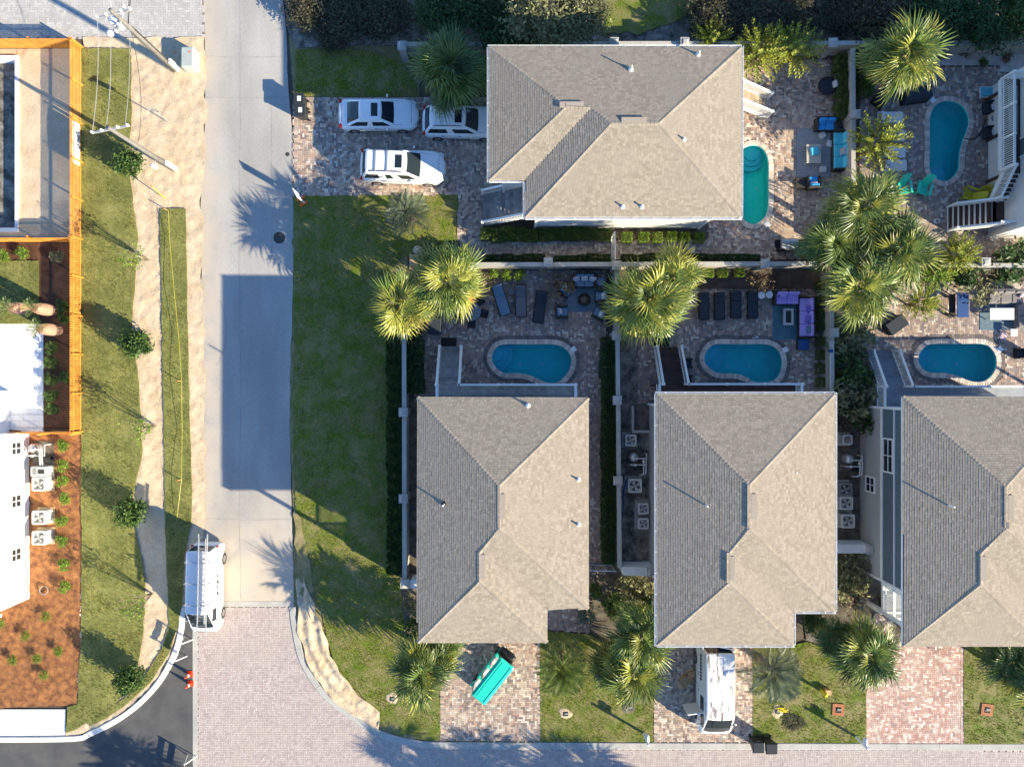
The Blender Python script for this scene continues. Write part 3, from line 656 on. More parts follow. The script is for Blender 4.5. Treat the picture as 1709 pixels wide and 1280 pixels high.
def railing(parent, a, b, h=1.0, mat='rail_white', posts=(True, True), wd=.1, gap=.12, name='railing', step=1.9):
    """top rail, bottom rail, balusters and posts from floor point a to floor point b"""
    a, b = Vector(a), Vector(b); mb = MB(); L = (b - a).length
    z = Vector((0, 0, 1))
    mb.bar(a + z * h, b + z * h, wd * 1.25, .06); mb.bar(a + z * .12, b + z * .12, wd * .5, .05)
    r = mb.build(name, mat, parent); bb = MB(); n = max(2, int(L / gap))
    for k in range(1, n): p = a.lerp(b, k / n); bb.bar(p + z * .1, p + z * (h - .02), .035, .035, up=(b - a).normalized())
    stuff(bb.build('balusters', mat, r))
    np_ = max(1, round(L / step))
    for k in range(np_ + 1):
        if (k == 0 and not posts[0]) or (k == np_ and not posts[1]): continue
        p = a.lerp(b, k / np_); MB().box((p.x, p.y, p.z + h * .53 - .05), (.12, .12, h * 1.06 + .1)).box((p.x, p.y, p.z + h * 1.08), (.17, .17, .05), top=.6).build('post', mat, r)
    return r
def stairs(parent, p0, dr, n, rise, run, wd, mat, rail='rail_white', z0=0.0, rails=(True, True), riser=None):
    d = Vector((dr[0], dr[1], 0)).normalized(); s = Vector((-d.y, d.x, 0)); p0 = Vector((p0[0], p0[1], z0)); rz = math.atan2(d.y, d.x)
    for k in range(n):
        c = p0 + d * (run * (k + .5)) + Vector((0, 0, rise * (k + 1) - .025)); t = MB().box(c, (run + .03, wd, .05), rz).build('tread', mat, parent)
        if riser: q = c - d * (run / 2) - Vector((0, 0, rise / 2)); MB().box(q, (.025, wd, rise - .05), rz).box(c - d * (run / 2 + .022) , (.025, wd, .052), rz).build('riser', riser, t)
    for sg in (-1, 1):
        a = p0 + s * sg * (wd / 2 + .03) + Vector((0, 0, .0)); b = a + d * (run * n) + Vector((0, 0, rise * n))
        MB().bar(a + Vector((0, 0, .02)), b - Vector((0, 0, .1)), .05, .26).build('stringer', rail, parent)
        if rails[0 if sg < 0 else 1]: railing(parent, a + Vector((0, 0, .08)), b, .95, rail, (True, True), step=6)
    return p0 + d * run * n + Vector((0, 0, rise * n))
def roof_face(P, mb, expo=.124, tab=.19, lift=.0108, rise0=0.0):
    """overlapping shingle tabs laid in courses on one planar roof face (list of 3-D points)"""
    n = Vector((0, 0, 0))
    for i in range(len(P)): a, b = P[i], P[(i + 1) % len(P)]; n += Vector(((a.y - b.y) * (a.z + b.z), (a.z - b.z) * (a.x + b.x), (a.x - b.x) * (a.y + b.y)))
    n.normalize()
    if n.z < 0: n = -n
    v = (Vector((0, 0, 1)) - n * n.z).normalized(); u = v.cross(n); c = sum(P, Vector()) / len(P)
    Q = [((p - c).dot(u), (p - c).dot(v)) for p in P]; v0 = min(q[1] for q in Q); v1 = max(q[1] for q in Q)
    V = []; F = []; k = 0; vv = v0 - .02
    while vv < v1:
        for a, b in spans(Q, min(max(vv + expo * .5, v0 + .002), v1 - .002)):
            x = a - rnd(0, tab)
            while x < b:
                w_ = tab * rnd(.72, 1.25); xa, xb = max(a, x), min(b, x + w_ - .006); x += w_
                if xb - xa < .03: continue
                l = lift * rnd(.92, 1.08) + (.003 if random.random() < .35 else 0); o = len(V); vb = vv + rnd(-.004, .004)
                for (uu, wv, hh) in ((xa, vb, l), (xb, vb, l), (xb, vv + expo + .02, .004), (xa, vv + expo + .02, .004), (xa, vb, -.005), (xb, vb, -.005)):
                    V.append(c + u * uu + v * wv + n * (hh + rise0))
                F += [(o, o + 1, o + 2, o + 3), (o + 4, o + 5, o + 1, o)]
        vv += expo
    mb.add(V, F)
def caps(mb, a, b, wd=.12, step=.19):
    """folded cap shingles along a ridge or hip"""
    a, b = Vector(a), Vector(b); L = (b - a).length; d = (b - a) / L; s = d.cross(Vector((0, 0, 1))).normalized(); n = max(1, int(L / step)); u = s.cross(d)
    for k in range(n):
        p = a + d * (L * k / n); q = a + d * (L * (k + 1) / n + .03); h0, h1 = .03, .02
        mb.add([p + s * wd - u * .03 + u * h0 * .6, p + u * h0, p - s * wd - u * .03 + u * h0 * .6, q + s * wd - u * .03 + u * h1 * .4, q + u * h1, q - s * wd - u * .03 + u * h1 * .4, p + s * wd - u * .06, p - s * wd - u * .06],
               [(0, 1, 4, 3), (1, 2, 5, 4), (6, 7, 2, 1, 0)])
def house(name, label, eave, rid, faces, hips, wallmats, gutter=True, cut=None, vents=(), pipes=(), porch=None, wins=(), inset=.7, belt=2.6):
    """eave: photograph corners of the eave; rid: ridge points with heights"""
    pts = {k: g3(x, y, ZE) for k, (x, y) in eave.items()}
    for k, (x, y, z) in rid.items(): pts[k] = g3(x, y, z)
    ring = [pts[k] for k in eave]; cx = sum(p.x for p in ring) / len(ring); cy = sum(p.y for p in ring) / len(ring)
    t = thing(name, label, 'house', (cx, cy, 0)); O = Vector((cx, cy, 0)); P = {k: v - O for k, v in pts.items()}
    E2 = [(P[k].x, P[k].y) for k in eave]
    if area(E2) < 0: E2 = E2[::-1]
    # roof deck
    mb = MB()
    for f in faces: mb.add([P[k] - Vector((0, 0, .012)) for k in f], [tuple(range(len(f)))])
    roof = mb.build('roof', 'underlay', t)
    sh = MB()
    for f in faces: roof_face([P[k] for k in f], sh)
    stuff(sh.build('shingles', 'shingle', roof))
    for a, b in hips: cp = MB(); caps(cp, P[a], P[b]); stuff(cp.build('ridge_cap', 'ridge_shingle', roof))
    MB().prism(offset(E2, -.02), ZE - .22, ZE - .03).build('eave', 'white_paint', t)
    if gutter:
        n = len(E2)
        for i in range(n):
            a, b = Vector(E2[i]), Vector(E2[(i + 1) % n]); e = (b - a).normalized(); nn = Vector((e.y, -e.x)); a2, b2 = a + nn * .07 - e * .02, b + nn * .07 + e * .1
            gt = MB()
            for off_, w_, h_, zz in ((.0, .12, .015, ZE - .13), (.058, .012, .13, ZE - .075), (-.058, .012, .13, ZE - .075)):
                gt.bar((a2.x + nn.x * off_, a2.y + nn.y * off_, zz), (b2.x + nn.x * off_, b2.y + nn.y * off_, zz), w_, h_)
            go = gt.build('gutter', 'rail_white', t)
            L = (b2 - a2).length; bk = MB(); nb = int(L / 1.05)
            for k in range(nb): q = a2.lerp(b2, (k + .5) / nb); bk.box((q.x, q.y, ZE - .01), (.13, .03, .012), math.atan2(nn.y, nn.x))
            bk.build('gutter_bracket', 'rail_white', go)
    # walls
    W = offset(E2, -inset) if cut is None else [(x - cx, y - cy) for x, y in cut]
    MB().prism(W, 0, belt).build('lower_wall', wallmats[0], t)
    MB().prism(W, belt, ZE - .21).build('upper_wall', wallmats[1], t)
    tr = MB(); n = len(W)
    if area(W) < 0: W = W[::-1]
    for i in range(n):
        a, b = Vector(W[i]), Vector(W[(i + 1) % n]); e = (b - a).normalized(); nn = Vector((e.y, -e.x)) * .02
        for zz, hh in ((belt, .2), (belt + 1.35, .09), (ZE - .32, .2)): tr.bar((a.x + nn.x - e.x * .04, a.y + nn.y - e.y * .04, zz), (b.x + nn.x + e.x * .04, b.y + nn.y + e.y * .04, zz), .07, hh)
        tr.bar((a.x + nn.x, a.y + nn.y, .02), (a.x + nn.x, a.y + nn.y, ZE - .3), .14, .14, up=(0, 1, 0))
    tr.build('trim', 'white_paint', t)
    # box vents along the ridge
    for (x, y, z, ln, rz, sx, sy) in vents:
        c = g3(x, y, z) - O; v = MB(); v.box((c.x + sx * .0, c.y + sy * .0, c.z + .02), (ln - .04, .26, .08), rz).box((c.x, c.y, c.z + .065), (ln, .32, .018), rz)
        v.build('ridge_vent', 'vent_shingle', roof)
    for (x, y, z, hh, flash) in pipes:
        c = g3(x, y, z) - O; pp = MB(); pp.tube([(c.x, c.y, c.z - .1), (c.x, c.y, c.z + hh)], .045, 10)
        pv = pp.build('vent_pipe', 'pvc', roof)
        MB().lathe((c.x, c.y, c.z - .02), [(.14, 0), (.1, .05), (.055, .12)], 10).build('pipe_boot', 'rail_white' if flash else 'black_plastic', pv)
    for (wx, wy, wz, d, w_, h_) in wins:
        window(t, (wx - cx, wy - cy, wz), d, w_, h_)
    return t, O, P, W
def std_house(label, e, r, gutter, wm, pipes=(), vents=(), wins=(), side=True):
    z3 = ZE + (ZR - ZE) * .78
    rid = {'R1': (*r[0], ZR), 'R2': (*r[1], ZR), 'R3': (*r[2], z3), 'R4': (*r[3], z3)}
    faces = [('A', 'R1', 'R2', 'R3', 'R4', 'F'), ('A', 'B', 'R1'), ('B', 'C', 'R2', 'R1'), ('R2', 'C', 'D', 'R3'), ('R3', 'D', 'E', 'R4'), ('R4', 'E', 'F')]
    hips = [('A', 'R1'), ('B', 'R1'), ('R1', 'R2'), ('R2', 'R3'), ('R3', 'R4'), ('F', 'R4'), ('C', 'R2'), ('E', 'R4'), ('D', 'R3')]
    ez = {k: g(x, y, ZE) for k, (x, y) in e.items()}
    i = .7; yb = ez['D'][1] + i; cut = [(ez['A'][0] + i, ez['A'][1] - i), (ez['B'][0] - i, ez['A'][1] - i), (ez['B'][0] - i, yb), (ez['A'][0] + i, yb)]
    t, O, P, W = house('house', label, e, rid, faces, hips, wm, gutter, cut, vents, pipes, wins=wins)
    # two-storey front porch under the projecting roof
    x0, x1 = ez['A'][0] + i - O.x, ez['E'][0] - i - O.x; y0 = ez['E'][1] + .55 - O.y; y1 = yb - O.y
    MB().box(((x0 + x1) / 2, (y0 + y1) / 2, 2.6), (x1 - x0, y1 - y0 - .05, .2)).build('porch_floor', 'white_paint', t)
    for x in (x0 + .1, (x0 + x1) / 2, x1 - .1): MB().box((x, y0 + .1, 1.25), (.24, .24, 2.5)).box((x, y0 + .1, 4.27), (.18, .18, 3.14)).box((x, y0 + .1, .1), (.32, .32, .2)).box((x, y0 + .1, 5.7), (.26, .26, .1)).build('porch_column', 'white_paint', t)
    railing(t, (x0 + .1, y0 + .1, 2.7), (x1 - .1, y0 + .1, 2.7), 1.0, posts=(False, False), step=20)
    for x in (x0 + .1, x1 - .1): railing(t, (x, y0 + .2, 2.7), (x, y1, 2.7), 1.0, posts=(False, False), step=20)
    door(t, ((x0 + x1) / 2 + .6, y1 - .0, 1.07), 'S'); door(t, ((x0 + x1) / 2, y1, 3.78), 'S')
    for yy in (-2.5, 1.5):
        _ = side and window(t, (x0 - .0, yy, 3.9), 'W', .8, 1.3); window(t, (ez['B'][0] - i - O.x, yy, 3.9), 'E', .8, 1.3)
    door(t, (0, ez['A'][1] - i - O.y, 2.95), 'N'); window(t, (-2.2, ez['A'][1] - i - O.y, 4.1), 'N', 1.2, 1.3)
    return t, O
E1 = dict(A=(697, 663), B=(982, 664), C=(982, 1016), D=(913, 1016), E=(913, 1072), F=(697, 1072))
h1, O1 = std_house('house with plain eaves and grey hip roof behind the teal roofed golf cart', E1, [(832.5, 811), (832.5, 882), (800, 922), (800, 970)], False, ('siding_grey', 'siding_grey'),
    pipes=[(881, 677, 6.2, .5, True), (741, 841, 6.5, .62, False), (965, 800, 6.2, .28, True), (965, 875, 6.2, .28, True)], vents=[(838, 845, 7.2, 1.3, R(90), 0, 0), (805, 945, 6.94, 1.25, R(90), 0, 0)])
E2_ = dict(A=(1097, 658), B=(1393, 658), C=(1393, 1020), D=(1324, 1020), E=(1324, 1076), F=(1097, 1076))
h2, O2 = std_house('house with white gutters and grey hip roof behind the white van with rusty roof', E2_, [(1250.5, 809), (1250.5, 882), (1217, 922), (1217, 972)], True, ('siding_grey', 'siding_grey'),
    pipes=[(1176, 842, 6.5, .62, False), (1327, 788, 6.4, .25, True)], vents=[(1258, 845, 7.2, 1.3, R(90), 0, 0), (1221, 948, 6.94, 1.25, R(90), 0, 0)])
E3 = dict(A=(1507, 662), B=(1812, 662), C=(1812, 1020), D=(1740, 1020), E=(1740, 1078), F=(1507, 1078))
h3, O3 = std_house('slate blue sided house with grey hip roof beside the red brick driveway', E3, [(1679, 812), (1679, 882), (1637, 923), (1637, 975)], False, ('siding_grey', 'siding_blue'),
    pipes=[(1581, 843, 6.5, .62, False)], vents=[(1686, 847, 7.2, 1.3, R(90), 0, 0), (1641, 948, 6.94, 1.25, R(90), 0, 0)],
    wins=[(g(1507, 0, ZE)[0] + .7, g(0, 760, 3.2)[1], 3.3, 'W', 1.9, 1.0), (g(1507, 0, ZE)[0] + .7, g(0, 808, 1.2)[1], 1.3, 'W', .9, 1.0)], side=False)
EN = dict(A=(817, 79.5), B=(817, 300), C=(877, 300), D=(877, 362), E=(1236, 362), F=(1237, 79.5))
z3 = ZE + (ZR - ZE) * .8
h4, O4, P4, W4 = house('house', 'house with white south wall and long grey hip roof above the three parked cars', EN,
    {'L1': (945, 178, z3), 'L2': (987, 180, z3), 'R1': (1020, 206, ZR), 'R2': (1099, 206, ZR)},
    [('A', 'B', 'L1'), ('L1', 'B', 'C', 'L2'), ('L2', 'C', 'D', 'R1'), ('R1', 'D', 'E', 'R2'), ('R2', 'E', 'F'), ('F', 'A', 'L1', 'L2', 'R1', 'R2')],
    [('A', 'L1'), ('B', 'L1'), ('L1', 'L2'), ('L2', 'R1'), ('D', 'R1'), ('R1', 'R2'), ('E', 'R2'), ('F', 'R2')], ('siding_white', 'siding_white'), True,
    vents=[(954, 176, 6.96, 1.25, 0, 0, 0), (1058, 202, 7.22, 1.3, 0, 0, 0)],
    pipes=[(1053, 116, 6.5, .4, True), (1165, 92, 6.2, .4, True), (1141, 233, 6.9, .25, True), (1039, 345, 6.2, .25, True), (1071, 345, 6.2, .25, True)])
for x in (): window(h4, (x, W4[0][1] if False else min(p[1] for p in W4), 1.5), 'S', .9, .9)
door(h4, (max(p[0] for p in W4), 1.2, 2.85), 'E')
# --- rear decks and stairs
def deck(label, sx, wd, ybot, ytop, x0, x1, ywall, mat, zd=1.8, n=10, riser=None, boards='x'):
    """all in ground metres: stairs at sx running south from ybot to ytop, deck from x0 to x1"""
    t = thing('deck_stairs', label, 'deck', (sx, ytop, 0)); run = (ybot - ytop) / n; ox, oy = sx, ytop
    stairs(t, (0, ybot - oy), (0, -1), n, zd / n, run, wd, mat, riser=riser)
    y0, y1 = ywall - oy, 0.0; nb = int((y1 - y0) / .145)
    for k in range(nb):
        y = y1 - (k + .5) * (y1 - y0) / nb
        MB().box(((x0 + x1) / 2 - ox, y, zd - .02), (x1 - x0, (y1 - y0) / nb - .008, .04)).build('plank', mat, t)
    MB().box(((x0 + x1) / 2 - ox, -.02, zd - .17), (x1 - x0, .06, .25)).build('rim_joist', mat, t)
    for x in (x0 + .1, (x0 + x1) / 2, x1 - .1): MB().box((x - ox, -.1, (zd - .05) / 2), (.14, .14, zd - .05)).build('support_post', mat, t)
    railing(t, (wd / 2 + .05, .0, zd), (x1 - ox - .05, .0, zd), .95, step=2.0); railing(t, (x1 - ox - .05, 0, zd), (x1 - ox - .05, y0 + .05, zd), .95, posts=(False, False), step=9)
    railing(t, (x0 - ox + .05, -.0, zd), (x0 - ox + .05, y0 + .05, zd), .95, posts=(False, False), step=9)
    return t
def gx(px, z): return g(px, 0, z)[0]
def gy(py, z): return g(0, py, z)[1]
yw = lambda E: g(*E['A'], ZE)[1] - .7
deck('weathered grey deck and stairs behind the house with plain eaves', gx(752, .8), 1.25, gy(579, .3), gy(642, 1.8), gx(729, 2.2), gx(962, 2.6), yw(E1), 'deck_grey')
deck('dark brown deck and stairs behind the house with white gutters', gx(1116, .8), 1.4, gy(579, .3), gy(641, 1.8), gx(1094, 1.8), gx(1338, 2.6), yw(E2_), 'deck_brown', riser=None)
deck('blue grey deck and stairs behind the slate blue house', gx(1477, .8), 1.5, gy(586, .3), gy(645, 1.8), gx(1466, 1.8), gx(1780, 2.6), yw(E3), 'deck_blue', zd=1.5, n=9)
t = thing('entry_stairs', 'grey wooden entry stairs below the long hip roof by the driveway', 'stairs', (*g(806, 351), 0))
stairs(t, (0, 0), (1, 0), 13, .2, .235, 1.85, 'deck_grey'); MB().box((3.7, 0, 2.55), (1.3, 1.9, .08)).build('landing', 'deck_grey', t)
for y in (-.8, .8): MB().box((4.2, y, 1.25), (.14, .14, 2.5)).build('post', 'rail_white', t)
t = thing('pool_stairs', 'tan stairs with white rails beside the turquoise pool', 'stairs', (*g(1279, 182), 0))
stairs(t, (0, 0), (-1, 0), 11, .2, .25, 1.05, 'deck_tan'); MB().box((-3.3, 0, 2.15), (1.2, 1.1, .08)).build('landing', 'deck_tan', t)
for y in (-.45, .45): MB().box((-3.8, y, 1.05), (.14, .14, 2.1)).build('post', 'rail_white', t)
# --- north-eastern house with its brown stairs
t = thing('house', 'pale house with a brown deck and white railing beside the yellow chairs', 'house', (33.5, 13.6, 0))
MB().box((.0, .0, 1.5), (8.2, 9.2, 3.0)).build('lower_wall', 'siding_white', t); MB().box((0, 0, 4.5), (8.2, 9.2, 3.0)).build('upper_wall', 'siding_white', t)
rf = MB(); rf.add([(-4.8, -5.3, 6.0), (4.8, -5.3, 6), (4.8, 5.3, 6), (-4.8, 5.3, 6), (-.2, -.6, 7.4), (.2, .6, 7.4)], [(3, 2, 1, 0), (0, 1, 4), (1, 2, 5, 4), (2, 3, 5), (3, 0, 4, 5)]); rf.build('roof', 'vent_shingle', t)
for y in (-2.5, 2.4): window(t, (-4.1, y, 4.3), 'W', .9, 1.3)
door(t, (-4.1, 0, 3.9), 'W')
t = thing('deck_stairs', 'dark brown deck with white railing and turning stairs near the striped rug', 'deck', (28.9, 10.0, 0))
ox, oy = 28.9, 10.0
e = stairs(t, (gx(1582, .1) - ox, gy(361, .8) - oy), (1, 0), 9, .165, .225, 1.4, 'deck_brown', riser='rail_white')
zl = 1.485; MB().box((.15, e.y, zl - .04), (1.25, 1.45, .08)).build('landing', 'deck_brown', t)
for x, y in ((-.38, -.6), (.65, -.6), (.65, .6)): MB().box((x, e.y + y, .7), (.12, .12, 1.4)).build('support_post', 'rail_white', t)
u0 = e.y + .73; e2 = stairs(t, (.12, u0), (0, 1), 7, .188, .21, .98, 'deck_brown', z0=zl, rails=(False, True), riser='rail_white')
zd = e2.z; y0 = e2.y; y1 = 17.6 - oy
for k in range(8): MB().box((-.5 + .08 + k * .14, (y0 + y1) / 2, zd - .02), (.132, y1 - y0, .04)).build('plank', 'deck_brown', t)
MB().box((-.58, (y0 + y1) / 2, zd - .12), (.05, y1 - y0, .28)).build('rim_joist', 'rail_white', t)
for y in (y0 + .1, (y0 + y1) / 2, y1 - .1): MB().box((.4, y, zd / 2 - .03), (.14, .14, zd - .06)).build('support_post', 'deck_brown', t)
railing(t, (-.55, y0, zd), (-.55, y1, zd), 1.0, step=2.0); railing(t, (-.55, y1, zd), (.5, y1, zd), 1.0, posts=(False, True), step=9)
railing(t, (-.4, e.y - .7, zl), (.7, e.y - .7, zl), 1.0, posts=(False, True), step=9)
MB().box((.05, y1 - 1.7, zd + .012), (.55, 2.6, .02)).build('lattice_mat', 'rug_grey', t)
# --- white modern building on the left
bx = g(50, 0)[0]
t = thing('house', 'bright white stucco house beside the mulch bed and condenser units', 'house', (bx - 4, g(0, 860)[1], 0)); ox, oy = bx - 4, g(0, 860)[1]
def wbox(n, x0, x1, ya, yb, z0, z1, m): MB().box(((x0 + x1) / 2 - ox, (ya + yb) / 2 - oy, (z0 + z1) / 2), (x1 - x0, abs(yb - ya), z1 - z0)).build(n, m, t)
wbox('wall', bx - 8, bx, g(0, 721)[1], g(0, 998)[1], 0, 6.6, 'stucco'); wbox('wall', bx - 8, g(17, 0)[0], g(0, 652)[1], g(0, 720.8)[1], 0, 3.4, 'stucco')
wbox('roof', bx - 8.2, bx + .15, g(0, 718)[1], g(0, 1002)[1], 6.62, 6.9, 'white_concrete')
for py in (748, 836, 925): window(t, (bx - ox, gy(py, 1.2) - oy, 1.25), 'E', .75, .85)
wbox('porch_slab', bx - 8, bx - 1.5, g(0, 998.5)[1], g(0, 1030)[1], 2.6, 2.8, 'stucco')
for k in range(2): MB().box((-.4 - 1.3 * k + 2.6, g(0, 1026)[1] - oy, 1.3), (.2, .2, 2.6)).build('porch_post', 'stucco', t)

# ================================================================== WALLS AND FENCES
def garden_wall(label, a, b, pil=(), h=1.35, th=.2, mat='wall_stucco', name='garden_wall', cat='wall', hp=None):
    A, B = Vector(g(*a, h)), Vector(g(*b, h)); t = thing(name, label, cat, (A.x, A.y, 0)); d = B - A; L = d.length; e = d / L; rz = math.atan2(e.y, e.x)
    c = d / 2; MB().box((c.x, c.y, h / 2 - .03), (L, th, h - .06), rz).build('wall_body', mat, t)
    n = max(1, round(L / 2.4))
    for k in range(n): q = e * (L * (k + .5) / n); MB().box((q.x, q.y, h - .03), (L / n - .008, th + .06, .06), rz).build('cap_stone', 'white_concrete' if mat == 'stucco' else 'concrete', t)
    for p in pil:
        hh = hp or h + .18; q = Vector(g(*p, hh)) - A
        pl = MB().box((q.x, q.y, hh / 2), (.42, .42, hh), rz).build('pillar', mat, t); MB().box((q.x, q.y, hh + .03), (.54, .54, .07), rz).box((q.x, q.y, hh + .09), (.44, .44, .06), rz, top=.5).build('pillar_cap', 'concrete', pl)
    return t
garden_wall('low stucco wall between the long hip roofed house and the patios', (712, 442), (1345, 440), [(915, 438), (1029, 443), (1277, 440)])
garden_wall('low stucco wall running on behind the dense fan palm cluster', (1350, 440), (1790, 444), [(1645, 438)])
garden_wall('low stucco wall between the house with plain eaves and the house with white gutters', (1030, 452), (1034, 948), [(1029, 560), (1030, 668), (1031, 802)])
garden_wall('low stucco wall beside the dark hedge on the corner lawn', (674, 476), (675, 966), [(674, 556), (673, 688), (673, 832), (676, 974)])
garden_wall('long stucco boundary wall in front of the scrub', (676, 74), (1790, 71), [(671, 77), (1025, 71), (1143, 71), (1390, 72), (1648, 74)], h=1.4)
garden_wall('tall stucco wall between the turquoise pool and the white slatted loungers', (1424, 80), (1425, 425), [(1428, 191)], h=1.4)
garden_wall('low stucco wall beside the row of boxwood balls and purple sofa', (1388, 452), (1389, 655), [(1392, 555)])
garden_wall('broad white front wall beside the house with white gutters', (1040, 953), (1092, 954), [(1087, 954)], h=1.5, th=.45, mat='stucco')
garden_wall('broad white front wall between two narrow side yards', (1398, 916), (1452, 916), [(1452, 917)], h=1.5, th=.45, mat='stucco')
garden_wall('short white front wall at the corner of the house with plain eaves', (684, 975), (712, 975), [], h=1.5, th=.4, mat='stucco')
def iron_gate(label, a, b, h, mat, n):
    A, B = Vector(g(*a, h)), Vector(g(*b, h)); t = thing('iron_gate', label, 'gate', (A.x, A.y, 0)); d = B - A
    fr = MB(); fr.bar((0, 0, h), (d.x, d.y, h), .05, .05); fr.bar((0, 0, .12), (d.x, d.y, .12), .05, .05); fr.build('gate_frame', mat, t)
    for k in range(n + 1): q = d * (k / n); MB().bar((q.x, q.y, 0), (q.x, q.y, h + .05), .03 if 0 < k < n else .07, .03 if 0 < k < n else .07).build('gate_bar', mat, t)
iron_gate('narrow dark barred gate beside the house with plain eaves', (986, 952), (1027, 953), 1.5, 'alu', 12)
iron_gate('narrow pale barred gate across the brick side path', (1026, 388), (1027, 432), 1.5, 'rail_white', 12)
# cedar fence
def picket_fence(label, a, b, h=1.2, face=1, skip=()):
    A, B = Vector(g(*a)), Vector(g(*b)); t = thing('cedar_fence', label, 'fence', (A.x, A.y, 0)); d = B - A; L = d.length; e = d / L; nn = Vector((e.y, -e.x)) * face; rz = math.atan2(e.y, e.x)
    n = int(L / .136); me = None
    for k in range(n):
        q = e * (k + .5) * (L / n)
        if me is None: o = MB().box((0, 0, h / 2), (.088, .018, h)).build('picket', 'cedar', t); me = o.data
        else: o = link('picket', me, t)
        o.location = (q.x, q.y, .02); o.rotation_euler = (0, 0, rz)
    for z in (.25, .95): c = d / 2 - nn * .035; MB().box((c.x, c.y, z), (L, .04, .09), rz).build('fence_rail', 'cedar', t)
    for k in range(max(2, int(L / 2.3)) + 1): q = d * (k / max(2, int(L / 2.3))) - nn * .1; MB().box((q.x, q.y, h / 2), (.09, .09, h), rz).build('fence_post', 'cedar', t)
picket_fence('orange cedar picket fence running along the sod verge', (137, 81), (137, 720))
picket_fence('orange cedar picket fence along the grey paver street', (-70, 81), (136, 81), face=1)
picket_fence('orange cedar picket fence between the sandy plot and the palm garden', (-70, 404), (135, 404), face=1)
picket_fence('short orange cedar fence between the pale terrace and the condensers', (32, 720.5), (136, 720.5), face=-1)
b = thing('banner', 'white banner hung on the orange cedar fence', 'banner', (g(137, 0)[0] + .035, gy(240, .6), 0))
MB().box((0, 0, .62), (.012, 2.55, .85)).build('cloth', 'banner', b)
for y in (-1.2, 1.2): MB().tube([(-.03, y, .98), (.02, y, .98)], .02, 8).build('grommet', 'alu', b)
# ================================================================== VEGETATION
def fan_mesh(name, mat, nseg=24, droop=.35, seed=0):
    rr = random.Random(seed); V = []; F = []; Lp = .85
    # petiole
    for k in range(5):
        t = k / 4; V += [(Lp * t, -.022, -.02 * t), (Lp * t, .022, -.02 * t)]
        if k: o = len(V) - 4; F.append((o, o + 1, o + 3, o + 2))
    for k in range(nseg):
        u = (k + .5) / nseg * 2 - 1; a = u * R(128) + rr.uniform(-.06, .06); L = (1.12 - .38 * abs(u) ** 1.6) * rr.uniform(.8, 1.08)
        dx, dy = math.cos(a), math.sin(a); hx = Lp - .05 + .25 * (1 - abs(u)); o = len(V); w_ = .043
        fold = .045 * (1 if k % 2 else -1)
        def pt(r, s, z): return (hx + dx * r - dy * s, dy * r + dx * s, z - droop * (abs(dx * r + .3) ** 2) * .35 - .22 * abs(dy * r) ** 2 * 1.2)
        m = L * .5; tip = L; tz = -.2 * rr.uniform(.1, 1.9)
        V += [pt(0, 0, 0), pt(m, -w_, fold), pt(m, w_, -fold * .2), pt(m, 0, .035), pt(L * .8, -w_ * .45, tz * .35), pt(L * .8, w_ * .45, tz * .35), pt(tip, rr.uniform(-.05, .05), tz)]
        F += [(o, o + 1, o + 3), (o, o + 3, o + 2), (o + 1, o + 4, o + 5, o + 3), (o + 3, o + 5, o + 2), (o + 4, o + 6, o + 5)]
    me = bpy.data.meshes.new(name); me.from_pydata(V, [], F); me.materials.append(MAT[mat]); me.update(); return me
def feather_mesh(name, mat, n=26, seed=0):
    rr = random.Random(seed); V = []; F = []; L = 1.9
    def rach(t): return Vector((L * (t - .18 * t ** 3), 0, .75 * t - 1.05 * t * t))
    for k in range(9):
        p = rach(k / 8); w_ = .03 * (1 - k / 9); V += [(p.x, -w_, p.z), (p.x, w_, p.z)]
        if k: o = len(V) - 4; F.append((o, o + 1, o + 3, o + 2))
    for k in range(n):
        t = .2 + .8 * k / n; p = rach(t)
        for s in (-1, 1):
            l = .62 * math.sin(math.pi * (t * .86 + .1)) + .06; l *= rr.uniform(.85, 1.1); a = R(58 - 22 * t); d = Vector((math.cos(a), s * math.sin(a), .32)); o = len(V); w_ = .022
            q = p + d * l; md = p + d * l * .5 + Vector((0, 0, .05)); q.z -= .14
            V += [tuple(p), (md.x - w_, md.y, md.z), (md.x + w_, md.y, md.z), tuple(q)]; F += [(o, o + 2, o + 1), (o + 1, o + 2, o + 3)]
    me = bpy.data.meshes.new(name); me.from_pydata(V, [], F); me.materials.append(MAT[mat]); me.update(); return me
FAN = {m: [fan_mesh('frond', m, 24, .2 + .22 * k, k) for k in range(5)] for m in ('frond', 'frond_yellow', 'frond_dark', 'frond_dead')}
FEA = {m: [feather_mesh('frond', m, 26, k) for k in range(2)] for m in ('frond_silver', 'frond')}
def trunk(parent, h, r0, r1, mat='palm_bark', lean=(0, 0)):
    rings = []
    for k in range(int(h / .22) + 2):
        t = k / (int(h / .22) + 1); r = (r0 + (r1 - r0) * t) * (1 + .05 * math.sin(k * 2.6)) * (1.25 if k == 0 else 1)
        rings.append([Vector((lean[0] * t * t + r * math.cos(a * .7854), lean[1] * t * t + r * math.sin(a * .7854), h * t - .05)) for a in range(8)])
    return MB().loft(rings).build('trunk', mat, parent, True)
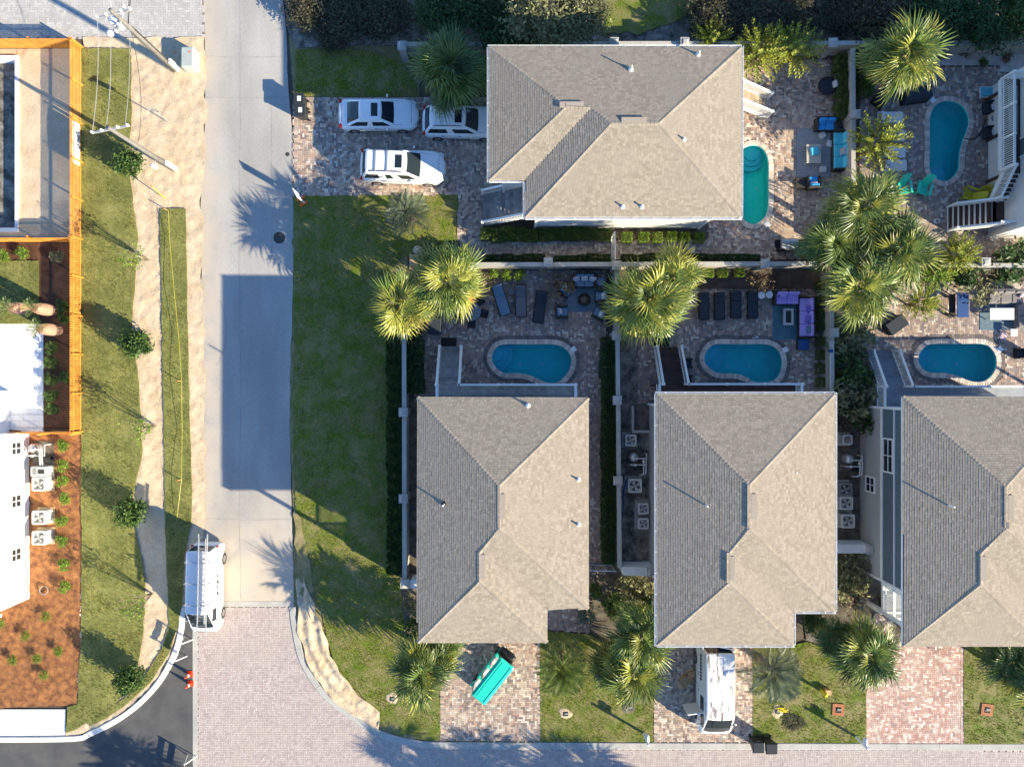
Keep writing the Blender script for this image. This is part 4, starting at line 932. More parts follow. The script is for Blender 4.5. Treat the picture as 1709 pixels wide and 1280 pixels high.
def palm(label, px, py, zc, rpx, mats=(('frond', 1.0),), n=46, skirt=0, dead=0, cat='palm', group=None, low=-38):
    """fan palm: px, py the crown centre in the photograph at crown height zc"""
    x, y = g(px, py, zc); t = thing('fan_palm', label, 'palm', (x, y, 0), 0, group); rad = rpx / S * (1 - zc / H); s = rad / 1.8; n = int(n * .84)
    trunk(t, zc, .2, .16)
    for i in range(n + skirt + dead):
        q = i / max(1, n - 1); el = 78 - (78 - low) * q ** .8 + rnd(-14, 14); az = i * 137.5 + rnd(-22, 22); sc_ = s * rnd(.78, 1.12) * (.8 if q < .15 else 1)
        m = random.choices([a for a, _ in mats], [b for _, b in mats])[0]
        if i >= n: m = 'frond_dead'; el = rnd(-68, -45) if i < n + skirt else rnd(-30, 0); sc_ *= .92; az = rnd(0, 360) if i < n + skirt else rnd(215, 330)
        me = random.choice(FAN[m]); mw = Matrix.Translation((0, 0, zc - .05 - .25 * q)) @ Matrix.Rotation(R(az), 4, 'Z') @ Matrix.Rotation(-R(el), 4, 'Y') @ Matrix.Rotation(rnd(-.95, .95), 4, 'X') @ Matrix.Scale(sc_, 4)
        link('frond', me, t, mw)
    return t
def pindo(label, px, py, zc, rpx, mat='frond_silver', n=26, s_=None):
    x, y = g(px, py, zc); t = thing('feather_palm', label, 'palm', (x, y, 0)); rad = rpx / S * (1 - zc / H); s = rad / 1.5
    trunk(t, zc, .24, .17)
    for i in range(n):
        q = i / (n - 1); el = 72 - 75 * q + rnd(-6, 6); mw = Matrix.Translation((0, 0, zc - .05)) @ Matrix.Rotation(R(i * 137.5 + rnd(-10, 10)), 4, 'Z') @ Matrix.Rotation(-R(el), 4, 'Y') @ Matrix.Rotation(rnd(-.3, .3), 4, 'X') @ Matrix.Scale(s * rnd(.85, 1.05), 4)
        link('frond', random.choice(FEA[mat]), t, mw)
    return t
Y = (('frond', .62), ('frond_yellow', .38)); G = (('frond', .72), ('frond_yellow', .16), ('frond_dark', .12)); YY = (('frond_yellow', .6), ('frond', .4)); D = (('frond_dark', .8), ('frond', .2))
palm('large dark green fan palm beside the parked cars and shaded lawn patch', 752, 118, 3.0, 66, (('frond', .6), ('frond_dark', .4)), 54)
palm('fan palm with orange lower fronds above the dark hedge corner', 672, 505, 3.6, 54, YY, 50, dead=7)
palm('bushy yellow green fan palm overhanging the round glass table', 748, 468, 3.8, 62, YY, 54, dead=3)
palm('broad yellow green fan palm beside the navy lounge seating', 1082, 505, 3.6, 66, YY, 56, dead=6)
palm('slimmer fan palm rising over the low wall behind the broad yellow green palm', 1124, 462, 3.8, 50, YY, 44, dead=2)
palm('shaggy fan palm with a skirt of dry fronds in front of the gravel bed', 1510, 92, 4.4, 63, YY, 48, skirt=22, low=-30)
palm('tall fan palm of the cluster beside the blue cushioned sofa', 1440, 350, 4.6, 66, Y, 50)
palm('fan palm of the cluster hanging over the barbecue grill', 1392, 405, 4.2, 52, G, 44)
palm('fan palm of the cluster beside the orange tinted steps', 1502, 418, 4.4, 60, Y, 50)
palm('fan palm of the cluster leaning over the low wall towards the purple sofa', 1436, 482, 4.2, 60, YY, 52, dead=2)
palm('fan palm in front of the house with plain eaves, left of the golf cart driveway', 706, 1118, 3.2, 56, G, 48)
palm('small fan palm tucked against the left front corner of the plain eaved house', 738, 1082, 2.8, 38, Y, 34)
palm('fan palm between the two front lawns, beside the house with white gutters', 1072, 1062, 3.4, 56, G, 48)
palm('wide fan palm next to the box and van driveway', 1058, 1122, 2.8, 54, Y, 44)
palm('dark low fan palm at the edge of the bright front lawn', 1022, 1112, 2.0, 40, G, 34)
palm('upright fan palm beside the red brick driveway', 1448, 1092, 3.2, 58, G, 52)
palm('dark fan palm growing in the bed behind the upright fan palm', 1400, 1070, 2.4, 40, D, 36)
palm('shaded fan palm in front of the slate blue house', 1688, 1100, 2.8, 48, D, 42)
palm('shaded fan palm beside the first shaded palm by the slate blue house', 1735, 1150, 3.6, 52, G, 40)
pindo('green feather palm on the bright front lawn beside the golf cart', 937, 1112, 1.9, 46, 'frond', 28)
pindo('silver feather palm on the lawn below the white car', 681, 356, 1.5, 38, 'frond_silver', 30)
pindo('grey feather palm beside the white van with rusty roof', 1287, 1118, 1.9, 50, 'frond_silver', 26)
# palms across the street whose shadows fall on the bricks
for i, (px, py, z) in enumerate(((956, 1505, 4.6), (1123, 1520, 4.6), (1269, 1512, 4.4), (440, 1521, 4.6), (1040, 1530, 4.2))): palm('fan palm on the far side of the brick street', px, py, z, 56, G, 40, group='palms across the brick street')
for i, (px, py, z) in enumerate(((720, 470, 0),)): pass
# --- leaf crowns: a few normalised crowns, copied and scaled
def crown_mesh(name, mat, n, size, clumps, seed, flat=1.0, hollow=.35, twigs=0):
    rr = random.Random(seed); V = []; F = []; C = []
    for _ in range(clumps):
        while True:
            p = Vector((rr.uniform(-1, 1), rr.uniform(-1, 1), rr.uniform(-.75, 1)))
            if hollow < p.length < 1: break
        C.append((p * .82, rr.uniform(.16, .34)))
    for i in range(n):
        c, r = rr.choice(C); p = c + Vector((rr.gauss(0, 1), rr.gauss(0, 1), rr.gauss(0, .8))) * r * .62
        if p.length > 1.08: p *= 1.08 / p.length
        p.z *= flat; a = Vector((rr.gauss(0, 1), rr.gauss(0, 1), rr.gauss(0, .7))).normalized(); b = a.cross(Vector((rr.gauss(0, 1), rr.gauss(0, 1), rr.gauss(0, 1)))).normalized()
        s = size * rr.uniform(.6, 1.3); o = len(V); V += [p - a * s, p + b * s * .45, p + a * s, p - b * s * .45]; F.append((o, o + 1, o + 2, o + 3))
    me = bpy.data.meshes.new(name); me.from_pydata([tuple(v) for v in V], [], F); me.materials.append(MAT[mat]); me.update(); return me
def spike_mesh(name, mat, n, seed):
    """shrub of radiating leafy shoots"""
    rr = random.Random(seed); V = []; F = []
    for i in range(n):
        z = rr.uniform(-.25, 1); a = i * 2.39996; h = math.sqrt(max(0, 1 - min(1, abs(z)) ** 2)); d = Vector((math.cos(a) * h, math.sin(a) * h, z * .8 + .25)).normalized(); L = rr.uniform(.75, 1.1); b0 = rr.uniform(.12, .4)
        for k in range(26):
            t = b0 + (1 - b0) * k / 25; p = d * L * t; p.z -= .12 * t * t; th = k * 2.4; sd_ = d.orthogonal().normalized(); s2 = d.cross(sd_); e = (sd_ * math.cos(th) + s2 * math.sin(th) + d * .9).normalized(); w_ = e.cross(d).normalized() * .028; l = .15 * (1.1 - .4 * t); o = len(V)
            V += [p, p + e * l * .5 + w_, p + e * l, p + e * l * .5 - w_]; F.append((o, o + 1, o + 2, o + 3))
    me = bpy.data.meshes.new(name); me.from_pydata([tuple(v) for v in V], [], F); me.materials.append(MAT[mat]); me.update(); return me
CR = {}
for m in ('leaf_dark', 'leaf_mid', 'leaf_bright', 'leaf_olive', 'leaf_grey', 'leaf_brush', 'leaf_brown', 'leaf_yellow'):
    CR[m] = [crown_mesh('crown', m, 900, .12, 34, k) for k in range(2)]
BIG_ = {m: [crown_mesh('crown', m, 5200, .055, 90, 10 + k, .9, .4) for k in range(2)] for m in ('leaf_dark', 'leaf_olive', 'leaf_brush', 'leaf_mid')}
SPARSE = {m: [crown_mesh('crown', m, 300, .085, 22, 20 + k, 1.0, .1) for k in range(2)] for m in ('leaf_yellow', 'leaf_brown', 'leaf_bright', 'leaf_olive')}
SPIKE = {m: [spike_mesh('crown', m, 52, 30 + k) for k in range(2)] for m in ('leaf_yellow', 'leaf_bright')}
BOXY = {}
def box_crown(mat, seed):
    rr = random.Random(seed); V = []; F = []
    for i in range(1500):
        ax = rr.choice((0, 1, 2, 2)); p = Vector((rr.uniform(-1, 1), rr.uniform(-1, 1), rr.uniform(-1, 1)))
        p[ax] = (1 if ax == 2 or rr.random() < .5 else -1) * rr.uniform(.86, 1.06); q = p.copy(); q.x *= .95; q.y *= .95
        a = Vector((rr.gauss(0, 1), rr.gauss(0, 1), rr.gauss(0, 1))).normalized(); b = a.cross(Vector((rr.gauss(0, 1), rr.gauss(0, 1), rr.gauss(0, 1)))).normalized(); s = .13 * rr.uniform(.6, 1.3); o = len(V)
        V += [q - a * s, q + b * s * .5, q + a * s, q - b * s * .5]; F.append((o, o + 1, o + 2, o + 3))
    me = bpy.data.meshes.new('crown'); me.from_pydata([tuple(v) for v in V], [], F); me.materials.append(MAT[mat]); me.update(); return me
for m in ('leaf_dark', 'leaf_mid', 'leaf_bright'): BOXY[m] = [box_crown(m, 5), box_crown(m, 6)]
def stems(parent, h, r, n=5, mat='bark', thick=.03, zt=.8):
    mb = MB()
    for i in range(n):
        a = i * 2.4 + rnd(-.3, .3); q = rnd(.35, .8) * r; mb.tube([(0, 0, -.03), (math.cos(a) * q * .35, math.sin(a) * q * .35, h * .45), (math.cos(a) * q, math.sin(a) * q, h * zt * rnd(.85, 1.1))], thick, 5, r1=thick * .35)
    return mb.build('trunk' if thick > .05 else 'stems', mat, parent, True)
def shrub(label, px, py, r, h, mat, lib=None, cat='shrub', group=None, name='shrub', sx=1.0, zi=None, n=5):
    """px, py: where its crown middle shows in the photograph"""
    lib = lib or CR; zc = h * .52; x, y = g(px, py, zc); t = thing(name, label, cat, (x, y, 0), rnd(0, 6.28) if lib is not BOXY else 0, group)
    stems(t, h, r, n, thick=max(.012, .02 * r)); o = link('crown', random.choice(lib[mat]), t, Matrix.Translation((0, 0, zc)) @ Matrix.Diagonal((r * sx, r, h * .5, 1)))
    return t
def tree(label, px, py, r, h, zc, mat, lib, group=None, name='tree', n=7, thick=.1, hz=None):
    """px, py: crown middle in the photograph at height zc"""
    x, y = g(px, py, zc); t = thing(name, label, 'tree', (x, y, 0), rnd(0, 6.28), group)
    stems(t, zc, r, n, 'bark', thick, 1.0); link('crown', random.choice(lib[mat]), t, Matrix.Translation((0, 0, zc)) @ Matrix.Diagonal((r, r, hz or h - zc, 1)))
    return t
# young magnolias and thin trees on the verge
for i, (px, py) in enumerate(((213, 272), (226, 572), (217, 856), (217, 1134))):
    lab = ('round dark magnolia beside the leaning utility pole', 'round dark magnolia in the middle of the verge, in flower', 'round dark magnolia on the verge level with the white stucco house', 'round dark magnolia near the curved new kerb')[i]
    x, y = g(px, py, 1.1); t = thing('magnolia', lab, 'tree', (x, y, 0)); stems(t, 1.9, .6, 5, 'bark', .04)
    link('crown', crown_mesh('crown', 'leaf_dark', 2200, .1, 60, 50 + i, 1.0, .3), t, Matrix.Translation((0, 0, 1.1)) @ Matrix.Diagonal((.92, .92, 1.05, 1)))
    link('crown', crown_mesh('crown', 'leaf_mid', 600, .1, 44, 80 + i, 1.0, .6), t, Matrix.Translation((0, 0, 1.12)) @ Matrix.Diagonal((.94, .94, 1.06, 1)))
for i, (px, py) in enumerate(((251, 435), (261, 711), (255, 990))):
    lab = ('thin young tree with few leaves on the verge beside the cedar fence middle', 'thin young tree with few leaves level with the end of the cedar fence', 'thin young tree with few leaves beside the white ladder van')[i]
    x, y = g(px, py); t = thing('young_tree', lab, 'tree', (x, y, 0)); mb = MB()
    for k in range(9):
        a = k * 2.4; q = rnd(.4, .95); p1 = Vector((math.cos(a) * q * .4, math.sin(a) * q * .4, 1.5)); p2 = Vector((math.cos(a) * q, math.sin(a) * q, rnd(2.6, 3.3)))
        mb.tube([(0, 0, -.03), p1 * .5, p1, p2], .03, 5, r1=.008)
        for _ in range(3): s = p1.lerp(p2, rnd(.2, .8)); mb.tube([s, s + Vector((rnd(-.4, .4), rnd(-.4, .4), rnd(.2, .6)))], .009, 4, r1=.004)
    mb.build('trunk', 'twig', t); link('crown', SPARSE['leaf_bright'][i % 2], t, Matrix.Translation((0, 0, 2.35)) @ Matrix.Diagonal((1.0, 1.0, .95, 1)))
# small plants
for px, py in ((105, 743), (104, 778), (104, 803), (108, 831), (104, 870), (103, 902), (106, 943), (107, 980)): shrub('bright green shrub in the row along the edge of the red mulch bed', px, py, .42, .62, 'leaf_bright', group='row of shrubs in the mulch bed')
for px, py in ((77, 1029), (43, 1061), (98, 1086), (62, 1098), (22, 1101), (74, 1126), (1, 1040)): shrub('small spiky green plant scattered on the open red mulch', px, py, .4, .55, 'leaf_bright', SPIKE, group='scattered plants in the red mulch')
for px, py in ((86, 581), (86, 605), (84, 633), (86, 660), (88, 683), (108, 630)): shrub('green shrub in the shaded strip between the pale terrace and the cedar fence', px, py, .46, .6, 'leaf_mid', SPIKE if False else CR, group='shrubs beside the terrace')
for px, py, m in ((37, 423, 'leaf_bright'), (5, 428, 'leaf_bright'), (96, 428, 'leaf_olive'), (104, 510, 'leaf_mid'), (106, 530, 'leaf_mid')): shrub('leafy shrub planted inside the cedar fence near the small lawn', px, py, .45, .6, m, group='shrubs by the small fenced lawn')
# three stocky date palms with cut fronds
for i, (px, py, lab) in enumerate(((90, 519, 'stocky young palm with scaly pink trunk in the strip by the fence'), (52, 518, 'stocky young palm with scaly pink trunk on the small fenced lawn'), (99, 552, 'stocky young palm with scaly pink trunk at the terrace corner'))):
    x, y = g(px, py); t = thing('date_palm', lab, 'palm', (x, y, 0)); rings = []
    for k in range(26):
        q = k / 25; r = .27 * (.55 + .7 * math.sin(math.pi * (.15 + .7 * q))) * (1.1 if k % 2 else .88); rings.append([Vector((r * math.cos(a * .5236 + k * .26), r * math.sin(a * .5236 + k * .26), 1.85 * q - .03)) for a in range(12)])
    MB().loft(rings).build('trunk', 'pine_bark', t)
    for k in range(9): link('frond', FEA['frond'][k % 2], t, Matrix.Translation((0, 0, 1.8)) @ Matrix.Rotation(k * 2.4, 4, 'Z') @ Matrix.Rotation(-R(62 - 5 * k), 4, 'Y') @ Matrix.Scale(.42, 4))
# hedges
def hedge(label, a, b, wd, h, mat, step=.75, group=None, jit=.06):
    """a clipped hedge: one thing of neighbouring bushes"""
    A, B = Vector(g(*a, h)), Vector(g(*b, h)); t = thing('hedge', label, 'hedge', (A.x, A.y, 0), 0, group); d = B - A; n = max(1, round(d.length / step)); e = d.normalized(); rz = math.atan2(e.y, e.x)
    for k in range(n):
        q = d * ((k + .5) / n); hh = h * rnd(.92, 1.06)
        MB().tube([(q.x, q.y, -.02), (q.x, q.y, hh * .6)], .03, 5).build('stem', 'bark', t)
        link('bush', random.choice(BOXY[mat]), t, Matrix.Translation((q.x + rnd(-jit, jit), q.y + rnd(-jit, jit), hh * .52)) @ Matrix.Rotation(rz, 4, 'Z') @ Matrix.Diagonal((d.length / n * .56, wd / 2 * rnd(.9, 1.1), hh * .48, 1)))
    return t
hedge('tall dark hedge along the corner lawn beside the low stucco wall', (656, 560), (658, 960), .95, 1.25, 'leaf_dark', .8)
hedge('dark hedge along the inner side of the corner wall by the patio mat', (690, 545), (692, 655), .9, 1.1, 'leaf_dark', .8)
hedge('clipped hedge under the entry stairs of the long hip roofed house', (802, 390), (897, 390), .75, .9, 'leaf_mid', .7)
hedge('clipped hedge under the white south wall before the mulch bed', (903, 390), (1018, 390), .7, .85, 'leaf_mid', .65)
hedge('thin hedge between the brick side path and the low wall', (805, 431), (908, 431), .5, .8, 'leaf_dark', .65)
hedge('thin hedge behind the low wall next to the pale barred gate', (925, 431), (1018, 431), .5, .8, 'leaf_dark', .65)
hedge('thin hedge beside the barbecue grill path', (1040, 430), (1268, 430), .5, .75, 'leaf_dark', .65)
hedge('dark hedge along the low wall east of the plain eaved house', (1014, 562), (1018, 940), .8, 1.1, 'leaf_dark', .8)
hedge('green hedge beside the tall wall near the patio chair with pale cushion', (1409, 90), (1409, 195), .65, 1.0, 'leaf_mid', .8)
hedge('green hedge between the tall wall and the shaggy fan palm', (1441, 85), (1450, 155), .9, 1.1, 'leaf_mid', .9)
for px, py in ((1046, 397), (1074, 397), (1097, 397), (1120, 396), (1142, 397), (1166, 398)): shrub('round clipped boxwood in the row under the white south wall', px, py, .3, .65, 'leaf_bright', BOXY, group='boxwoods under the white wall')
for px, py in ((1183, 456), (1206, 456), (1234, 455)): shrub('bright clipped boxwood below the low wall behind the dark loungers', px, py, .27, .5, 'leaf_bright', BOXY, group='boxwoods behind the dark loungers')
for k, py in enumerate((478, 503, 525, 545, 570, 592, 615, 638)): shrub('green boxwood ball in the row beside the purple sectional sofa', 1371, py, .3, .65, 'leaf_mid', BOXY, group='boxwoods beside the purple sofa')
for px, py in ((845, 459), (868, 459), (823, 458)): shrub('green shrub against the low wall behind the wooden loungers', px, py, .42, .75, 'leaf_bright', CR, group='shrubs behind the wooden loungers')
# bushes with leafy shoots
shrub('yellow green bush with leafy shoots over the white slatted loungers', 1462, 240, 1.8, 4.4, 'leaf_yellow', SPIKE, name='bush', cat='bush')
shrub('yellow green bush with leafy shoots below the brown deck stairs', 1592, 425, 1.5, 3.4, 'leaf_yellow', SPIKE, name='bush', cat='bush')
shrub('yellow green tree at the corner of the long hip roofed house', 1262, 92, 1.9, 3.4, 'leaf_yellow', SPIKE, name='bush', cat='bush')
shrub('yellow green tree overhanging the patio chair by the boundary wall', 1322, 85, 1.9, 3.0, 'leaf_yellow', SPIKE, name='bush', cat='bush')
shrub('small yellow green bush poking above the roof edge by the boundary wall', 1187, 66, 1.3, 2.4, 'leaf_yellow', SPIKE, name='bush', cat='bush')
shrub('yellow green bush hanging below the palm cluster over the patio', 1535, 505, 1.35, 2.6, 'leaf_yellow', SPIKE, name='bush', cat='bush')
shrub('green leafy bush beside the palm cluster and low wall', 1560, 455, 1.3, 2.2, 'leaf_bright', SPIKE, name='bush', cat='bush')
for (px, py, r, h, m, lib, lab) in (
    (927, 473, 1.3, 1.7, 'leaf_brown', SPARSE, 'brown leaved bush hanging over the wooden lounger'), (1272, 462, .95, 1.4, 'leaf_brown', SPARSE, 'bare twiggy bush behind the two white round tables'),
    (1640, 470, 1.7, 2.0, 'leaf_olive', SPARSE, 'thin bush with few leaves over the long navy topped table'), (1690, 440, 1.5, 1.8, 'leaf_dark', CR, 'dark leafy bush behind the grey corner sofa'), (1610, 455, 1.1, 1.7, 'leaf_dark', CR, 'dark bush beside the low wall pillar behind the navy table'),
    (802, 466, .9, 1.5, 'leaf_brown', SPARSE, 'brown leaved bush between the fan palm and the wooden loungers'),
    (1415, 560, 1.5, 1.7, 'leaf_olive', CR, 'olive bush between the low wall and the blue grey stairs'), (1425, 620, 1.4, 2.0, 'leaf_dark', CR, 'dark green bush beside the blue grey stairs'), (1425, 668, 1.6, 2.2, 'leaf_olive', CR, 'olive green bush above the condenser of the narrow side yard'), (1450, 700, 1.1, 1.9, 'leaf_dark', CR, 'dark bush against the grey lower siding'), (1400, 690, 1.1, 1.6, 'leaf_brush', CR, 'brownish bush against the white gutters'),
    (1415, 965, 1.6, 1.9, 'leaf_olive', CR, 'olive bush below the broad white wall by the narrow side yards'), (1432, 1005, 1.3, 1.5, 'leaf_brown', SPARSE, 'brown flowering bush beside the small black planter'), (1360, 1035, .9, 1.2, 'leaf_dark', CR, 'dark bush in the roof notch of the house with white gutters'),
    (1060, 985, 1.2, 1.5, 'leaf_olive', CR, 'olive bush below the broad white front wall'), (1022, 1010, .85, 1.4, 'leaf_mid', CR, 'green bush beside the shaded front walk'), (1085, 1010, .8, 1.2, 'leaf_dark', CR, 'dark green bush against the white gutter corner'),
    (978, 1025, .7, 1.1, 'leaf_grey', CR, 'rounded grey green bush at the roof notch of the plain eaved house'), (994, 985, .5, 1.2, 'leaf_mid', CR, 'narrow green shrub against the eave of the plain eaved house'),
    (692, 1010, .8, 1.3, 'leaf_olive', CR, 'olive grass like bush at the left wall of the plain eaved house'), (690, 1045, .7, 1.1, 'leaf_dark', CR, 'dark bush beside the left front corner of the plain eaved house'),
    (745, 430, .8, 1.0, 'leaf_dark', CR, 'dark bush between the lawn corner and the fan palms'), (655, 470, .7, .9, 'leaf_brush', CR, 'dry brush at the corner of the shaded lawn'), (725, 420, .5, .7, 'leaf_mid', CR, 'small green bush beside the stone ball'),
    (1555, 155, .1, .2, 'leaf_dark', CR, ''), (668, 948, .35, .6, 'leaf_bright', CR, 'light green shrub at the end of the tall dark hedge'),
    (1574, 92, .35, .45, 'leaf_mid', CR, 'small green plant in the white gravel bed behind the shaggy palm'), (1608, 88, .35, .4, 'leaf_brown', CR, 'small dark red plant in the white gravel bed'), (1642, 104, .3, .4, 'leaf_mid', CR, 'small fresh green plant in the white gravel bed'), (1682, 96, .35, .4, 'leaf_brown', CR, 'small red brown plant in the white gravel bed near the railing'),
    (1344, 30, .6, .9, 'leaf_grey', CR, 'pale grey green shrub behind the boundary wall'), (1700, 415, .9, 1.3, 'leaf_olive', SPARSE, 'sparse bush with yellow leaves below the pale house'), (1165, 1180, .1, .1, 'leaf_dark', CR, ''), (1325, 1205, .7, .16, 'leaf_brush', CR, 'dry twiggy ground cover on the lawn beside the black bins')):
    if lab: shrub(lab, px, py, r, h, m, lib, name='bush', cat='bush')
# scrub and trees along the top
for i, (px, py, r, h, zc, m, lib, lab) in enumerate((
    (905, 18, 2.6, 4.6, 3.0, 'leaf_olive', BIG_, 'large olive crowned oak behind the boundary wall'), (975, 22, 1.8, 4.0, 2.8, 'leaf_olive', BIG_, 'smaller olive crowned oak beside the large one'), (845, 48, 1.9, 3.0, 1.9, 'leaf_dark', BIG_, 'dark tree between the large fan palm and the olive oak'), (905, 62, 1.7, 2.4, 1.4, 'leaf_dark', BIG_, 'dark low tree at the boundary wall below the olive oak'),
    (735, 10, 2.0, 2.8, 1.7, 'leaf_dark', BIG_, 'dark tree above the large dark fan palm'), (810, 5, 2.0, 3.0, 1.9, 'leaf_dark', BIG_, 'dark tree next to the olive oak, deep in the scrub'),
    (1475, 25, 2.2, 2.6, 1.4, 'leaf_brush', BIG_, 'brownish scrub thicket behind the shaggy fan palm'), (1560, 18, 2.3, 3.0, 1.8, 'leaf_dark', BIG_, 'dark tree behind the gravel bed wall'), (1645, 25, 2.4, 3.0, 1.8, 'leaf_dark', BIG_, 'dark broad tree behind the boundary wall pillar'), (1720, 18, 2.2, 3.2, 2.0, 'leaf_mid', BIG_, 'dark green tree behind the white deck railing corner'),
    (515, 12, 1.6, 1.5, .8, 'leaf_brush', BIG_, 'brown scrub thicket beside the street top'), (575, 25, 2.0, 1.6, .9, 'leaf_brush', BIG_, 'wide brown scrub thicket above the shaded lawn patch'), (640, 20, 2.0, 1.8, 1.0, 'leaf_brush', BIG_, 'brown scrub thicket beside the free standing pillar'), (555, 62, 1.1, .9, .5, 'leaf_brush', BIG_, 'low scrub just above the shaded lawn patch'),
    (1190, 20, 2.0, 1.8, 1.0, 'leaf_brush', BIG_, 'dry bare scrub beside the rough grass'), (1260, 35, 2.0, 1.8, 1.0, 'leaf_brush', BIG_, 'dry bare scrub behind the yellow green trees'), (1330, 12, 1.7, 1.4, .8, 'leaf_brush', BIG_, 'dry scrub behind the pale shrub'), (1405, 20, 1.7, 1.4, .8, 'leaf_brush', BIG_, 'dry scrub between the pale shrub and the dark trees'))):
    tree(lab, px, py, r, h, zc, m, lib, name='tree' if h > 2 else 'scrub', thick=.09 if h > 2 else .04)
# ================================================================== VEHICLES
def ringpts(x0, x1, w_, rf, rb, bulge=0.0, ns=7, nc=4):
    """outline, front is +x: corners of radius rf (front), rb (rear); starts mid-right side; sides tagged"""
    o = []; tagz = []
    def side(p, q, nm):
        for k in range(ns):
            t = k / ns; o.append((p[0] + (q[0] - p[0]) * t, p[1] + (q[1] - p[1]) * t)); tagz.append(nm)
    def corner(cx, cy, r, a, nm):
        for k in range(nc): t = R(a + 90 * k / nc); o.append((cx + r * math.cos(t), cy + r * math.sin(t))); tagz.append(nm)
    side((x0 + rb, -w_), (x1 - rf, -w_), 'R'); corner(x1 - rf, -w_ + rf, rf, 270, 'c'); side((x1, -w_ + rf), (x1, w_ - rf), 'F'); corner(x1 - rf, w_ - rf, rf, 0, 'c')
    side((x1 - rf, w_), (x0 + rb, w_), 'L'); corner(x0 + rb, w_ - rb, rb, 90, 'c'); side((x0, w_ - rb), (x0, -w_ + rb), 'B'); corner(x0 + rb, -w_ + rb, rb, 180, 'c')
    o = [(x + (bulge * (1 - (y / w_) ** 2) if x > (x0 + x1) / 2 else -bulge * .5 * (1 - (y / w_) ** 2)), y) for x, y in o]
    return o, tagz
def vehicle(name, label, cat, loc, rz, L, W, zb, paint, base, roofr, zr, hood=.14, trunk_=.12, nsw=(3,), roofpaint=None, wheel=.33, sunroof=None, rails=False, bars=(), sides=True, gr=.13, rf=.62, rbk=.42):
    """base: (x rear, x front, half width) of the greenhouse at the belt; roofr: the same at the roof"""
    t = thing(name, label, cat, (*loc, 0), rz); x0, x1, hw = -L / 2, L / 2, W / 2
    # lower body
    def zt(x):
        if x > base[1] - .1: u = (x - base[1] + .1) / (x1 - base[1] + .1); return zb - hood * u * u - .02 * u
        if x < base[0] + .1: u = (base[0] + .1 - x) / (base[0] + .1 - x0); return zb - trunk_ * u * u
        return zb
    rings = []
    for ins, f in ((.06, None), (.02, .0), (.0, .35), (.0, .7), (.035, .92), (.11, 1.0)):
        o, tg = ringpts(x0 + ins * 1.2, x1 - ins * 1.4, hw - ins, rf, rbk, .1); rg = []
        for x, y in o: z = .2 if f is None else .24 + (zt(x) - .24) * f; rg.append(Vector((x, y, z)))
        rings.append(rg)
    mb = MB(); n = len(rings[0]); mb.loft(rings, cap=False); top = rings[-1]; V = list(top); F = []
    # close the top in strips between matching left and right points
    mir = {}
    for i, p in enumerate(top):
        j = min(range(n), key=lambda k: (top[k].x - p.x) ** 2 + (top[k].y + p.y) ** 2); mir[i] = j
    lo = sorted([i for i in range(n) if top[i].y < -.001], key=lambda i: top[i].x)
    for a, b in zip(lo[:-1], lo[1:]):
        A, B, C_, D_ = top[a], top[b], top[mir[b]], top[mir[a]]; rows = []
        for k in range(9): u = k / 8; cr = .035 * (1 - (2 * u - 1) ** 2); rows.append((A.lerp(D_, u) + Vector((0, 0, cr)), B.lerp(C_, u) + Vector((0, 0, cr))))
        for k in range(8): mb.add([rows[k][0], rows[k][1], rows[k + 1][1], rows[k + 1][0]], [(0, 1, 2, 3)])
    f_, b_ = top[lo[-1]], top[mir[lo[-1]]]
    fr = [top[i] for i in range(n) if tg[i] == 'F']; mb.add(fr + [b_, f_], [tuple(range(len(fr) + 2))]) if len(fr) > 1 else None
    bk = [top[i] for i in range(n) if tg[i] == 'B']; mb.add(bk + [top[lo[0]], top[mir[lo[0]]]], [tuple(range(len(bk) + 2))])
    mb.add(rings[0], [tuple(reversed(range(n)))])
    bm = mb.build('body', paint, t, True)
    # greenhouse
    o1, tg = ringpts(base[0], base[1], base[2], gr, gr, .1); o2, _ = ringpts(roofr[0], roofr[1], roofr[2], gr * .8, gr * .8, .07); zo = zb - .02
    lv = [([(x, y) for x, y in o1], zo)]
    for k in (1, 2, 3): u = k / 3.0; lv.append(([(a[0] + (b[0] - a[0]) * u, a[1] + (b[1] - a[1]) * u + 0) for a, b in zip(o1, o2)], zo + (zr - zo) * (u ** .9)))
    n = len(o1); parts = {'frame': MB(), 'windscreen': MB(), 'rear_window': MB()}
    cnt = {}; idx = []
    for i in range(n): k = cnt.get(tg[i], 0); cnt[tg[i]] = k + 1; idx.append(k)
    sidew = {}
    for j in range(3):
        for i in range(n):
            a, b = i, (i + 1) % n; q = [Vector((*lv[j][0][a], lv[j][1])), Vector((*lv[j][0][b], lv[j][1])), Vector((*lv[j + 1][0][b], lv[j + 1][1])), Vector((*lv[j + 1][0][a], lv[j + 1][1]))]
            if tg[i] == 'F': parts['windscreen'].add(q, [(0, 1, 2, 3)])
            elif tg[i] == 'B': parts['rear_window'].add(q, [(0, 1, 2, 3)])
            elif tg[i] in 'LR' and sides and j < 2 and idx[i] not in (nsw if tg[i] == 'R' else tuple(6 - v for v in nsw)) and 0 <= idx[i] <= 6:
                gno = sum(1 for v in (nsw if tg[i] == 'R' else tuple(6 - v for v in nsw)) if v < idx[i]); sidew.setdefault((tg[i], gno), MB()).add(q, [(0, 1, 2, 3)])
            else: parts['frame'].add(q, [(0, 1, 2, 3)])
    parts['frame'].build('pillars', paint, t, True); parts['windscreen'].build('windscreen', 'car_glass', t, True); parts['rear_window'].build('rear_window', 'car_glass', t, True)
    for k, v in sidew.items(): v.build('side_window', 'car_glass', t)
    rr = [[Vector((x, y, lv[3][1])) for x, y in lv[3][0]]]
    cxr = (roofr[0] + roofr[1]) / 2
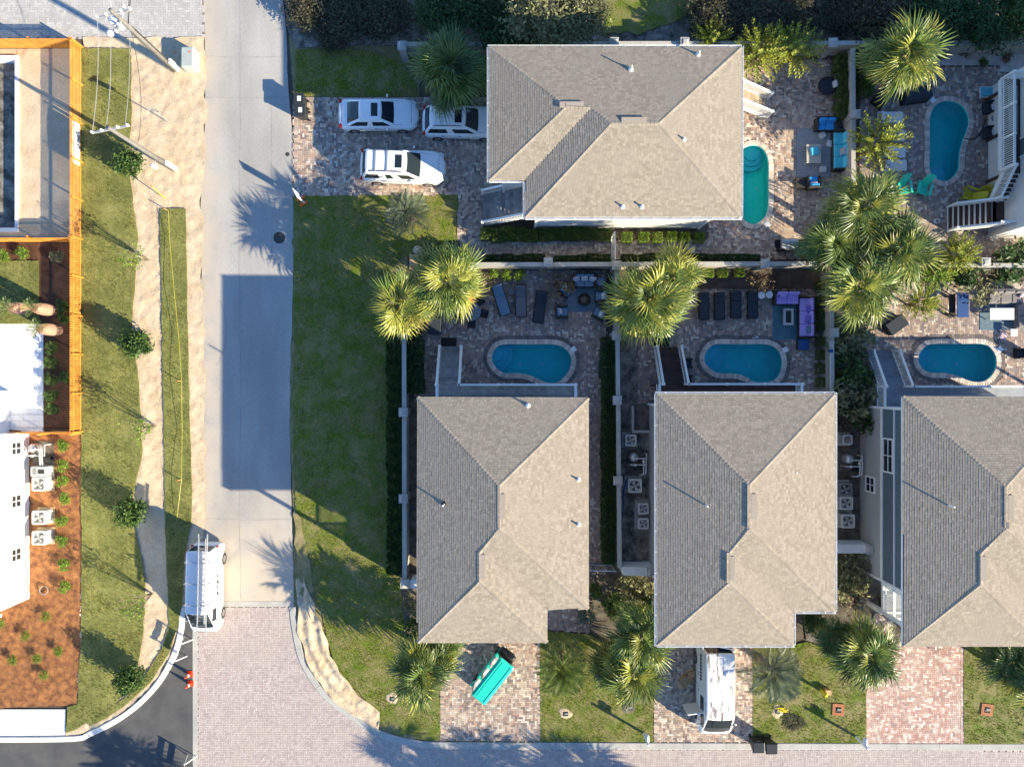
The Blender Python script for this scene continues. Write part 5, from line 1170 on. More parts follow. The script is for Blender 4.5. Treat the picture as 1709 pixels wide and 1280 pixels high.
    for s_, dz in ((.97, .025), (.85, .05), (.5, .065), (.02, .07)): rr.append([Vector((cxr + (p.x - cxr) * s_, p.y * s_, lv[3][1] + dz)) for p in rr[0]])
    MB().loft(rr).build('roof', roofpaint or paint, t, True); zroof = lv[3][1] + .05
    if sunroof: MB().cushion(((sunroof[0] + sunroof[1]) / 2, 0, zroof + .012), (sunroof[1] - sunroof[0], sunroof[2], .03), r=.05).build('sunroof', 'car_glass', t)
    if rails:
        for s in (-1, 1): MB().tube([(roofr[0] + .2, s * (roofr[2] - .06), zroof - .02), (roofr[0] + .35, s * (roofr[2] - .06), zroof + .05), (roofr[1] - .4, s * (roofr[2] - .06), zroof + .05), (roofr[1] - .2, s * (roofr[2] - .06), zroof - .02)], .022, 6).build('roof_rail', 'black_plastic', t)
    for x in bars: MB().box((x, 0, zroof + .06), (.07, 2 * roofr[2] - .1, .03)).build('roof_bar', 'alu', t)
    for sx in (x0 + L * .19, x1 - L * .19):
        for s in (-1, 1):
            wh = MB(); wh.tube([(sx, s * (hw - .2), wheel), (sx, s * (hw + .012), wheel)], wheel, 20); w_ = wh.build('wheel', 'rubber', t)
            MB().tube([(sx, s * (hw - .1), wheel), (sx, s * (hw + .025), wheel)], wheel * .62, 14).build('rim', 'chrome', w_)
    for s in (-1, 1):
        m = MB(); m.cushion((base[1] - .38, s * (hw + .1), zb + .06), (.1, .2, .14), r=.04, rz=s * -.25); m.build('mirror', paint, t, True)
        MB().cushion((x1 - .2, s * (hw - .24), zb - hood - .06), (.34, .3, .12), rz=-s * .5, r=.05).build('headlight', 'clear_lamp', t, True)
        MB().cushion((x0 + .12, s * (hw - .18), zb - trunk_ - .02), (.16, .3, .14), rz=s * .35, r=.05).build('tail_light', 'red_lamp', t, True)
        dh = MB()
        for x in (-.05, -1.05): dh.box((x, s * (hw + .008), zb - .16), (.2, .025, .03))
        dh.build('door_handle', 'chrome', t)
    def ztop(x, y): return zt(x) + .035 * (1 - min(1, abs(y) / (hw - .11)) ** 2) + .004
    gp_ = MB()
    for s in (-1, 1):
        gp_.tube([(base[1] - .05 + (x1 - .4 - base[1]) * k / 6, s * (hw * .8 - .03 * k / 6 * 3), ztop(base[1] + (x1 - .4 - base[1]) * k / 6, hw * .8)) for k in range(7)], .008, 4)
        for x in (base[1] - .55, (base[0] + base[1]) / 2 - .1, base[0] + .5): gp_.bar((x, s * (hw + .001), .36), (x, s * (hw - .012), zb - .1), .012, .012, up=(1, 0, 0))
        gp_.bar((base[0] + .4, s * (hw + .001), .34), (base[1] - .5, s * (hw + .001), .34), .014, .03)
    gp_.tube([(x1 - .3, hw * .7 * (k / 4 - 1), ztop(x1 - .3, hw * .7 * (k / 4 - 1))) for k in range(9)], .008, 4)
    if trunk_ > .06: gp_.tube([(x0 + .22, hw * .6 * (k / 4 - 1), ztop(x0 + .22, hw * .6 * (k / 4 - 1))) for k in range(9)], .008, 4)
    gp_.build('panel_gap', 'black_plastic', t)
    for s in (-1, 1): MB().bar((base[1] - .02, s * .08, ztop(base[1], 0) + .015), (base[1] - .16, s * .08 + .5 * s, ztop(base[1], 0) + .05), .02, .02).build('wiper', 'black_plastic', t)
    MB().box((x1 - .02, 0, zb - hood - .16), (.12, hw * 1.15, .14)).build('grille', 'black_plastic', t)
    MB().box((x0 + .02, 0, zb - .4), (.03, .5, .12)).build('number_plate', 'sticker', t)
    return t
vehicle('sedan', 'white sedan parked behind the crossover on the brick drive', 'car', g(630, 190, .8), 0, 4.72, 1.84, .92, 'car_white', (-1.85, 1.0, .8), (-1.0, .3, .62), 1.38, hood=.2, trunk_=.08, sunroof=(-.28, .12, .8))
vehicle('crossover', 'white crossover nosed under the eave of the long hip roof', 'car', g(769, 203, .8), R(-1), 4.6, 1.86, 1.02, 'car_white', (-2.12, 1.05, .82), (-1.78, .3, .66), 1.58, hood=.16, trunk_=.1, sunroof=(-.3, .12, .78), rails=True)
vehicle('suv', 'white sport utility car with roof bars in the sun beside the lawn', 'car', g(671, 277, .9), R(-2), 5.05, 1.95, 1.06, 'car_white', (-2.35, 1.1, .86), (-2.05, .35, .7), 1.7, hood=.16, trunk_=.1, sunroof=(-.3, .12, .78), rails=True, bars=(-1.45, -.75), nsw=(2, 4), wheel=.37)
# ladder van (front towards the bottom of the photograph)
v1 = vehicle('cargo_van', 'white cargo van carrying a long ladder on its roof', 'van', g(342, 982, 1.0), R(-91), 5.5, 2.0, 1.3, 'van_white', (-2.66, 2.3, .95), (-2.55, 1.25, .86), 2.18, hood=.35, trunk_=.05, sides=False, wheel=.37, gr=.18, rf=.4, rbk=.2)
vr = 2.24
for x in (-1.9, -.6, .7):
    MB().bar((x, -.88, vr + .16), (x, .88, vr + .16), .05, .04).bar((x, -.86, vr - .12), (x, -.86, vr + .16), .05, .05).bar((x, .86, vr - .12), (x, .86, vr + .16), .05, .05).build('roof_rack_bar', 'alu', v1)
for s in (-1, 1):
    MB().box((1.45, s * .935, 1.62), (.75, .03, .45), rx=s * .1).build('cab_window', 'car_glass', v1)
for x in (.05, -.65):
    lg = MB(); lg.box((x, .975, 1.12), (.55, .02, .5)); q = lg.build('vehicle_sign', 'black_plastic', v1)
    MB().tube([(x - .05, .98, 1.12), (x - .05, .992, 1.12)], .22, 14).build('sign_disc', 'sticker', q); MB().tube([(x - .05, .985, 1.05), (x - .05, .997, 1.05)], .1, 12).build('sign_ring', 'ac_grey', q)
v1.scale = (.97, .86, .9)
x, y = g(341, 975, 2.2); lad = thing('ladder', 'long aluminium extension ladder strapped on the white cargo van', 'ladder', (x, y, (vr + .18) * .9), R(-91))
for s in (-1, 1):
    MB().box((0, .26 * s - .12, .05), (5.9, .035, .1)).build('rail', 'alu', lad); MB().box((-.2, .2 * s - .12, .15), (5.0, .03, .1)).build('fly_rail', 'alu', lad)
for k in range(19): MB().tube([(-2.75 + k * .305, -.38, .05), (-2.75 + k * .305, .14, .05)], .018, 6).build('rung', 'alu', lad)
for k in range(15): MB().tube([(-2.5 + k * .305 + .1, -.31, .16), (-2.5 + k * .305 + .1, .07, .16)], .016, 6).build('fly_rung', 'alu', lad)
# van with the rusty roof, its rear doors open
v2 = vehicle('work_van', 'white work van with worn rusty roof and open rear doors', 'van', g(1193, 1150, 1.0), R(-90), 5.45, 2.0, 1.3, 'van_white', (-2.66, 2.32, .95), (-2.58, 1.3, .86), 2.1, hood=.35, trunk_=.05, sides=False, wheel=.37, gr=.15, rf=.4, rbk=.2, roofpaint='van_roof_worn')
for s in (-1, 1): MB().box((1.55, s * .935, 1.6), (.75, .03, .42), rx=s * .1).build('cab_window', 'car_glass', v2)
MB().box((.55, -.94, 1.58), (.8, .03, .45), rx=-.1).build('side_window', 'car_glass', v2)
d_ = MB().box((0, -.45, .85), (.05, .9, 1.5)).build('rear_door', 'van_white', v2); d_.matrix_local = Matrix.Translation((-2.7, .93, .35)) @ Matrix.Rotation(R(-12), 4, 'Z'); MB().box((-.03, -.45, 1.25), (.03, .65, .45)).build('door_window', 'car_glass', d_)
d_ = MB().box((-.45, 0, .85), (.9, .05, 1.5)).build('rear_door', 'van_white', v2); d_.matrix_local = Matrix.Translation((-2.72, -.95, .35)) @ Matrix.Rotation(R(8), 4, 'Z'); MB().box((-.45, .03, 1.25), (.65, .03, .45)).build('door_window', 'car_glass', d_)
d_ = MB().box((0, -.42, .75), (.06, .85, 1.35)).build('front_door', 'van_white', v2); d_.matrix_local = Matrix.Translation((1.05, -1.0, .4)) @ Matrix.Rotation(R(8), 4, 'Z'); MB().box((.035, -.42, 1.15), (.03, .6, .4)).build('door_window', 'car_glass', d_)
for k in range(8): MB().box((-2.2 + k * .2, -.965, 1.42), (.1, .02, .22), rx=-.1).build('side_lettering', 'black_plastic', v2)
# golf cart with long teal canopy
gx_, gy_ = g(822, 1136, 1.9); ca = math.atan2(62, 49)
cart = thing('golf_cart', 'long golf cart with bright teal canopy parked askew on bricks', 'golf cart', (gx_, gy_, 0), ca)
rg = []
for ins, z in ((.02, 1.86), (0, 1.89), (.0, 1.92), (.05, 1.96), (.14, 1.98)): rg.append([Vector((x, y, z)) for x, y in rrect(-1.42 + ins, 1.42 - ins, -.53 + ins, .53 - ins, .12, 4)])
cn = MB().loft(rg).build('canopy', 'teal_canopy', cart)
for y in (-.36, .36): MB().cushion((0, y, 1.99), (2.6, .05, .04), r=.015).build('canopy_rib', 'teal_canopy', cn)
MB().cushion((0, .0, 1.985), (2.5, .5, .03), r=.01).build('canopy_panel', 'teal_canopy', cn)
MB().cushion((-.1, 0, .42), (3.0, 1.1, .18), r=.07).build('chassis', 'teal_canopy', cart)
MB().cushion((1.38, 0, .68), (.55, 1.1, .5), r=.16).build('front_cowl', 'black_plastic', cart, True)
for x in (.6, -.25, -1.1): s_ = MB().cushion((x, 0, .62), (.5, 1.0, .16), r=.06).build('seat', 'stone_white', cart); MB().cushion((x - .26, 0, .92), (.12, 1.0, .45), r=.05, ry=-.15).build('seat_back', 'stone_white', s_)
for x in (-1.3, -.4, 1.15):
    for y in (-.48, .48): MB().tube([(x, y, .45), (x + (.12 if x > 1 else 0), y, 1.88)], .022, 6).build('canopy_post', 'black_metal', cart)
for x in (-1.05, 1.1):
    for s in (-1, 1): w_ = MB().tube([(x, s * .38, .25), (x, s * .6, .25)], .25, 16).build('wheel', 'rubber', cart); MB().tube([(x, s * .5, .25), (x, s * .61, .25)], .14, 12).build('rim', 'chrome', w_)
wsl = MB().tube([(1.0, .28, .75), (.85, .28, .95)], .02, 6).build('steering_column', 'black_metal', cart)
MB().tube([(.85 + .17 * math.cos(a * .449) * .5, .28 + .19 * math.sin(a * .449), .95 + .12 * math.cos(a * .449)) for a in range(15)], .014, 5).build('steering_wheel', 'black_plastic', wsl)
MB().box((1.28, 0, 1.3), (.02, .95, .75), ry=-.12).build('windshield', 'glass', cart)
for y in (-.42, .42): MB().cushion((1.66, y, .66), (.06, .16, .12), r=.03).build('headlight', 'clear_lamp', cart)
# ================================================================== UTILITIES
def condenser(label, px, py, s=.78, h=.75, mat='ac_white', pad='concrete', group=None, rz=0.0):
    x, y = g(px, py, h); t = thing('air_conditioner', label, 'air conditioner', (x, y, 0), rz, group)
    MB().box((0, 0, .05), (s + .2, s + .2, .1)).build('pad', pad, t)
    rg = [[Vector((a, b, z)) for a, b in rrect(-s / 2 + i, s / 2 - i, -s / 2 + i, s / 2 - i, .1, 3)] for i, z in ((.0, .1), (0, h - .04), (.02, h), (.1, h), (.1, h - .12))]
    MB().loft(rg).build('casing', mat, t)
    ls = MB()
    for k in range(6): ls.box((0, 0, .2 + k * .075), (s + .012, s - .22, .02)).box((0, 0, .2 + k * .075), (s - .22, s + .012, .02))
    ls.build('louvre', 'ac_grey', t)
    MB().lathe((0, 0, h - .115), [(s * .38, 0), (s * .38, .004)], 20).build('fan_well', 'black_plastic', t)
    f = MB().lathe((0, 0, h - .1), [(.09, 0), (.09, .05), (.05, .06)], 10).build('fan_hub', 'ac_grey', t)
    for k in range(4):
        a = k * 1.571 + .4; MB().add([(.06 * math.cos(a - .3), .06 * math.sin(a - .3), h - .08), (s * .36 * math.cos(a - .35), s * .36 * math.sin(a - .35), h - .09), (s * .36 * math.cos(a + .35), s * .36 * math.sin(a + .35), h - .05), (.06 * math.cos(a + .4), .06 * math.sin(a + .4), h - .06)], [(0, 1, 2, 3)]).build('fan_blade', 'alu', f)
    gd = MB()
    for k in range(3):
        r = s * (.15 + .1 * k); gd.tube([(r * math.cos(a * .314), r * math.sin(a * .314), h + .005) for a in range(21)], .006, 4)
    for k in range(4): a = k * .785; gd.tube([(-s * .38 * math.cos(a), -s * .38 * math.sin(a), h + .01), (s * .38 * math.cos(a), s * .38 * math.sin(a), h + .01)], .006, 4)
    gd.build('fan_guard', mat, t); return t
condenser('pale condenser unit by the low kerb wall of the side yard', 1053, 735, .7, .7)
condenser('large pale condenser unit below the pool pipes in the side yard', 1060, 811, .85, .8)
condenser('smaller brownish condenser unit, upper of the pair against the white gutters', 1074, 849, .68, .7)
condenser('smaller pale condenser unit, lower of the pair against the white gutters', 1074, 874, .68, .7)
condenser('pale condenser unit under the olive bush', 1415, 734, .62, .65)
condenser('grey topped condenser unit beside the pool pipes of the blue house', 1412, 817, .8, .75, 'ac_grey')
condenser('white condenser unit, middle of the row by the blue house', 1413, 840, .82, .75)
condenser('white condenser unit at the end of the row by the broad white wall', 1416, 870, .84, .75)
condenser('pale condenser unit beside the pool heater of the white stucco house', 64, 808, .85, .8, pad='timber')
condenser('pale condenser unit on the timber pad, upper of the pair', 64, 864, .85, .8, pad='timber')
condenser('pale condenser unit on the timber pad, lower of the pair', 64, 898, .85, .8, pad='timber')
def pump(label, px, py, rz=0.0, s=1.0):
    x, y = g(px, py, .4); t = thing('pool_pump', label, 'pool pump', (x, y, 0), rz)
    MB().box((0, 0, .04), (1.3 * s, 1.5 * s, .08)).build('slab', 'dark_soil', t)
    MB().lathe((-.25, .35, .08), [(.26, 0), (.28, .1), (.28, .55), (.2, .7), (.05, .74)], 14).build('filter_tank', 'alu', t, True)
    MB().tube([(.1, -.3, .25), (.55, -.3, .25)], .13, 12).build('motor', 'black_plastic', t); MB().box((.35, -.3, .12), (.5, .2, .1)).build('motor_foot', 'black_plastic', t)
    p = MB()
    for dx in (0, .14): p.tube([(-.25 + dx, .3, .6), (-.25 + dx, .3, .85), (.3 + dx, .3, .85), (.3 + dx, -.1, .85), (.3 + dx, -.6, .8), (.15 + dx, -.75, .5), (.15 + dx, -.75, .05)], .035, 8)
    p.tube([(-.5, -.1, .05), (-.5, -.1, .7), (.5, -.1, .7), (.5, .55, .7), (.5, .55, .05)], .035, 8); p.build('pipework', 'pvc', t)
    for x_, y_ in ((-.2, -.1), (.3, .1)): MB().tube([(x_, y_ - .07, .78), (x_, y_ + .07, .78)], .07, 8).build('valve', 'pvc', t)
pump('white pool pipework and filter between the condensers of the white gutter house', 1064, 772)
pump('white pool pipework and filter beside the grey lower siding', 1421, 775)
pump('white pool pipework and filter beside the white stucco house', 66, 757)
x, y = g(64, 787, .8); t = thing('pool_heater', 'grey boxy pool heater next to the white stucco house', 'heater', (x, y, 0)); MB().cushion((0, 0, .42), (.95, .62, .84), r=.05).build('cabinet', 'green_box', t); MB().box((.2, 0, .855), (.35, .25, .03)).build('control_panel', 'black_plastic', t); MB().box((-.2, 0, .85), (.2, .4, .02)).build('grille', 'ac_grey', t)
x, y = g(1070, 700); t = thing('kerb_box', 'low pale walled planter beside the white gutter house side yard', 'planter', (x, y, 0))
MB().box((-.6, .1, .25), (.15, 1.5, .5)).build('side_wall', 'concrete', t); MB().box((0, -.72, .25), (1.3, .15, .5)).build('end_wall', 'concrete', t); MB().box((.05, .1, .1), (1.1, 1.45, .2)).build('fill', 'dark_soil', t)
# utility poles and wires
def pole(label, px, py, h, arms, group=None):
    x, y = g(px, py); t = thing('utility_pole', label, 'utility pole', (x, y, 0))
    MB().tube([(0, 0, -.03), (0, 0, h)], .16, 10, r1=.1).build('shaft', 'pole_concrete', t, True)
    for (z, dx, dy, L) in arms:
        d = Vector((dx, dy, 0)).normalized(); a = MB().bar(-d * L / 2 + Vector((0, 0, z)), d * L / 2 + Vector((0, 0, z)), .09, .11).build('cross_arm', 'alu', t)
        for k in (-1, -.45, .45, 1): p = d * (L / 2 - .06) * k; MB().lathe((p.x, p.y, z + .05), [(.03, 0), (.075, .04), (.05, .08), (.075, .12), (.05, .16), (.03, .2)], 8).build('insulator', 'porcelain', a)
    return t
p1 = pole('tall utility pole carrying a big white transformer beside the grey box', 292, 117, 7.0, [(6.6, 1, .25, 1.9), (6.0, .3, 1, 1.5)])
MB().lathe((-.45, .1, 5.15), [(.1, 0), (.3, .03), (.3, .8), (.22, .88), (.05, .9)], 14).build('transformer', 'white_paint', p1, True); MB().box((-.2, .04, 5.55), (.3, .1, .3)).build('bracket', 'alu', p1)
MB().lathe((-.55, -.75, 5.9), [(.05, 0), (.16, .05), (.16, .25), (.06, .3)], 10).build('street_light', 'white_paint', p1, True); MB().bar((0, 0, 5.95), (-.55, -.75, 6.0), .06, .06).build('light_arm', 'alu', p1)
cb = MB()
for k in range(4): a = k * 1.5; cb.tube([(.2 * math.cos(a), .2 * math.sin(a), 0), (.19 * math.cos(a), .19 * math.sin(a), 4.9)], .022, 5)
cb.build('riser_cable', 'wire', p1); MB().box((.25, .0, .6), (.14, .3, 1.2)).build('cable_guard', 'pvc', p1)
p2 = pole('tall utility pole without transformer above the round magnolia', 289, 282, 7.0, [(6.75, 1, .2, 2.0)])
MB().box((.23, -.05, .7), (.12, .25, 1.4)).build('cable_guard', 'pvc', p2); MB().lathe((-.1, -.5, 1.9), [(.05, 0), (.14, .04), (.14, .4), (.05, .45)], 10).build('cable_head', 'white_paint', p2); MB().bar((0, 0, 2.1), (-.1, -.5, 2.1), .05, .05).build('bracket', 'alu', p2)
def wire(label, a, b, sag, r=.018, mat='wire_grey'):
    a, b = Vector(a), Vector(b); pts = []
    for k in range(17): u = k / 16; p = a.lerp(b, u); p.z -= sag * 4 * u * (1 - u); pts.append(p)
    o = MB().tube(pts, r, 5).build('power_line', mat); return tag(o, label, 'cable')
q1 = Vector((*g(292, 117), 0)); q2 = Vector((*g(289, 282), 0))
wire('outer overhead wire strung between the two utility poles', q1 + Vector((-.8, -.2, 6.8)), q2 + Vector((-.85, -.17, 6.95)), .25)
wire('inner overhead wire strung between the two utility poles', q1 + Vector((-.2, -.05, 6.8)), q2 + Vector((-.15, -.05, 6.95)), .3)
wire('overhead wire strung between the two utility poles on the street side', q1 + Vector((.85, .2, 6.8)), q2 + Vector((.85, .17, 6.95)), .25, .014)
wire('dark overhead cable running from the transformer pole over the grey pavers', q1 + Vector((0, -.1, 5.3)), q1 + Vector((1.2, 14, 6.2)), .2, .03, 'wire')
wire('thinner dark overhead cable over the grey pavers', q1 + Vector((-.2, 0, 5.0)), q1 + Vector((.5, 14, 5.8)), .2, .018, 'wire')
wire('overhead cable running down the sand verge from the transformer pole', q1 + Vector((0, -.15, 5.0)), q2 + Vector((.5, -.0, 5.0)), .6, .014, 'wire')
# utility cabinet
x, y = g(312, 95, .8); t = thing('utility_cabinet', 'grey green utility cabinet on the sand by the grey pavers', 'cabinet', (x, y, 0)); MB().cushion((0, 0, .4), (.78, 1.25, .8), r=.07).build('cabinet', 'green_box', t); MB().box((0, 0, .03), (.9, 1.35, .06)).build('plinth', 'concrete', t); MB().box((.15, .3, .803), (.1, .1, .008)).build('warning_sticker', 'orange', t)
x, y = g(297, 94); t = thing('marker_flag', 'orange marker flag beside the utility cabinet', 'flag', (x, y, 0)); MB().tube([(0, 0, 0), (0, 0, .5)], .006, 4).build('wire_stem', 'alu', t); MB().box((.06, 0, .45), (.13, .02, .1), ry=.3).build('flag', 'orange', t)
# road sign
x, y = g(284, 206); t = thing('road_sign', 'road sign on a slender white post in the sand', 'sign', (x, y, 0)); MB().tube([(0, 0, 0), (0, 0, 2.1)], .03, 8).build('post', 'alu', t)
MB().tube([(0, .02, 2.0), (0, -.0, 2.0)], .3, 8).build('sign_plate', 'ac_grey', t); MB().box((.0, .0, 2.32), (.5, .02, .12), rz=.6).build('name_plate', 'ac_grey', t)
# stakes and caution tape
tp = [(281, 352, .5), (283, 400, .3), (290, 480, .5), (298, 560, .35), (303, 636, .55), (304, 720, .3), (303, 800, .5), (297, 850, .3), (294, 880, .05), (297, 930, .04), (303, 985, .04)]
t = tag(MB().tube([g3(*p) for p in tp], .01, 4).build('caution_tape', 'yellow_tape'), 'yellow caution tape strung along the narrow sod strip', 'tape')
for px, py, zz, lb in ((281, 352, .6, 'start of'), (303, 636, .65, 'middle of'), (303, 800, .6, 'lower part of')):
    x, y = g(px, py); s_ = thing('stake', 'short wooden stake at the %s the yellow tape' % lb, 'stake', (x, y, 0)); MB().box((0, 0, zz / 2), (.04, .04, zz)).build('shaft', 'timber', s_); MB().box((0, 0, zz - .03), (.05, .05, .06)).build('tip', 'orange', s_)
x, y = g(277, 333); s_ = thing('stake', 'leaning yellow stake in the sand above the sod strip', 'stake', (x, y, 0)); MB().bar((0, 0, 0), (-.3, .5, 1.2), .04, .04).build('shaft', 'yellow', s_); MB().bar((-.28, .46, 1.1), (-.31, .52, 1.25), .05, .05).build('tip', 'orange', s_)
# manhole, bins, barricades, cones
t = thing('manhole', 'round dark manhole cover in the street', 'manhole', (*g(466, 397), 0)); MB().lathe((0, 0, 0), [(.36, -.02), (.36, .012), (.33, .016)], 20).build('ring', 'manhole', t); MB().lathe((0, 0, .012), [(.31, 0), (.31, .012), (.28, .014)], 20).build('cover', 'manhole', t)
t = thing('valve_cover', 'small round valve cover in the street beside the brick drive', 'valve cover', (*g(480, 258), 0)); MB().lathe((0, 0, 0), [(.13, -.02), (.13, .01), (.11, .014)], 12).build('ring', 'manhole', t); MB().lathe((0, 0, .01), [(.095, 0), (.095, .01)], 12).build('cover', 'manhole', t)
def wheelie(label, px, py, rz, stick=True, group=None):
    x, y = g(px, py, 1.0); t = thing('wheeled_bin', label, 'bin', (x, y, 0), rz, group); rg = [[Vector((a, b, z)) for a, b in rrect(-w_, w_, -d_, d_, .06, 3)] for w_, d_, z in ((.22, .24, .06), (.27, .29, .5), (.3, .34, .98))]
    MB().loft(rg).build('body', 'bin', t); l = MB().cushion((0, 0, 1.02), (.66, .74, .09), r=.045).build('lid', 'bin_lid', t)
    if stick: MB().box((.02, .02, 1.068), (.22, .3, .006)).build('sticker', 'sticker', l)
    MB().tube([(.36, -.22, .97), (.38, 0, .99), (.36, .22, .97)], .02, 6).build('handle', 'bin', t)
    for s in (-1, 1): MB().tube([(.28, s * .2, .1), (.28, s * .28, .1)], .1, 12).build('wheel', 'rubber', t)
wheelie('black wheeled bin with white sticker, upper of the pair at the street edge', 499, 166, 0)
wheelie('black wheeled bin with white sticker, lower of the pair at the street edge', 501, 185, 0)
wheelie('plain black wheeled bin on the kerb, nearer to the white van', 1266, 1247, R(90), False); wheelie('plain black wheeled bin on the kerb, farther from the white van', 1288, 1249, R(90), False)
x, y = g(507, 335); t = thing('barricade', 'white road work signboard with orange feet at the street edge', 'barricade', (x, y, 0), R(-62))
for s in (-1, 1): MB().bar((s * .18, 0, .03), (s * .18, 0, 1.5), .09, .05).build('upright', 'white_plastic', t); MB().cushion((s * .18, -.1, .07), (.2, .55, .14), r=.04).build('foot', 'orange', t)
MB().cushion((0, 0, 1.35), (.62, .05, .95), r=.02).build('sign_board', 'white_plastic', t)
for i, (px, py) in enumerate(((316, 1125), (317, 1141))):
    x, y = g(px, py, .1); t = thing('traffic_cone', ('orange red traffic cone nearer to the folding barricade', 'orange red traffic cone farther from the folding barricade')[i], 'traffic cone', (x, y, 0)); MB().box((0, 0, .02), (.36, .36, .04)).build('base', 'cone_red', t)
    MB().lathe((0, 0, .04), [(.14, 0), (.1, .28), (.07, .42), (.03, .68)], 14).build('cone', 'cone_red', t, True); MB().lathe((0, 0, .32), [(.1, 0), (.082, .12)], 14, cap=False).build('collar', 'sticker', t)
x, y = g(310, 1078); t = thing('barricade', 'white folding barricade standing beside the kerb by the van', 'barricade', (x, y, 0), R(70))
for s in (-1, 1):
    for q in (-1, 1): MB().bar((s * .55, q * .28, 0), (s * .55, q * .03, 1.0), .05, .04).build('leg', 'white_plastic', t)
for z in (.85, .5): MB().box((0, .05 if z > .6 else .16, z), (1.25, .025, .2), rx=.25).build('board', 'white_plastic', t)
x, y = g(318, 1275); t = thing('barricade', 'folding barricade beside the concrete band at the street mouth', 'barricade', (x, y, 0), R(80))
for s in (-1, 1):
    for q in (-1, 1): MB().bar((s * .55, q * .28, 0), (s * .55, q * .03, 1.0), .05, .04).build('leg', 'white_plastic', t)
for z in (.85, .5): MB().box((0, .05 if z > .6 else .16, z), (1.25, .025, .2), rx=.25).build('board', 'ac_grey', t)
# mailbox posts, meter boxes, hydrant, cartons
def mailbox(label, px, py):
    x, y = g(px, py); t = thing('mailbox', label, 'mailbox', (x, y, 0)); MB().box((0, 0, .75), (.12, .12, 1.5)).box((0, 0, 1.53), (.17, .17, .06), top=.6).build('post', 'rail_white', t); MB().bar((0, -.05, 1.05), (-.0, .45, 1.05), .1, .1).build('arm', 'rail_white', t)
    MB().cushion((0, .25, 1.24), (.2, .5, .25), r=.08).build('box', 'white_plastic', t)
mailbox('white post mailbox between the bright front lawn and the van driveway', 1074, 1222); mailbox('white post mailbox at the corner of the red brick driveway', 1428, 1228)
for px, py, lab, m in ((944, 1190, 'dark meter lid in a bare patch of the bright front lawn', 'sand'), (1050, 1180, 'dark meter box under the wide fan palm', 'dark_soil'), (1297, 1186, 'meter lid in a bare sandy patch near the grey feather palm', 'sand'), (1398, 1183, 'brick edged meter box beside the mailbox shadow', 'brick_box'), (1646, 1183, 'brick edged meter box on the lawn of the slate blue house', 'brick_box'), (655, 1165, 'meter box with orange cap on the corner lawn', 'sand')):
    x, y = g(px, py); t = thing('meter_box', lab, 'meter box', (x, y, 0), rnd(-.15, .15)); 
    fr = MB()
    for dx, dy, a, b in ((0, .27, .72, .18), (0, -.27, .72, .18), (.27, 0, .18, .36), (-.27, 0, .18, .36)): fr.box((dx, dy, .05), (a, b, .1))
    if m != 'brick_box':
        fr = MB(); ra = [(.36 * rnd(.75, 1.35), k * .4488) for k in range(14)]
        fr.loft([[Vector((r * q * math.cos(a), r * q * math.sin(a), z)) for r, a in ra] for q, z in ((1.15, 0), (.95, .06), (.6, .085))])
    fr.build('surround', m, t); MB().box((0, 0, .05), (.3, .26, .1)).build('pit', 'black_plastic', t); MB().cushion((.04, .02, .11), (.26, .13, .04), r=.015).build('lid', 'ac_grey', t)
x, y = g(1370, 1151); t = thing('hydrant', 'small yellow topped standpipe on the lawn near the red driveway', 'standpipe', (x, y, 0)); MB().lathe((0, 0, 0), [(.1, 0), (.09, .6), (.14, .62), (.14, .7), (.08, .78), (.02, .8)], 12).build('pipe', 'yellow', t); MB().box((.3, .0, .2), (.35, .3, .4)).build('cover_box', 'timber', t)
t = tag(MB().tube([g3(1305 + 10 * math.cos(k) * (1 - k * .03), 1184 + 4 * math.sin(k * 1.3), .1 + .01 * (k % 3)) for k in range(18)], .025, 5).build('hose', 'yellow'), 'tangled yellow hose beside the sandy meter patch', 'hose')
x, y = g(1143, 1138, .3); t = thing('carton', 'open cardboard carton on the bricks beside the white van', 'box', (x, y, 0), R(35)); MB().box((0, 0, .19), (.55, .5, .36)).build('carton_body', 'cardboard', t)
for s, a in ((1, .5), (-1, -.5)): MB().box((s * .38, 0, .36), (.28, .48, .015), ry=a).build('flap', 'cardboard', t)
x, y = g(1155, 1127, .3); t = thing('carton', 'smaller closed carton behind the open one beside the white van', 'box', (x, y, 0), R(20)); MB().box((0, 0, .16), (.5, .4, .3)).build('carton_body', 'cardboard', t); MB().box((0, 0, .312), (.5, .06, .006)).build('tape_strip', 'timber', t)
# site clutter
x, y = g(697, 418, .3); t = thing('stone_ball', 'round pale stone ball beside the shaded bushes at the lawn corner', 'ornament', (x, y, 0)); MB().lathe((0, 0, .02), [(.1, 0), (.18, .05), (.2, .12), (.3 * .95, .3), (.25, .45), (.12, .55), (.02, .57)], 14).build('ball', 'stone', t, True); MB().box((0, 0, .03), (.4, .4, .06)).build('base', 'stone', t)
x, y = g(693, 436, .3); t = thing('utility_box', 'tan flat topped box between the two bushy fan palms', 'utility box', (x, y, 0)); MB().cushion((0, 0, .22), (.7, .8, .44), r=.05).build('cabinet', 'timber', t); MB().box((0, 0, .02), (.8, .9, .04)).build('plinth', 'concrete', t)
t = tag(MB().tube([g3(690, 845, .1), g3(683, 860, .1), g3(681, 890, .1), g3(682, 915, .1), g3(690, 930, .1)], .025, 6).build('hose', 'blue_hose'), 'blue hose lying in the left side yard of the plain eaved house', 'hose')
t = tag(MB().tube([g3(1045, 800, .1), g3(1041, 820, .1), g3(1040, 850, .1), g3(1037, 870, .1)], .025, 6).build('hose', 'blue_hose'), 'blue hose lying beside the large pale condenser', 'hose')
cg = [g3(73 + 7 * math.cos(k * .5), 985 + 7 * math.sin(k * .5), .14 + k * .002) for k in range(45)]
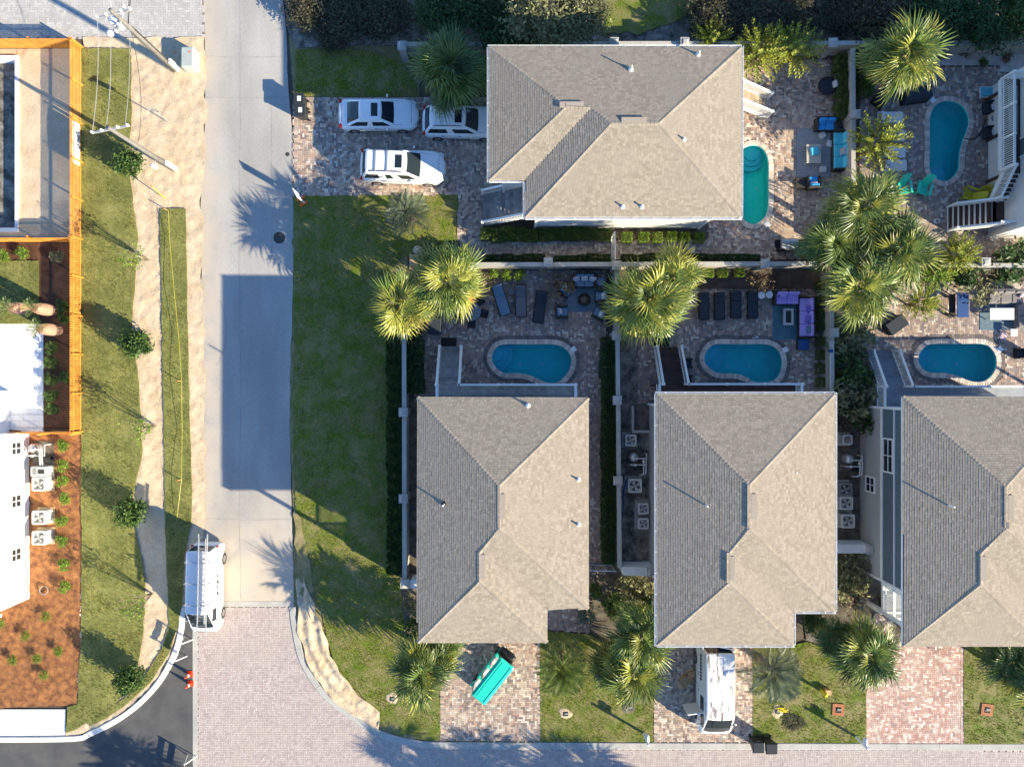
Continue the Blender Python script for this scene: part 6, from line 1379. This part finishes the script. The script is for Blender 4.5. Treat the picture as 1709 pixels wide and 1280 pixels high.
t = tag(MB().tube(cg, .018, 5).build('cable_coil', 'wire_grey'), 'coil of grey cable lying on the red mulch', 'cable')
# ================================================================== GARDEN FURNITURE
def rug(label, px, py, wx, wy, mat, z=.036):
    x, y = g(px, py); t = thing('rug', label, 'rug', (x, y, 0)); MB().box((0, 0, z + .006), (wx / S, wy / S, .012)).build('weave', mat, t)
    mb = MB()
    for s in (-1, 1): mb.box((0, s * (wy / S / 2 - .03), z + .009), (wx / S, .05, .014)).box((s * (wx / S / 2 - .03), 0, z + .009), (.05, wy / S - .11, .014))
    mb.build('hem', 'slate_cushion' if mat != 'rug_grey' else 'grey_cushion', t); return t
def lounger(label, px, py, rz, cush='slate_cushion', frame='wicker', L=1.95, W=.68, back=28, slats=False):
    """head end at local -x"""
    x, y = g(px, py, .35); t = thing('sun_lounger', label, 'lounger', (x, y, .03), rz)
    fr = MB(); 
    for s in (-1, 1): fr.bar((-L / 2, s * W / 2, .28), (L / 2, s * W / 2, .28), .06, .07)
    fr.bar((-L / 2, -W / 2, .28), (-L / 2, W / 2, .28), .06, .06).bar((L / 2, -W / 2, .28), (L / 2, W / 2, .28), .06, .06); fr.build('frame', frame, t)
    for sx in (-1, 1):
        for s in (-1, 1): MB().box((sx * (L / 2 - .15), s * (W / 2 - .03), .13), (.06, .06, .26)).build('leg', frame, t)
    hb = L * .38; a = R(back)
    if slats:
        n = 13
        for k in range(n): MB().box((-L / 2 + hb + (L - hb) * (k + .5) / n, 0, .33), ((L - hb) / n * .72, W - .04, .03)).build('slat', cush, t)
        b = MB().box((0, 0, .0), (.03, W - .06, .03)).build('backrest', cush, t); b.location = (-L / 2 + hb, 0, .33); b.rotation_euler = (0, a, 0)
        for k in range(7): MB().box((-hb * (k + .5) / 7, 0, 0), (hb / 7 * .72, W - .04, .03)).build('slat', cush, b)
    else:
        MB().cushion((hb / 2, 0, .36), (L - hb, W - .06, .09), r=.035).build('seat_pad', cush, t)
        b = MB().cushion((-hb / 2, 0, .0), (hb, W - .06, .09), r=.035).build('backrest', cush, t); b.location = (-L / 2 + hb, 0, .37); b.rotation_euler = (0, a, 0)
        MB().cushion((-hb * .82, 0, .06), (.22, W - .14, .07), r=.03).build('head_pillow', cush, b)
    return t
def armchair(label, px, py, rz, cush, frame='wicker', pillow=None, W=.78, D=.78, group=None, z=.036):
    """faces local +x"""
    x, y = g(px, py, .4); t = thing('armchair', label, 'chair', (x, y, z), rz, group)
    MB().cushion((0, 0, .16), (D, W, .26), r=.03).build('base', frame, t)
    for s in (-1, 1): MB().cushion((0, s * (W / 2 - .05), .42), (D, .1, .34), r=.03).build('arm', frame, t)
    MB().cushion((-D / 2 + .06, 0, .5), (.12, W, .5), r=.04).build('back', frame, t)
    MB().cushion((.05, 0, .36), (D - .16, W - .22, .16), r=.05).build('seat_cushion', cush, t); MB().cushion((-D / 2 + .2, 0, .58), (.16, W - .24, .36), r=.06, ry=-.2).build('back_cushion', cush, t)
    if pillow: MB().cushion((-.08, .04, .56), (.14, .38, .34), r=.06, ry=-.5, rz=.2).build('pillow', pillow, t)
    return t
def sofa(label, px, py, rz, n, cush, frame='wicker', pillows=(), W=.68, D=.85, arms=(1, 1)):
    """faces local +x, seats side by side along y"""
    x, y = g(px, py, .4); t = thing('sofa', label, 'sofa', (x, y, .036), rz); T = n * W
    MB().cushion((0, 0, .16), (D, T + .2, .26), r=.03).build('base', frame, t); MB().cushion((-D / 2 + .05, 0, .48), (.1, T + .2, .52), r=.03).build('back', frame, t)
    for s, k in ((-1, arms[0]), (1, arms[1])):
        if k: MB().cushion((0, s * (T / 2 + .05), .42), (D, .1, .36), r=.03).build('arm', frame, t)
    for k in range(n): yy = -T / 2 + W * (k + .5); MB().cushion((.06, yy, .37), (D - .2, W - .015, .17), r=.05).build('seat_cushion', cush, t); MB().cushion((-D / 2 + .19, yy, .6), (.18, W - .03, .4), r=.07, ry=-.18).build('back_cushion', cush, t)
    for (xx, yy, a, m) in pillows: MB().cushion((xx, yy, .58), (.15, .42, .38), r=.06, ry=-.6, rz=a).build('pillow', m, t)
    return t
def round_table(label, px, py, r, h, top, leg='black_metal', cat='table'):
    x, y = g(px, py, h); t = thing('table', label, cat, (x, y, .03)); MB().lathe((0, 0, h - .05), [(r - .02, 0), (r, .012), (r, .035), (r - .02, .045)], 26).build('table_top', top, t)
    for k in range(4): a = k * 1.571 + .78; MB().tube([(r * .75 * math.cos(a), r * .75 * math.sin(a), 0), (r * .45 * math.cos(a), r * .45 * math.sin(a), h - .04)], .022, 6).build('leg', leg, t)
    return t
def cube_table(label, px, py, s, h, mat, frame, rz=0.0, sy=None):
    x, y = g(px, py, h); sy = sy or s; t = thing('side_table', label, 'table', (x, y, .03), rz); MB().cushion((0, 0, h - .03), (s, sy, .05), r=.015).build('table_top', mat, t)
    for a in (-1, 1):
        for b in (-1, 1): MB().box((a * (s / 2 - .05), b * (sy / 2 - .05), h / 2 - .03), (.05, .05, h - .06)).build('leg', frame, t)
    return t
def dining_chair(label, px, py, rz, group=None):
    x, y = g(px, py, .45); t = thing('dining_chair', label, 'chair', (x, y, .03), rz, group); MB().cushion((0, 0, .44), (.46, .46, .05), r=.02).build('seat', 'sling', t); MB().cushion((-.24, 0, .7), (.04, .46, .46), r=.015, ry=-.15).build('backrest', 'sling', t)
    for a in (-1, 1):
        for b in (-1, 1): MB().tube([(a * .2, b * .2, 0), (a * .2, b * .2, .43)], .016, 6).build('leg', 'black_metal', t)
    for b in (-1, 1): MB().tube([(-.24, b * .24, .62), (.2, b * .24, .64), (.2, b * .22, .44)], .016, 6).build('arm', 'black_metal', t)
def adirondack(label, px, py, rz, mat):
    x, y = g(px, py, .35); t = thing('adirondack_chair', label, 'chair', (x, y, .03), rz)
    for k in range(6): MB().box((.32 - k * .105, 0, .36 - k * .024), (.095, .52, .025), ry=-.22).build('seat_slat', mat, t)
    for k in range(5): MB().box((-.46, -.22 + k * .11, .62 + (.05 if k in (1, 2, 3) else 0)), (.025, .1, .85 + (.1 if k in (1, 2, 3) else 0)), ry=-.42).build('back_slat', mat, t)
    for s in (-1, 1): MB().cushion((.02, s * .36, .55), (.75, .14, .03), r=.01).build('arm', mat, t); MB().box((.32, s * .33, .27), (.09, .04, .54)).build('front_leg', mat, t); MB().bar((.32, s * .28, .32), (-.5, s * .28, .04), .03, .1).build('rear_leg', mat, t)
# -- patio behind the plain eaved house
round_table('round glass patio table under the bushy fan palm', 787, 520, .56, .72, 'table_glass')
for px, py, a, lb in ((801, 503, 215, 'behind the round glass table'), (808, 524, 165, 'on the east side of the round glass table'), (787, 541, 90, 'on the pool side of the round glass table'), (765, 526, 15, 'on the hedge side of the round glass table')): dining_chair('dark sling chair ' + lb, px, py, R(a))
lounger('navy padded lounger with dark slatted head, turned slightly from its neighbour', 836, 500, R(-72), 'slate_cushion'); lounger('grey padded lounger with brown head end', 869, 502, R(-88), 'sling_grey'); lounger('black lounger half hidden by the brown leaved bush', 901, 512, R(-97), 'sling')
cube_table('small pale cube table between the padded loungers', 854, 486, .42, .42, 'sling_grey', 'wicker'); cube_table('small grey cube table beside the navy armchair', 934, 502, .38, .42, 'sling_grey', 'wicker')
rug('blue grey rug under the round fire pit', 972, 501, 55, 38, 'rug_blue')
x, y = g(975, 500, .3); t = thing('fire_pit', 'round dark fire pit on the blue grey rug', 'fire pit', (x, y, .05)); MB().lathe((0, 0, 0), [(.3, 0), (.38, .1), (.4, .32), (.38, .34), (.28, .34), (.24, .2)], 22).build('bowl', 'black_metal', t, True); MB().lathe((0, 0, .2), [(.25, 0), (.2, .06), (.05, .1)], 14).build('lava_rock', 'dark_soil', t)
sofa('navy two seat sofa with three pale pillows at the low wall', 975, 468, R(-90), 2, 'slate_cushion', 'wicker', ((-.05, -.5, .3, 'pale_cushion'), (-.08, .0, 0, 'pale_cushion'), (-.05, .5, -.3, 'pale_cushion')), W=.58)
round_table('round navy side table beside the navy sofa', 1003, 470, .27, .5, 'slate_cushion')
armchair('navy armchair turned towards the fire pit, under the brown leaved bush', 944, 484, R(-35), 'slate_cushion', pillow='pale_cushion'); armchair('navy armchair with pale pillow on the pool side of the fire pit', 937, 521, R(5), 'slate_cushion', pillow='pale_cushion'); armchair('navy armchair against the low wall side of the fire pit', 1004, 494, R(180), 'slate_cushion', pillow='pale_cushion'); armchair('navy armchair half under the broad fan palm', 1001, 523, R(150), 'slate_cushion', pillow='pale_cushion')
x, y = g(725, 545, .5); t = thing('deck_box', 'dark storage box beside the bushy palm and hedge', 'box', (x, y, .03)); MB().cushion((0, 0, .27), (.75, .95, .52), r=.03).build('chest', 'sling', t); MB().cushion((0, 0, .56), (.8, 1.0, .07), r=.03).build('lid', 'sling', t)
for px, py, lab in ((749, 571, 'dark doormat at the foot of the grey stairs'), (1104, 571, 'dark doormat at the foot of the brown stairs')): x, y = g(px, py); t = thing('doormat', lab, 'mat', (x, y, .034)); MB().box((0, 0, .008), (.9, .48, .016)).build('pile', 'doormat', t); MB().box((0, 0, .004), (.96, .54, .008)).build('border', 'black_plastic', t)
# -- patio of the white gutter house
for i, (px, py) in enumerate(((1175, 511), (1201, 511), (1228, 508), (1256, 509))): lounger(('black sling lounger next to the broad fan palm', 'black sling lounger, second from the broad fan palm', 'black sling lounger, third from the broad fan palm', 'black sling lounger beside the white round tables')[i], px, py, R(-90), 'sling', 'black_metal', 1.65, .62, 8)
round_table('white round side table next to the black loungers', 1271, 493, .22, .45, 'white_plastic', 'white_plastic'); round_table('white round side table next to the purple sofa', 1284, 492, .22, .45, 'white_plastic', 'white_plastic')
rug('teal streaked rug in front of the purple sofa', 1311, 536, 44, 62, 'rug_teal')
sofa('purple sofa section with dark pillows along the boxwood row', 1345, 530, R(180), 3, 'purple_cushion', 'wicker', ((-.1, -.5, .3, 'purple_dark'), (-.05, .1, -.3, 'purple_dark'), (-.1, .75, .1, 'slate_cushion')), W=.78, arms=(0, 1))
sofa('short purple sofa section facing the rectangular fire pit', 1313, 497, R(-90), 2, 'purple_cushion', 'wicker', ((-.1, -.3, .2, 'purple_cushion'),), W=.7, arms=(1, 0))
x, y = g(1315, 529, .3); t = thing('fire_pit', 'rectangular grey fire pit table on the teal rug', 'fire pit', (x, y, .05)); MB().box((0, 0, .15), (.5, .9, .3)).build('cabinet', 'ac_grey', t); fr = MB()
for a, b, c, d in ((0, .44, .62, .14), (0, -.44, .62, .14), (.24, 0, .14, .74), (-.24, 0, .14, .74)): fr.box((a, b, .33), (c, d, .05))
fr.build('table_top', 'alu', t); MB().box((0, 0, .31), (.33, .73, .03)).build('burner_tray', 'black_plastic', t)
x, y = g(1340, 575, .3); t = thing('ottoman', 'navy blue ottoman at the end of the purple sofa', 'ottoman', (x, y, .03)); MB().cushion((0, 0, .15), (.66, .66, .28), r=.03).build('base', 'wicker', t); MB().cushion((0, 0, .36), (.66, .66, .14), r=.05).build('cushion', 'blue_mat', t)
armchair('dark folding patio seat beside the brown stairs, nearer the loungers', 1147, 606, R(0), 'sling', 'black_plastic', W=.6, D=.6); armchair('dark folding patio seat beside the brown stairs, nearer the deck', 1147, 634, R(0), 'sling', 'black_plastic', W=.6, D=.6)
x, y = g(1387, 588, 1.45); t = thing('pool_pole', 'long pool pole with blue brush head lying on the low wall', 'pool pole', (x, y, 1.36)); MB().tube([(0, 0, .04), (.0, -2.1, .04)], .02, 6).build('shaft', 'pvc', t); MB().cushion((0, .08, .06), (.26, .2, .1), r=.03).build('brush_head', 'blue_mat', t)
x, y = g(1259, 563); t = thing('pool_toy', 'small white tangle of pool fittings beside the blue pool', 'pool fitting', (x, y, .04)); MB().tube([(.15 * math.cos(k * .7), .1 * math.sin(k * .9), .03 + .004 * k) for k in range(14)], .016, 5).build('loop', 'pale_cushion', t); MB().lathe((.15, 0, 0), [(.06, 0), (.05, .06), (.01, .07)], 8).build('nozzle', 'white_plastic', t)
# -- patio of the slate blue house
x, y = g(1496, 542, .5); t = thing('deck_box', 'dark storage box turned askew by the blue grey stairs', 'box', (x, y, .03), R(35)); MB().cushion((0, 0, .27), (1.2, .75, .52), r=.03).build('chest', 'sling', t); MB().cushion((0, 0, .56), (1.26, .8, .07), r=.03).build('lid', 'sling', t)
cube_table('long navy topped table beside the pale corner rug', 1607, 509, .72, .74, 'blue_mat', 'alu', sy=1.5)
x, y = g(1588, 510, .4); t = thing('bench', 'dark slatted bench beside the long navy table', 'bench', (x, y, .03)); 
for k in range(4): MB().box((-.15 + k * .1, 0, .43), (.085, 1.4, .03)).build('slat', 'wicker', t)
for yy in (-.55, .55): MB().box((0, yy, .2), (.34, .06, .42)).build('leg', 'wicker', t)
rug('blue grey rug under the long white table', 1672, 529, 75, 44, 'rug_blue')
cube_table('long white table on the blue grey rug', 1672, 524, 1.5, .45, 'stone_white', 'stone_white', sy=.72)
sofa('grey sofa section behind the long white table', 1678, 495, R(-90), 3, 'grey_cushion', 'grey_cushion', ((-.1, .9, .4, 'pink_cushion'),), W=.7, arms=(0, 0)); sofa('grey sofa section at the end of the long white table', 1709, 528, R(180), 2, 'grey_cushion', 'grey_cushion', (), W=.7, arms=(0, 0))
x, y = g(1675, 560, .2); t = thing('floor_pillow', 'pink patterned pillow lying on the bricks', 'pillow', (x, y, .03), R(-20)); MB().cushion((0, 0, .09), (.46, .46, .17), r=.08).build('cover', 'pink_cushion', t); MB().box((0, 0, .09), (.47, .47, .01)).build('piping', 'pale_cushion', t)
cube_table('small white cube table beside the pink pillow', 1692, 555, .45, .4, 'stone_white', 'stone_white')
armchair('dark patio chair at the right end of the pool of the slate blue house', 1706, 590, R(180), 'sling', 'black_plastic', W=.65, D=.65)
# -- patio of the long hip roofed house
rug('grey streaked rug beside the aqua sofa', 1357, 256, 58, 82, 'rug_grey')
sofa('aqua cushioned sofa against the tall stucco wall', 1402, 252, R(180), 3, 'aqua_cushion', 'wicker', ((-.1, .1, .1, 'pink_cushion'),), W=.74); sofa('bright blue loveseat with round pillows at the top of the grey rug', 1378, 208, R(-90), 2, 'blue_cushion', 'wicker', ((-.1, -.25, .3, 'blue_cushion'),), W=.52, D=.75)
cube_table('pale stone coffee table with an aqua tray on the grey rug', 1358, 257, .9, .38, 'stone', 'stone', sy=1.15)
x, y = g(1360, 252, .5); t = thing('tray', 'aqua square cushion lying on the stone coffee table', 'cushion', (x, y, .41), R(12)); MB().cushion((0, 0, .05), (.5, .5, .1), r=.045).build('cover', 'aqua_cushion', t); MB().box((0, 0, .05), (.51, .51, .008)).build('piping', 'pale_cushion', t)
armchair('bright blue armchair at the pool end of the grey rug', 1357, 305, R(90), 'blue_cushion', pillow='pale_cushion'); cube_table('dark wicker table beside the bright blue armchair', 1336, 305, .6, .45, 'wicker', 'wicker')
for px, py, a, lab in ((1373, 226, 35, 'upper of the loose pillows on the grey rug'), (1386, 240, 80, 'tall loose pillow on the grey rug beside the sofa'), (1374, 283, 0, 'loose pillow on the grey rug near the palm cluster')): x, y = g(px, py, .15); t = thing('floor_pillow', 'pale ' + lab, 'pillow', (x, y, .05), R(a)); MB().cushion((0, 0, .08), (.45, .42, .16), r=.075).build('cover', 'pale_cushion', t); MB().box((0, 0, .08), (.46, .43, .008)).build('piping', 'grey_cushion', t)
x, y = g(1380, 145, .4); t = thing('lounge_chair', 'dark round mesh lounge chair with a pale pillow by the hedge', 'chair', (x, y, .03), R(190)); rg = [[Vector((r * math.cos(k * .3142), r * math.sin(k * .3142), z)) for k in range(20)] for r, z in ((.3, 0), (.2, .1), (.2, .25), (.55, .4), (.58, .45), (.5, .42), (.2, .34))]
MB().loft(rg).build('bowl', 'wicker', t, True); MB().cushion((0, 0, .42), (.8, .8, .12), r=.05).build('seat_cushion', 'sling', t); MB().cushion((-.42, 0, .6), (.18, .42, .36), r=.06, ry=-.4).build('pillow', 'pale_cushion', t)
def grill(label, px, py, rz):
    x, y = g(px, py, .9); t = thing('barbecue_grill', label, 'grill', (x, y, .03), rz); MB().box((0, 0, .42), (1.0, .6, .7)).build('cabinet', 'black_metal', t); rg = [[Vector((xx, .33 * math.cos(k * .3142), .8 + .28 * math.sin(k * .3142))) for k in range(11)] for xx in (-.5, .5)]
    MB().loft(rg).build('hood', 'alu', t); MB().tube([(-.35, -.38, .95), (.35, -.38, .95)], .02, 6).build('hood_handle', 'chrome', t)
    for s in (-1, 1): MB().box((s * .68, 0, .82), (.34, .5, .04)).build('side_shelf', 'black_metal', t)
    for s in (-1, 1): MB().tube([(s * .4, -.28, .06), (s * .4, -.22, .06)], .06, 10).build('caster', 'rubber', t)
grill('black barbecue grill with silver hood beside the low wall', 1317, 407, 0)
# -- north-eastern patio
for i, (px, py) in enumerate(((1486, 196), (1489, 226), (1490, 254), (1492, 276))): lounger(('white slatted lounger nearest the tall wall pillar', 'white slatted lounger half under the yellow green bush', 'white slatted lounger mostly hidden by the yellow green bush', 'white slatted lounger nearest the teal chairs')[i], px, py, R(0), 'white_plastic', 'white_plastic', 1.5, .6, 30, True)
x, y = g(1532, 157, .6); t = thing('covered_grill', 'long piece of furniture under a black cover below the shaggy palm', 'covered furniture', (x, y, .03), R(8)); rg = [[Vector((a, b, z)) for a, b in rrect(-w_, w_, -d_, d_, .1, 3)] for w_, d_, z in ((.85, .42, 0), (.82, .4, .5), (.75, .34, .8), (.5, .2, .86))]; MB().loft(rg).build('cover', 'sling', t, True); MB().box((.0, 0, .02), (1.7, .86, .04)).build('hem', 'black_plastic', t)
x, y = g(1478, 160, .6); t = thing('covered_grill', 'rounded grill under a black cover beside the green hedge', 'covered furniture', (x, y, .03), R(50)); rg = [[Vector((a, b, z)) for a, b in rrect(-w_, w_, -d_, d_, .12, 3)] for w_, d_, z in ((.6, .4, 0), (.58, .38, .7), (.5, .3, 1.0), (.2, .12, 1.08))]; MB().loft(rg).build('cover', 'sling', t, True); MB().box((.0, 0, .02), (1.2, .82, .04)).build('hem', 'black_plastic', t)
adirondack('teal adirondack chair nearer the white slatted loungers', 1508, 314, R(-80), 'teal_chair'); adirondack('teal adirondack chair nearer the pool steps', 1541, 315, R(-105), 'teal_chair')
adirondack('yellow adirondack chair nearer the pool', 1618, 325, R(160), 'yellow_chair'); adirondack('yellow adirondack chair nearer the brown stairs', 1646, 322, R(200), 'yellow_chair')
lounger('aqua sling lounge chair with white frame by the deck railing', 1650, 154, R(180), 'sling_blue', 'white_plastic', 1.0, .6, 40)
armchair('navy patio chair with pale pillow above the white ring table', 1654, 179, R(180), 'sling', 'sling', 'pale_cushion', .72, .72); armchair('navy patio chair with pale pillow below the white ring table', 1655, 221, R(180), 'sling', 'sling', 'pale_cushion', .72, .72)
round_table('small white rimmed round table between the navy patio chairs', 1661, 198, .24, .5, 'table_glass', 'white_plastic')
rug('navy and white striped rug under the edge of the brown deck', 1662, 268, 28, 66, 'rug_stripe')
t = tag(MB().tube([g3(*p) for p in spline([(1609, 231, .03), (1622, 233, .06), (1634, 226, .06), (1641, 212, .06), (1645, 200, .06)], 5)], .03, 6).build('hose', 'black_plastic'), 'black hose running from the pool to the ring table', 'hose')
x, y = g(1518, 374, .15); t = thing('folded_cover', 'crumpled pale cover lying on the bricks below the palm cluster', 'cover', (x, y, .03), R(10)); MB().cushion((0, 0, .1), (1.1, .5, .2), r=.09).build('fold', 'pale_cushion', t); MB().cushion((.25, .05, .2), (.5, .35, .12), r=.05, rz=.4).build('fold', 'stone_white', t)
x, y = g(1563, 369, .1); t = thing('hose_coil', 'small white hose coil at the foot of the brown stairs', 'hose', (x, y, .03)); MB().tube([(.17 * math.cos(k * .6) + .003 * k, .14 * math.sin(k * .6), .02 + .002 * k) for k in range(30)], .018, 5).build('coil', 'white_plastic', t); MB().tube([(.18, 0, .05), (.42, .12, .03)], .02, 5).build('nozzle', 'black_plastic', t)
x, y = g(1484, 318, .3); t = thing('side_table', 'grey plastic side table beside the teal chairs', 'table', (x, y, .03)); MB().cushion((0, 0, .42), (.5, .5, .05), r=.02).build('table_top', 'ac_white', t); 
for a in (-1, 1):
    for b in (-1, 1): MB().box((a * .19, b * .19, .2), (.06, .06, .4)).build('leg', 'ac_white', t)
x, y = g(1455 + 35, 1009, .5); t = thing('planter', 'square dark barred planter beside the porch of the slate blue house', 'planter', (x - .3, y, 0)); MB().box((0, 0, .25), (.55, .55, .5)).build('tub', 'black_plastic', t)
for a, b, c, d in ((0, .28, .62, .05), (0, -.28, .62, .05), (.28, 0, .05, .5), (-.28, 0, .05, .5)): MB().box((a, b, .52), (c, d, .05)).build('rim', 'concrete', t)
bpy.context.view_layer.update()
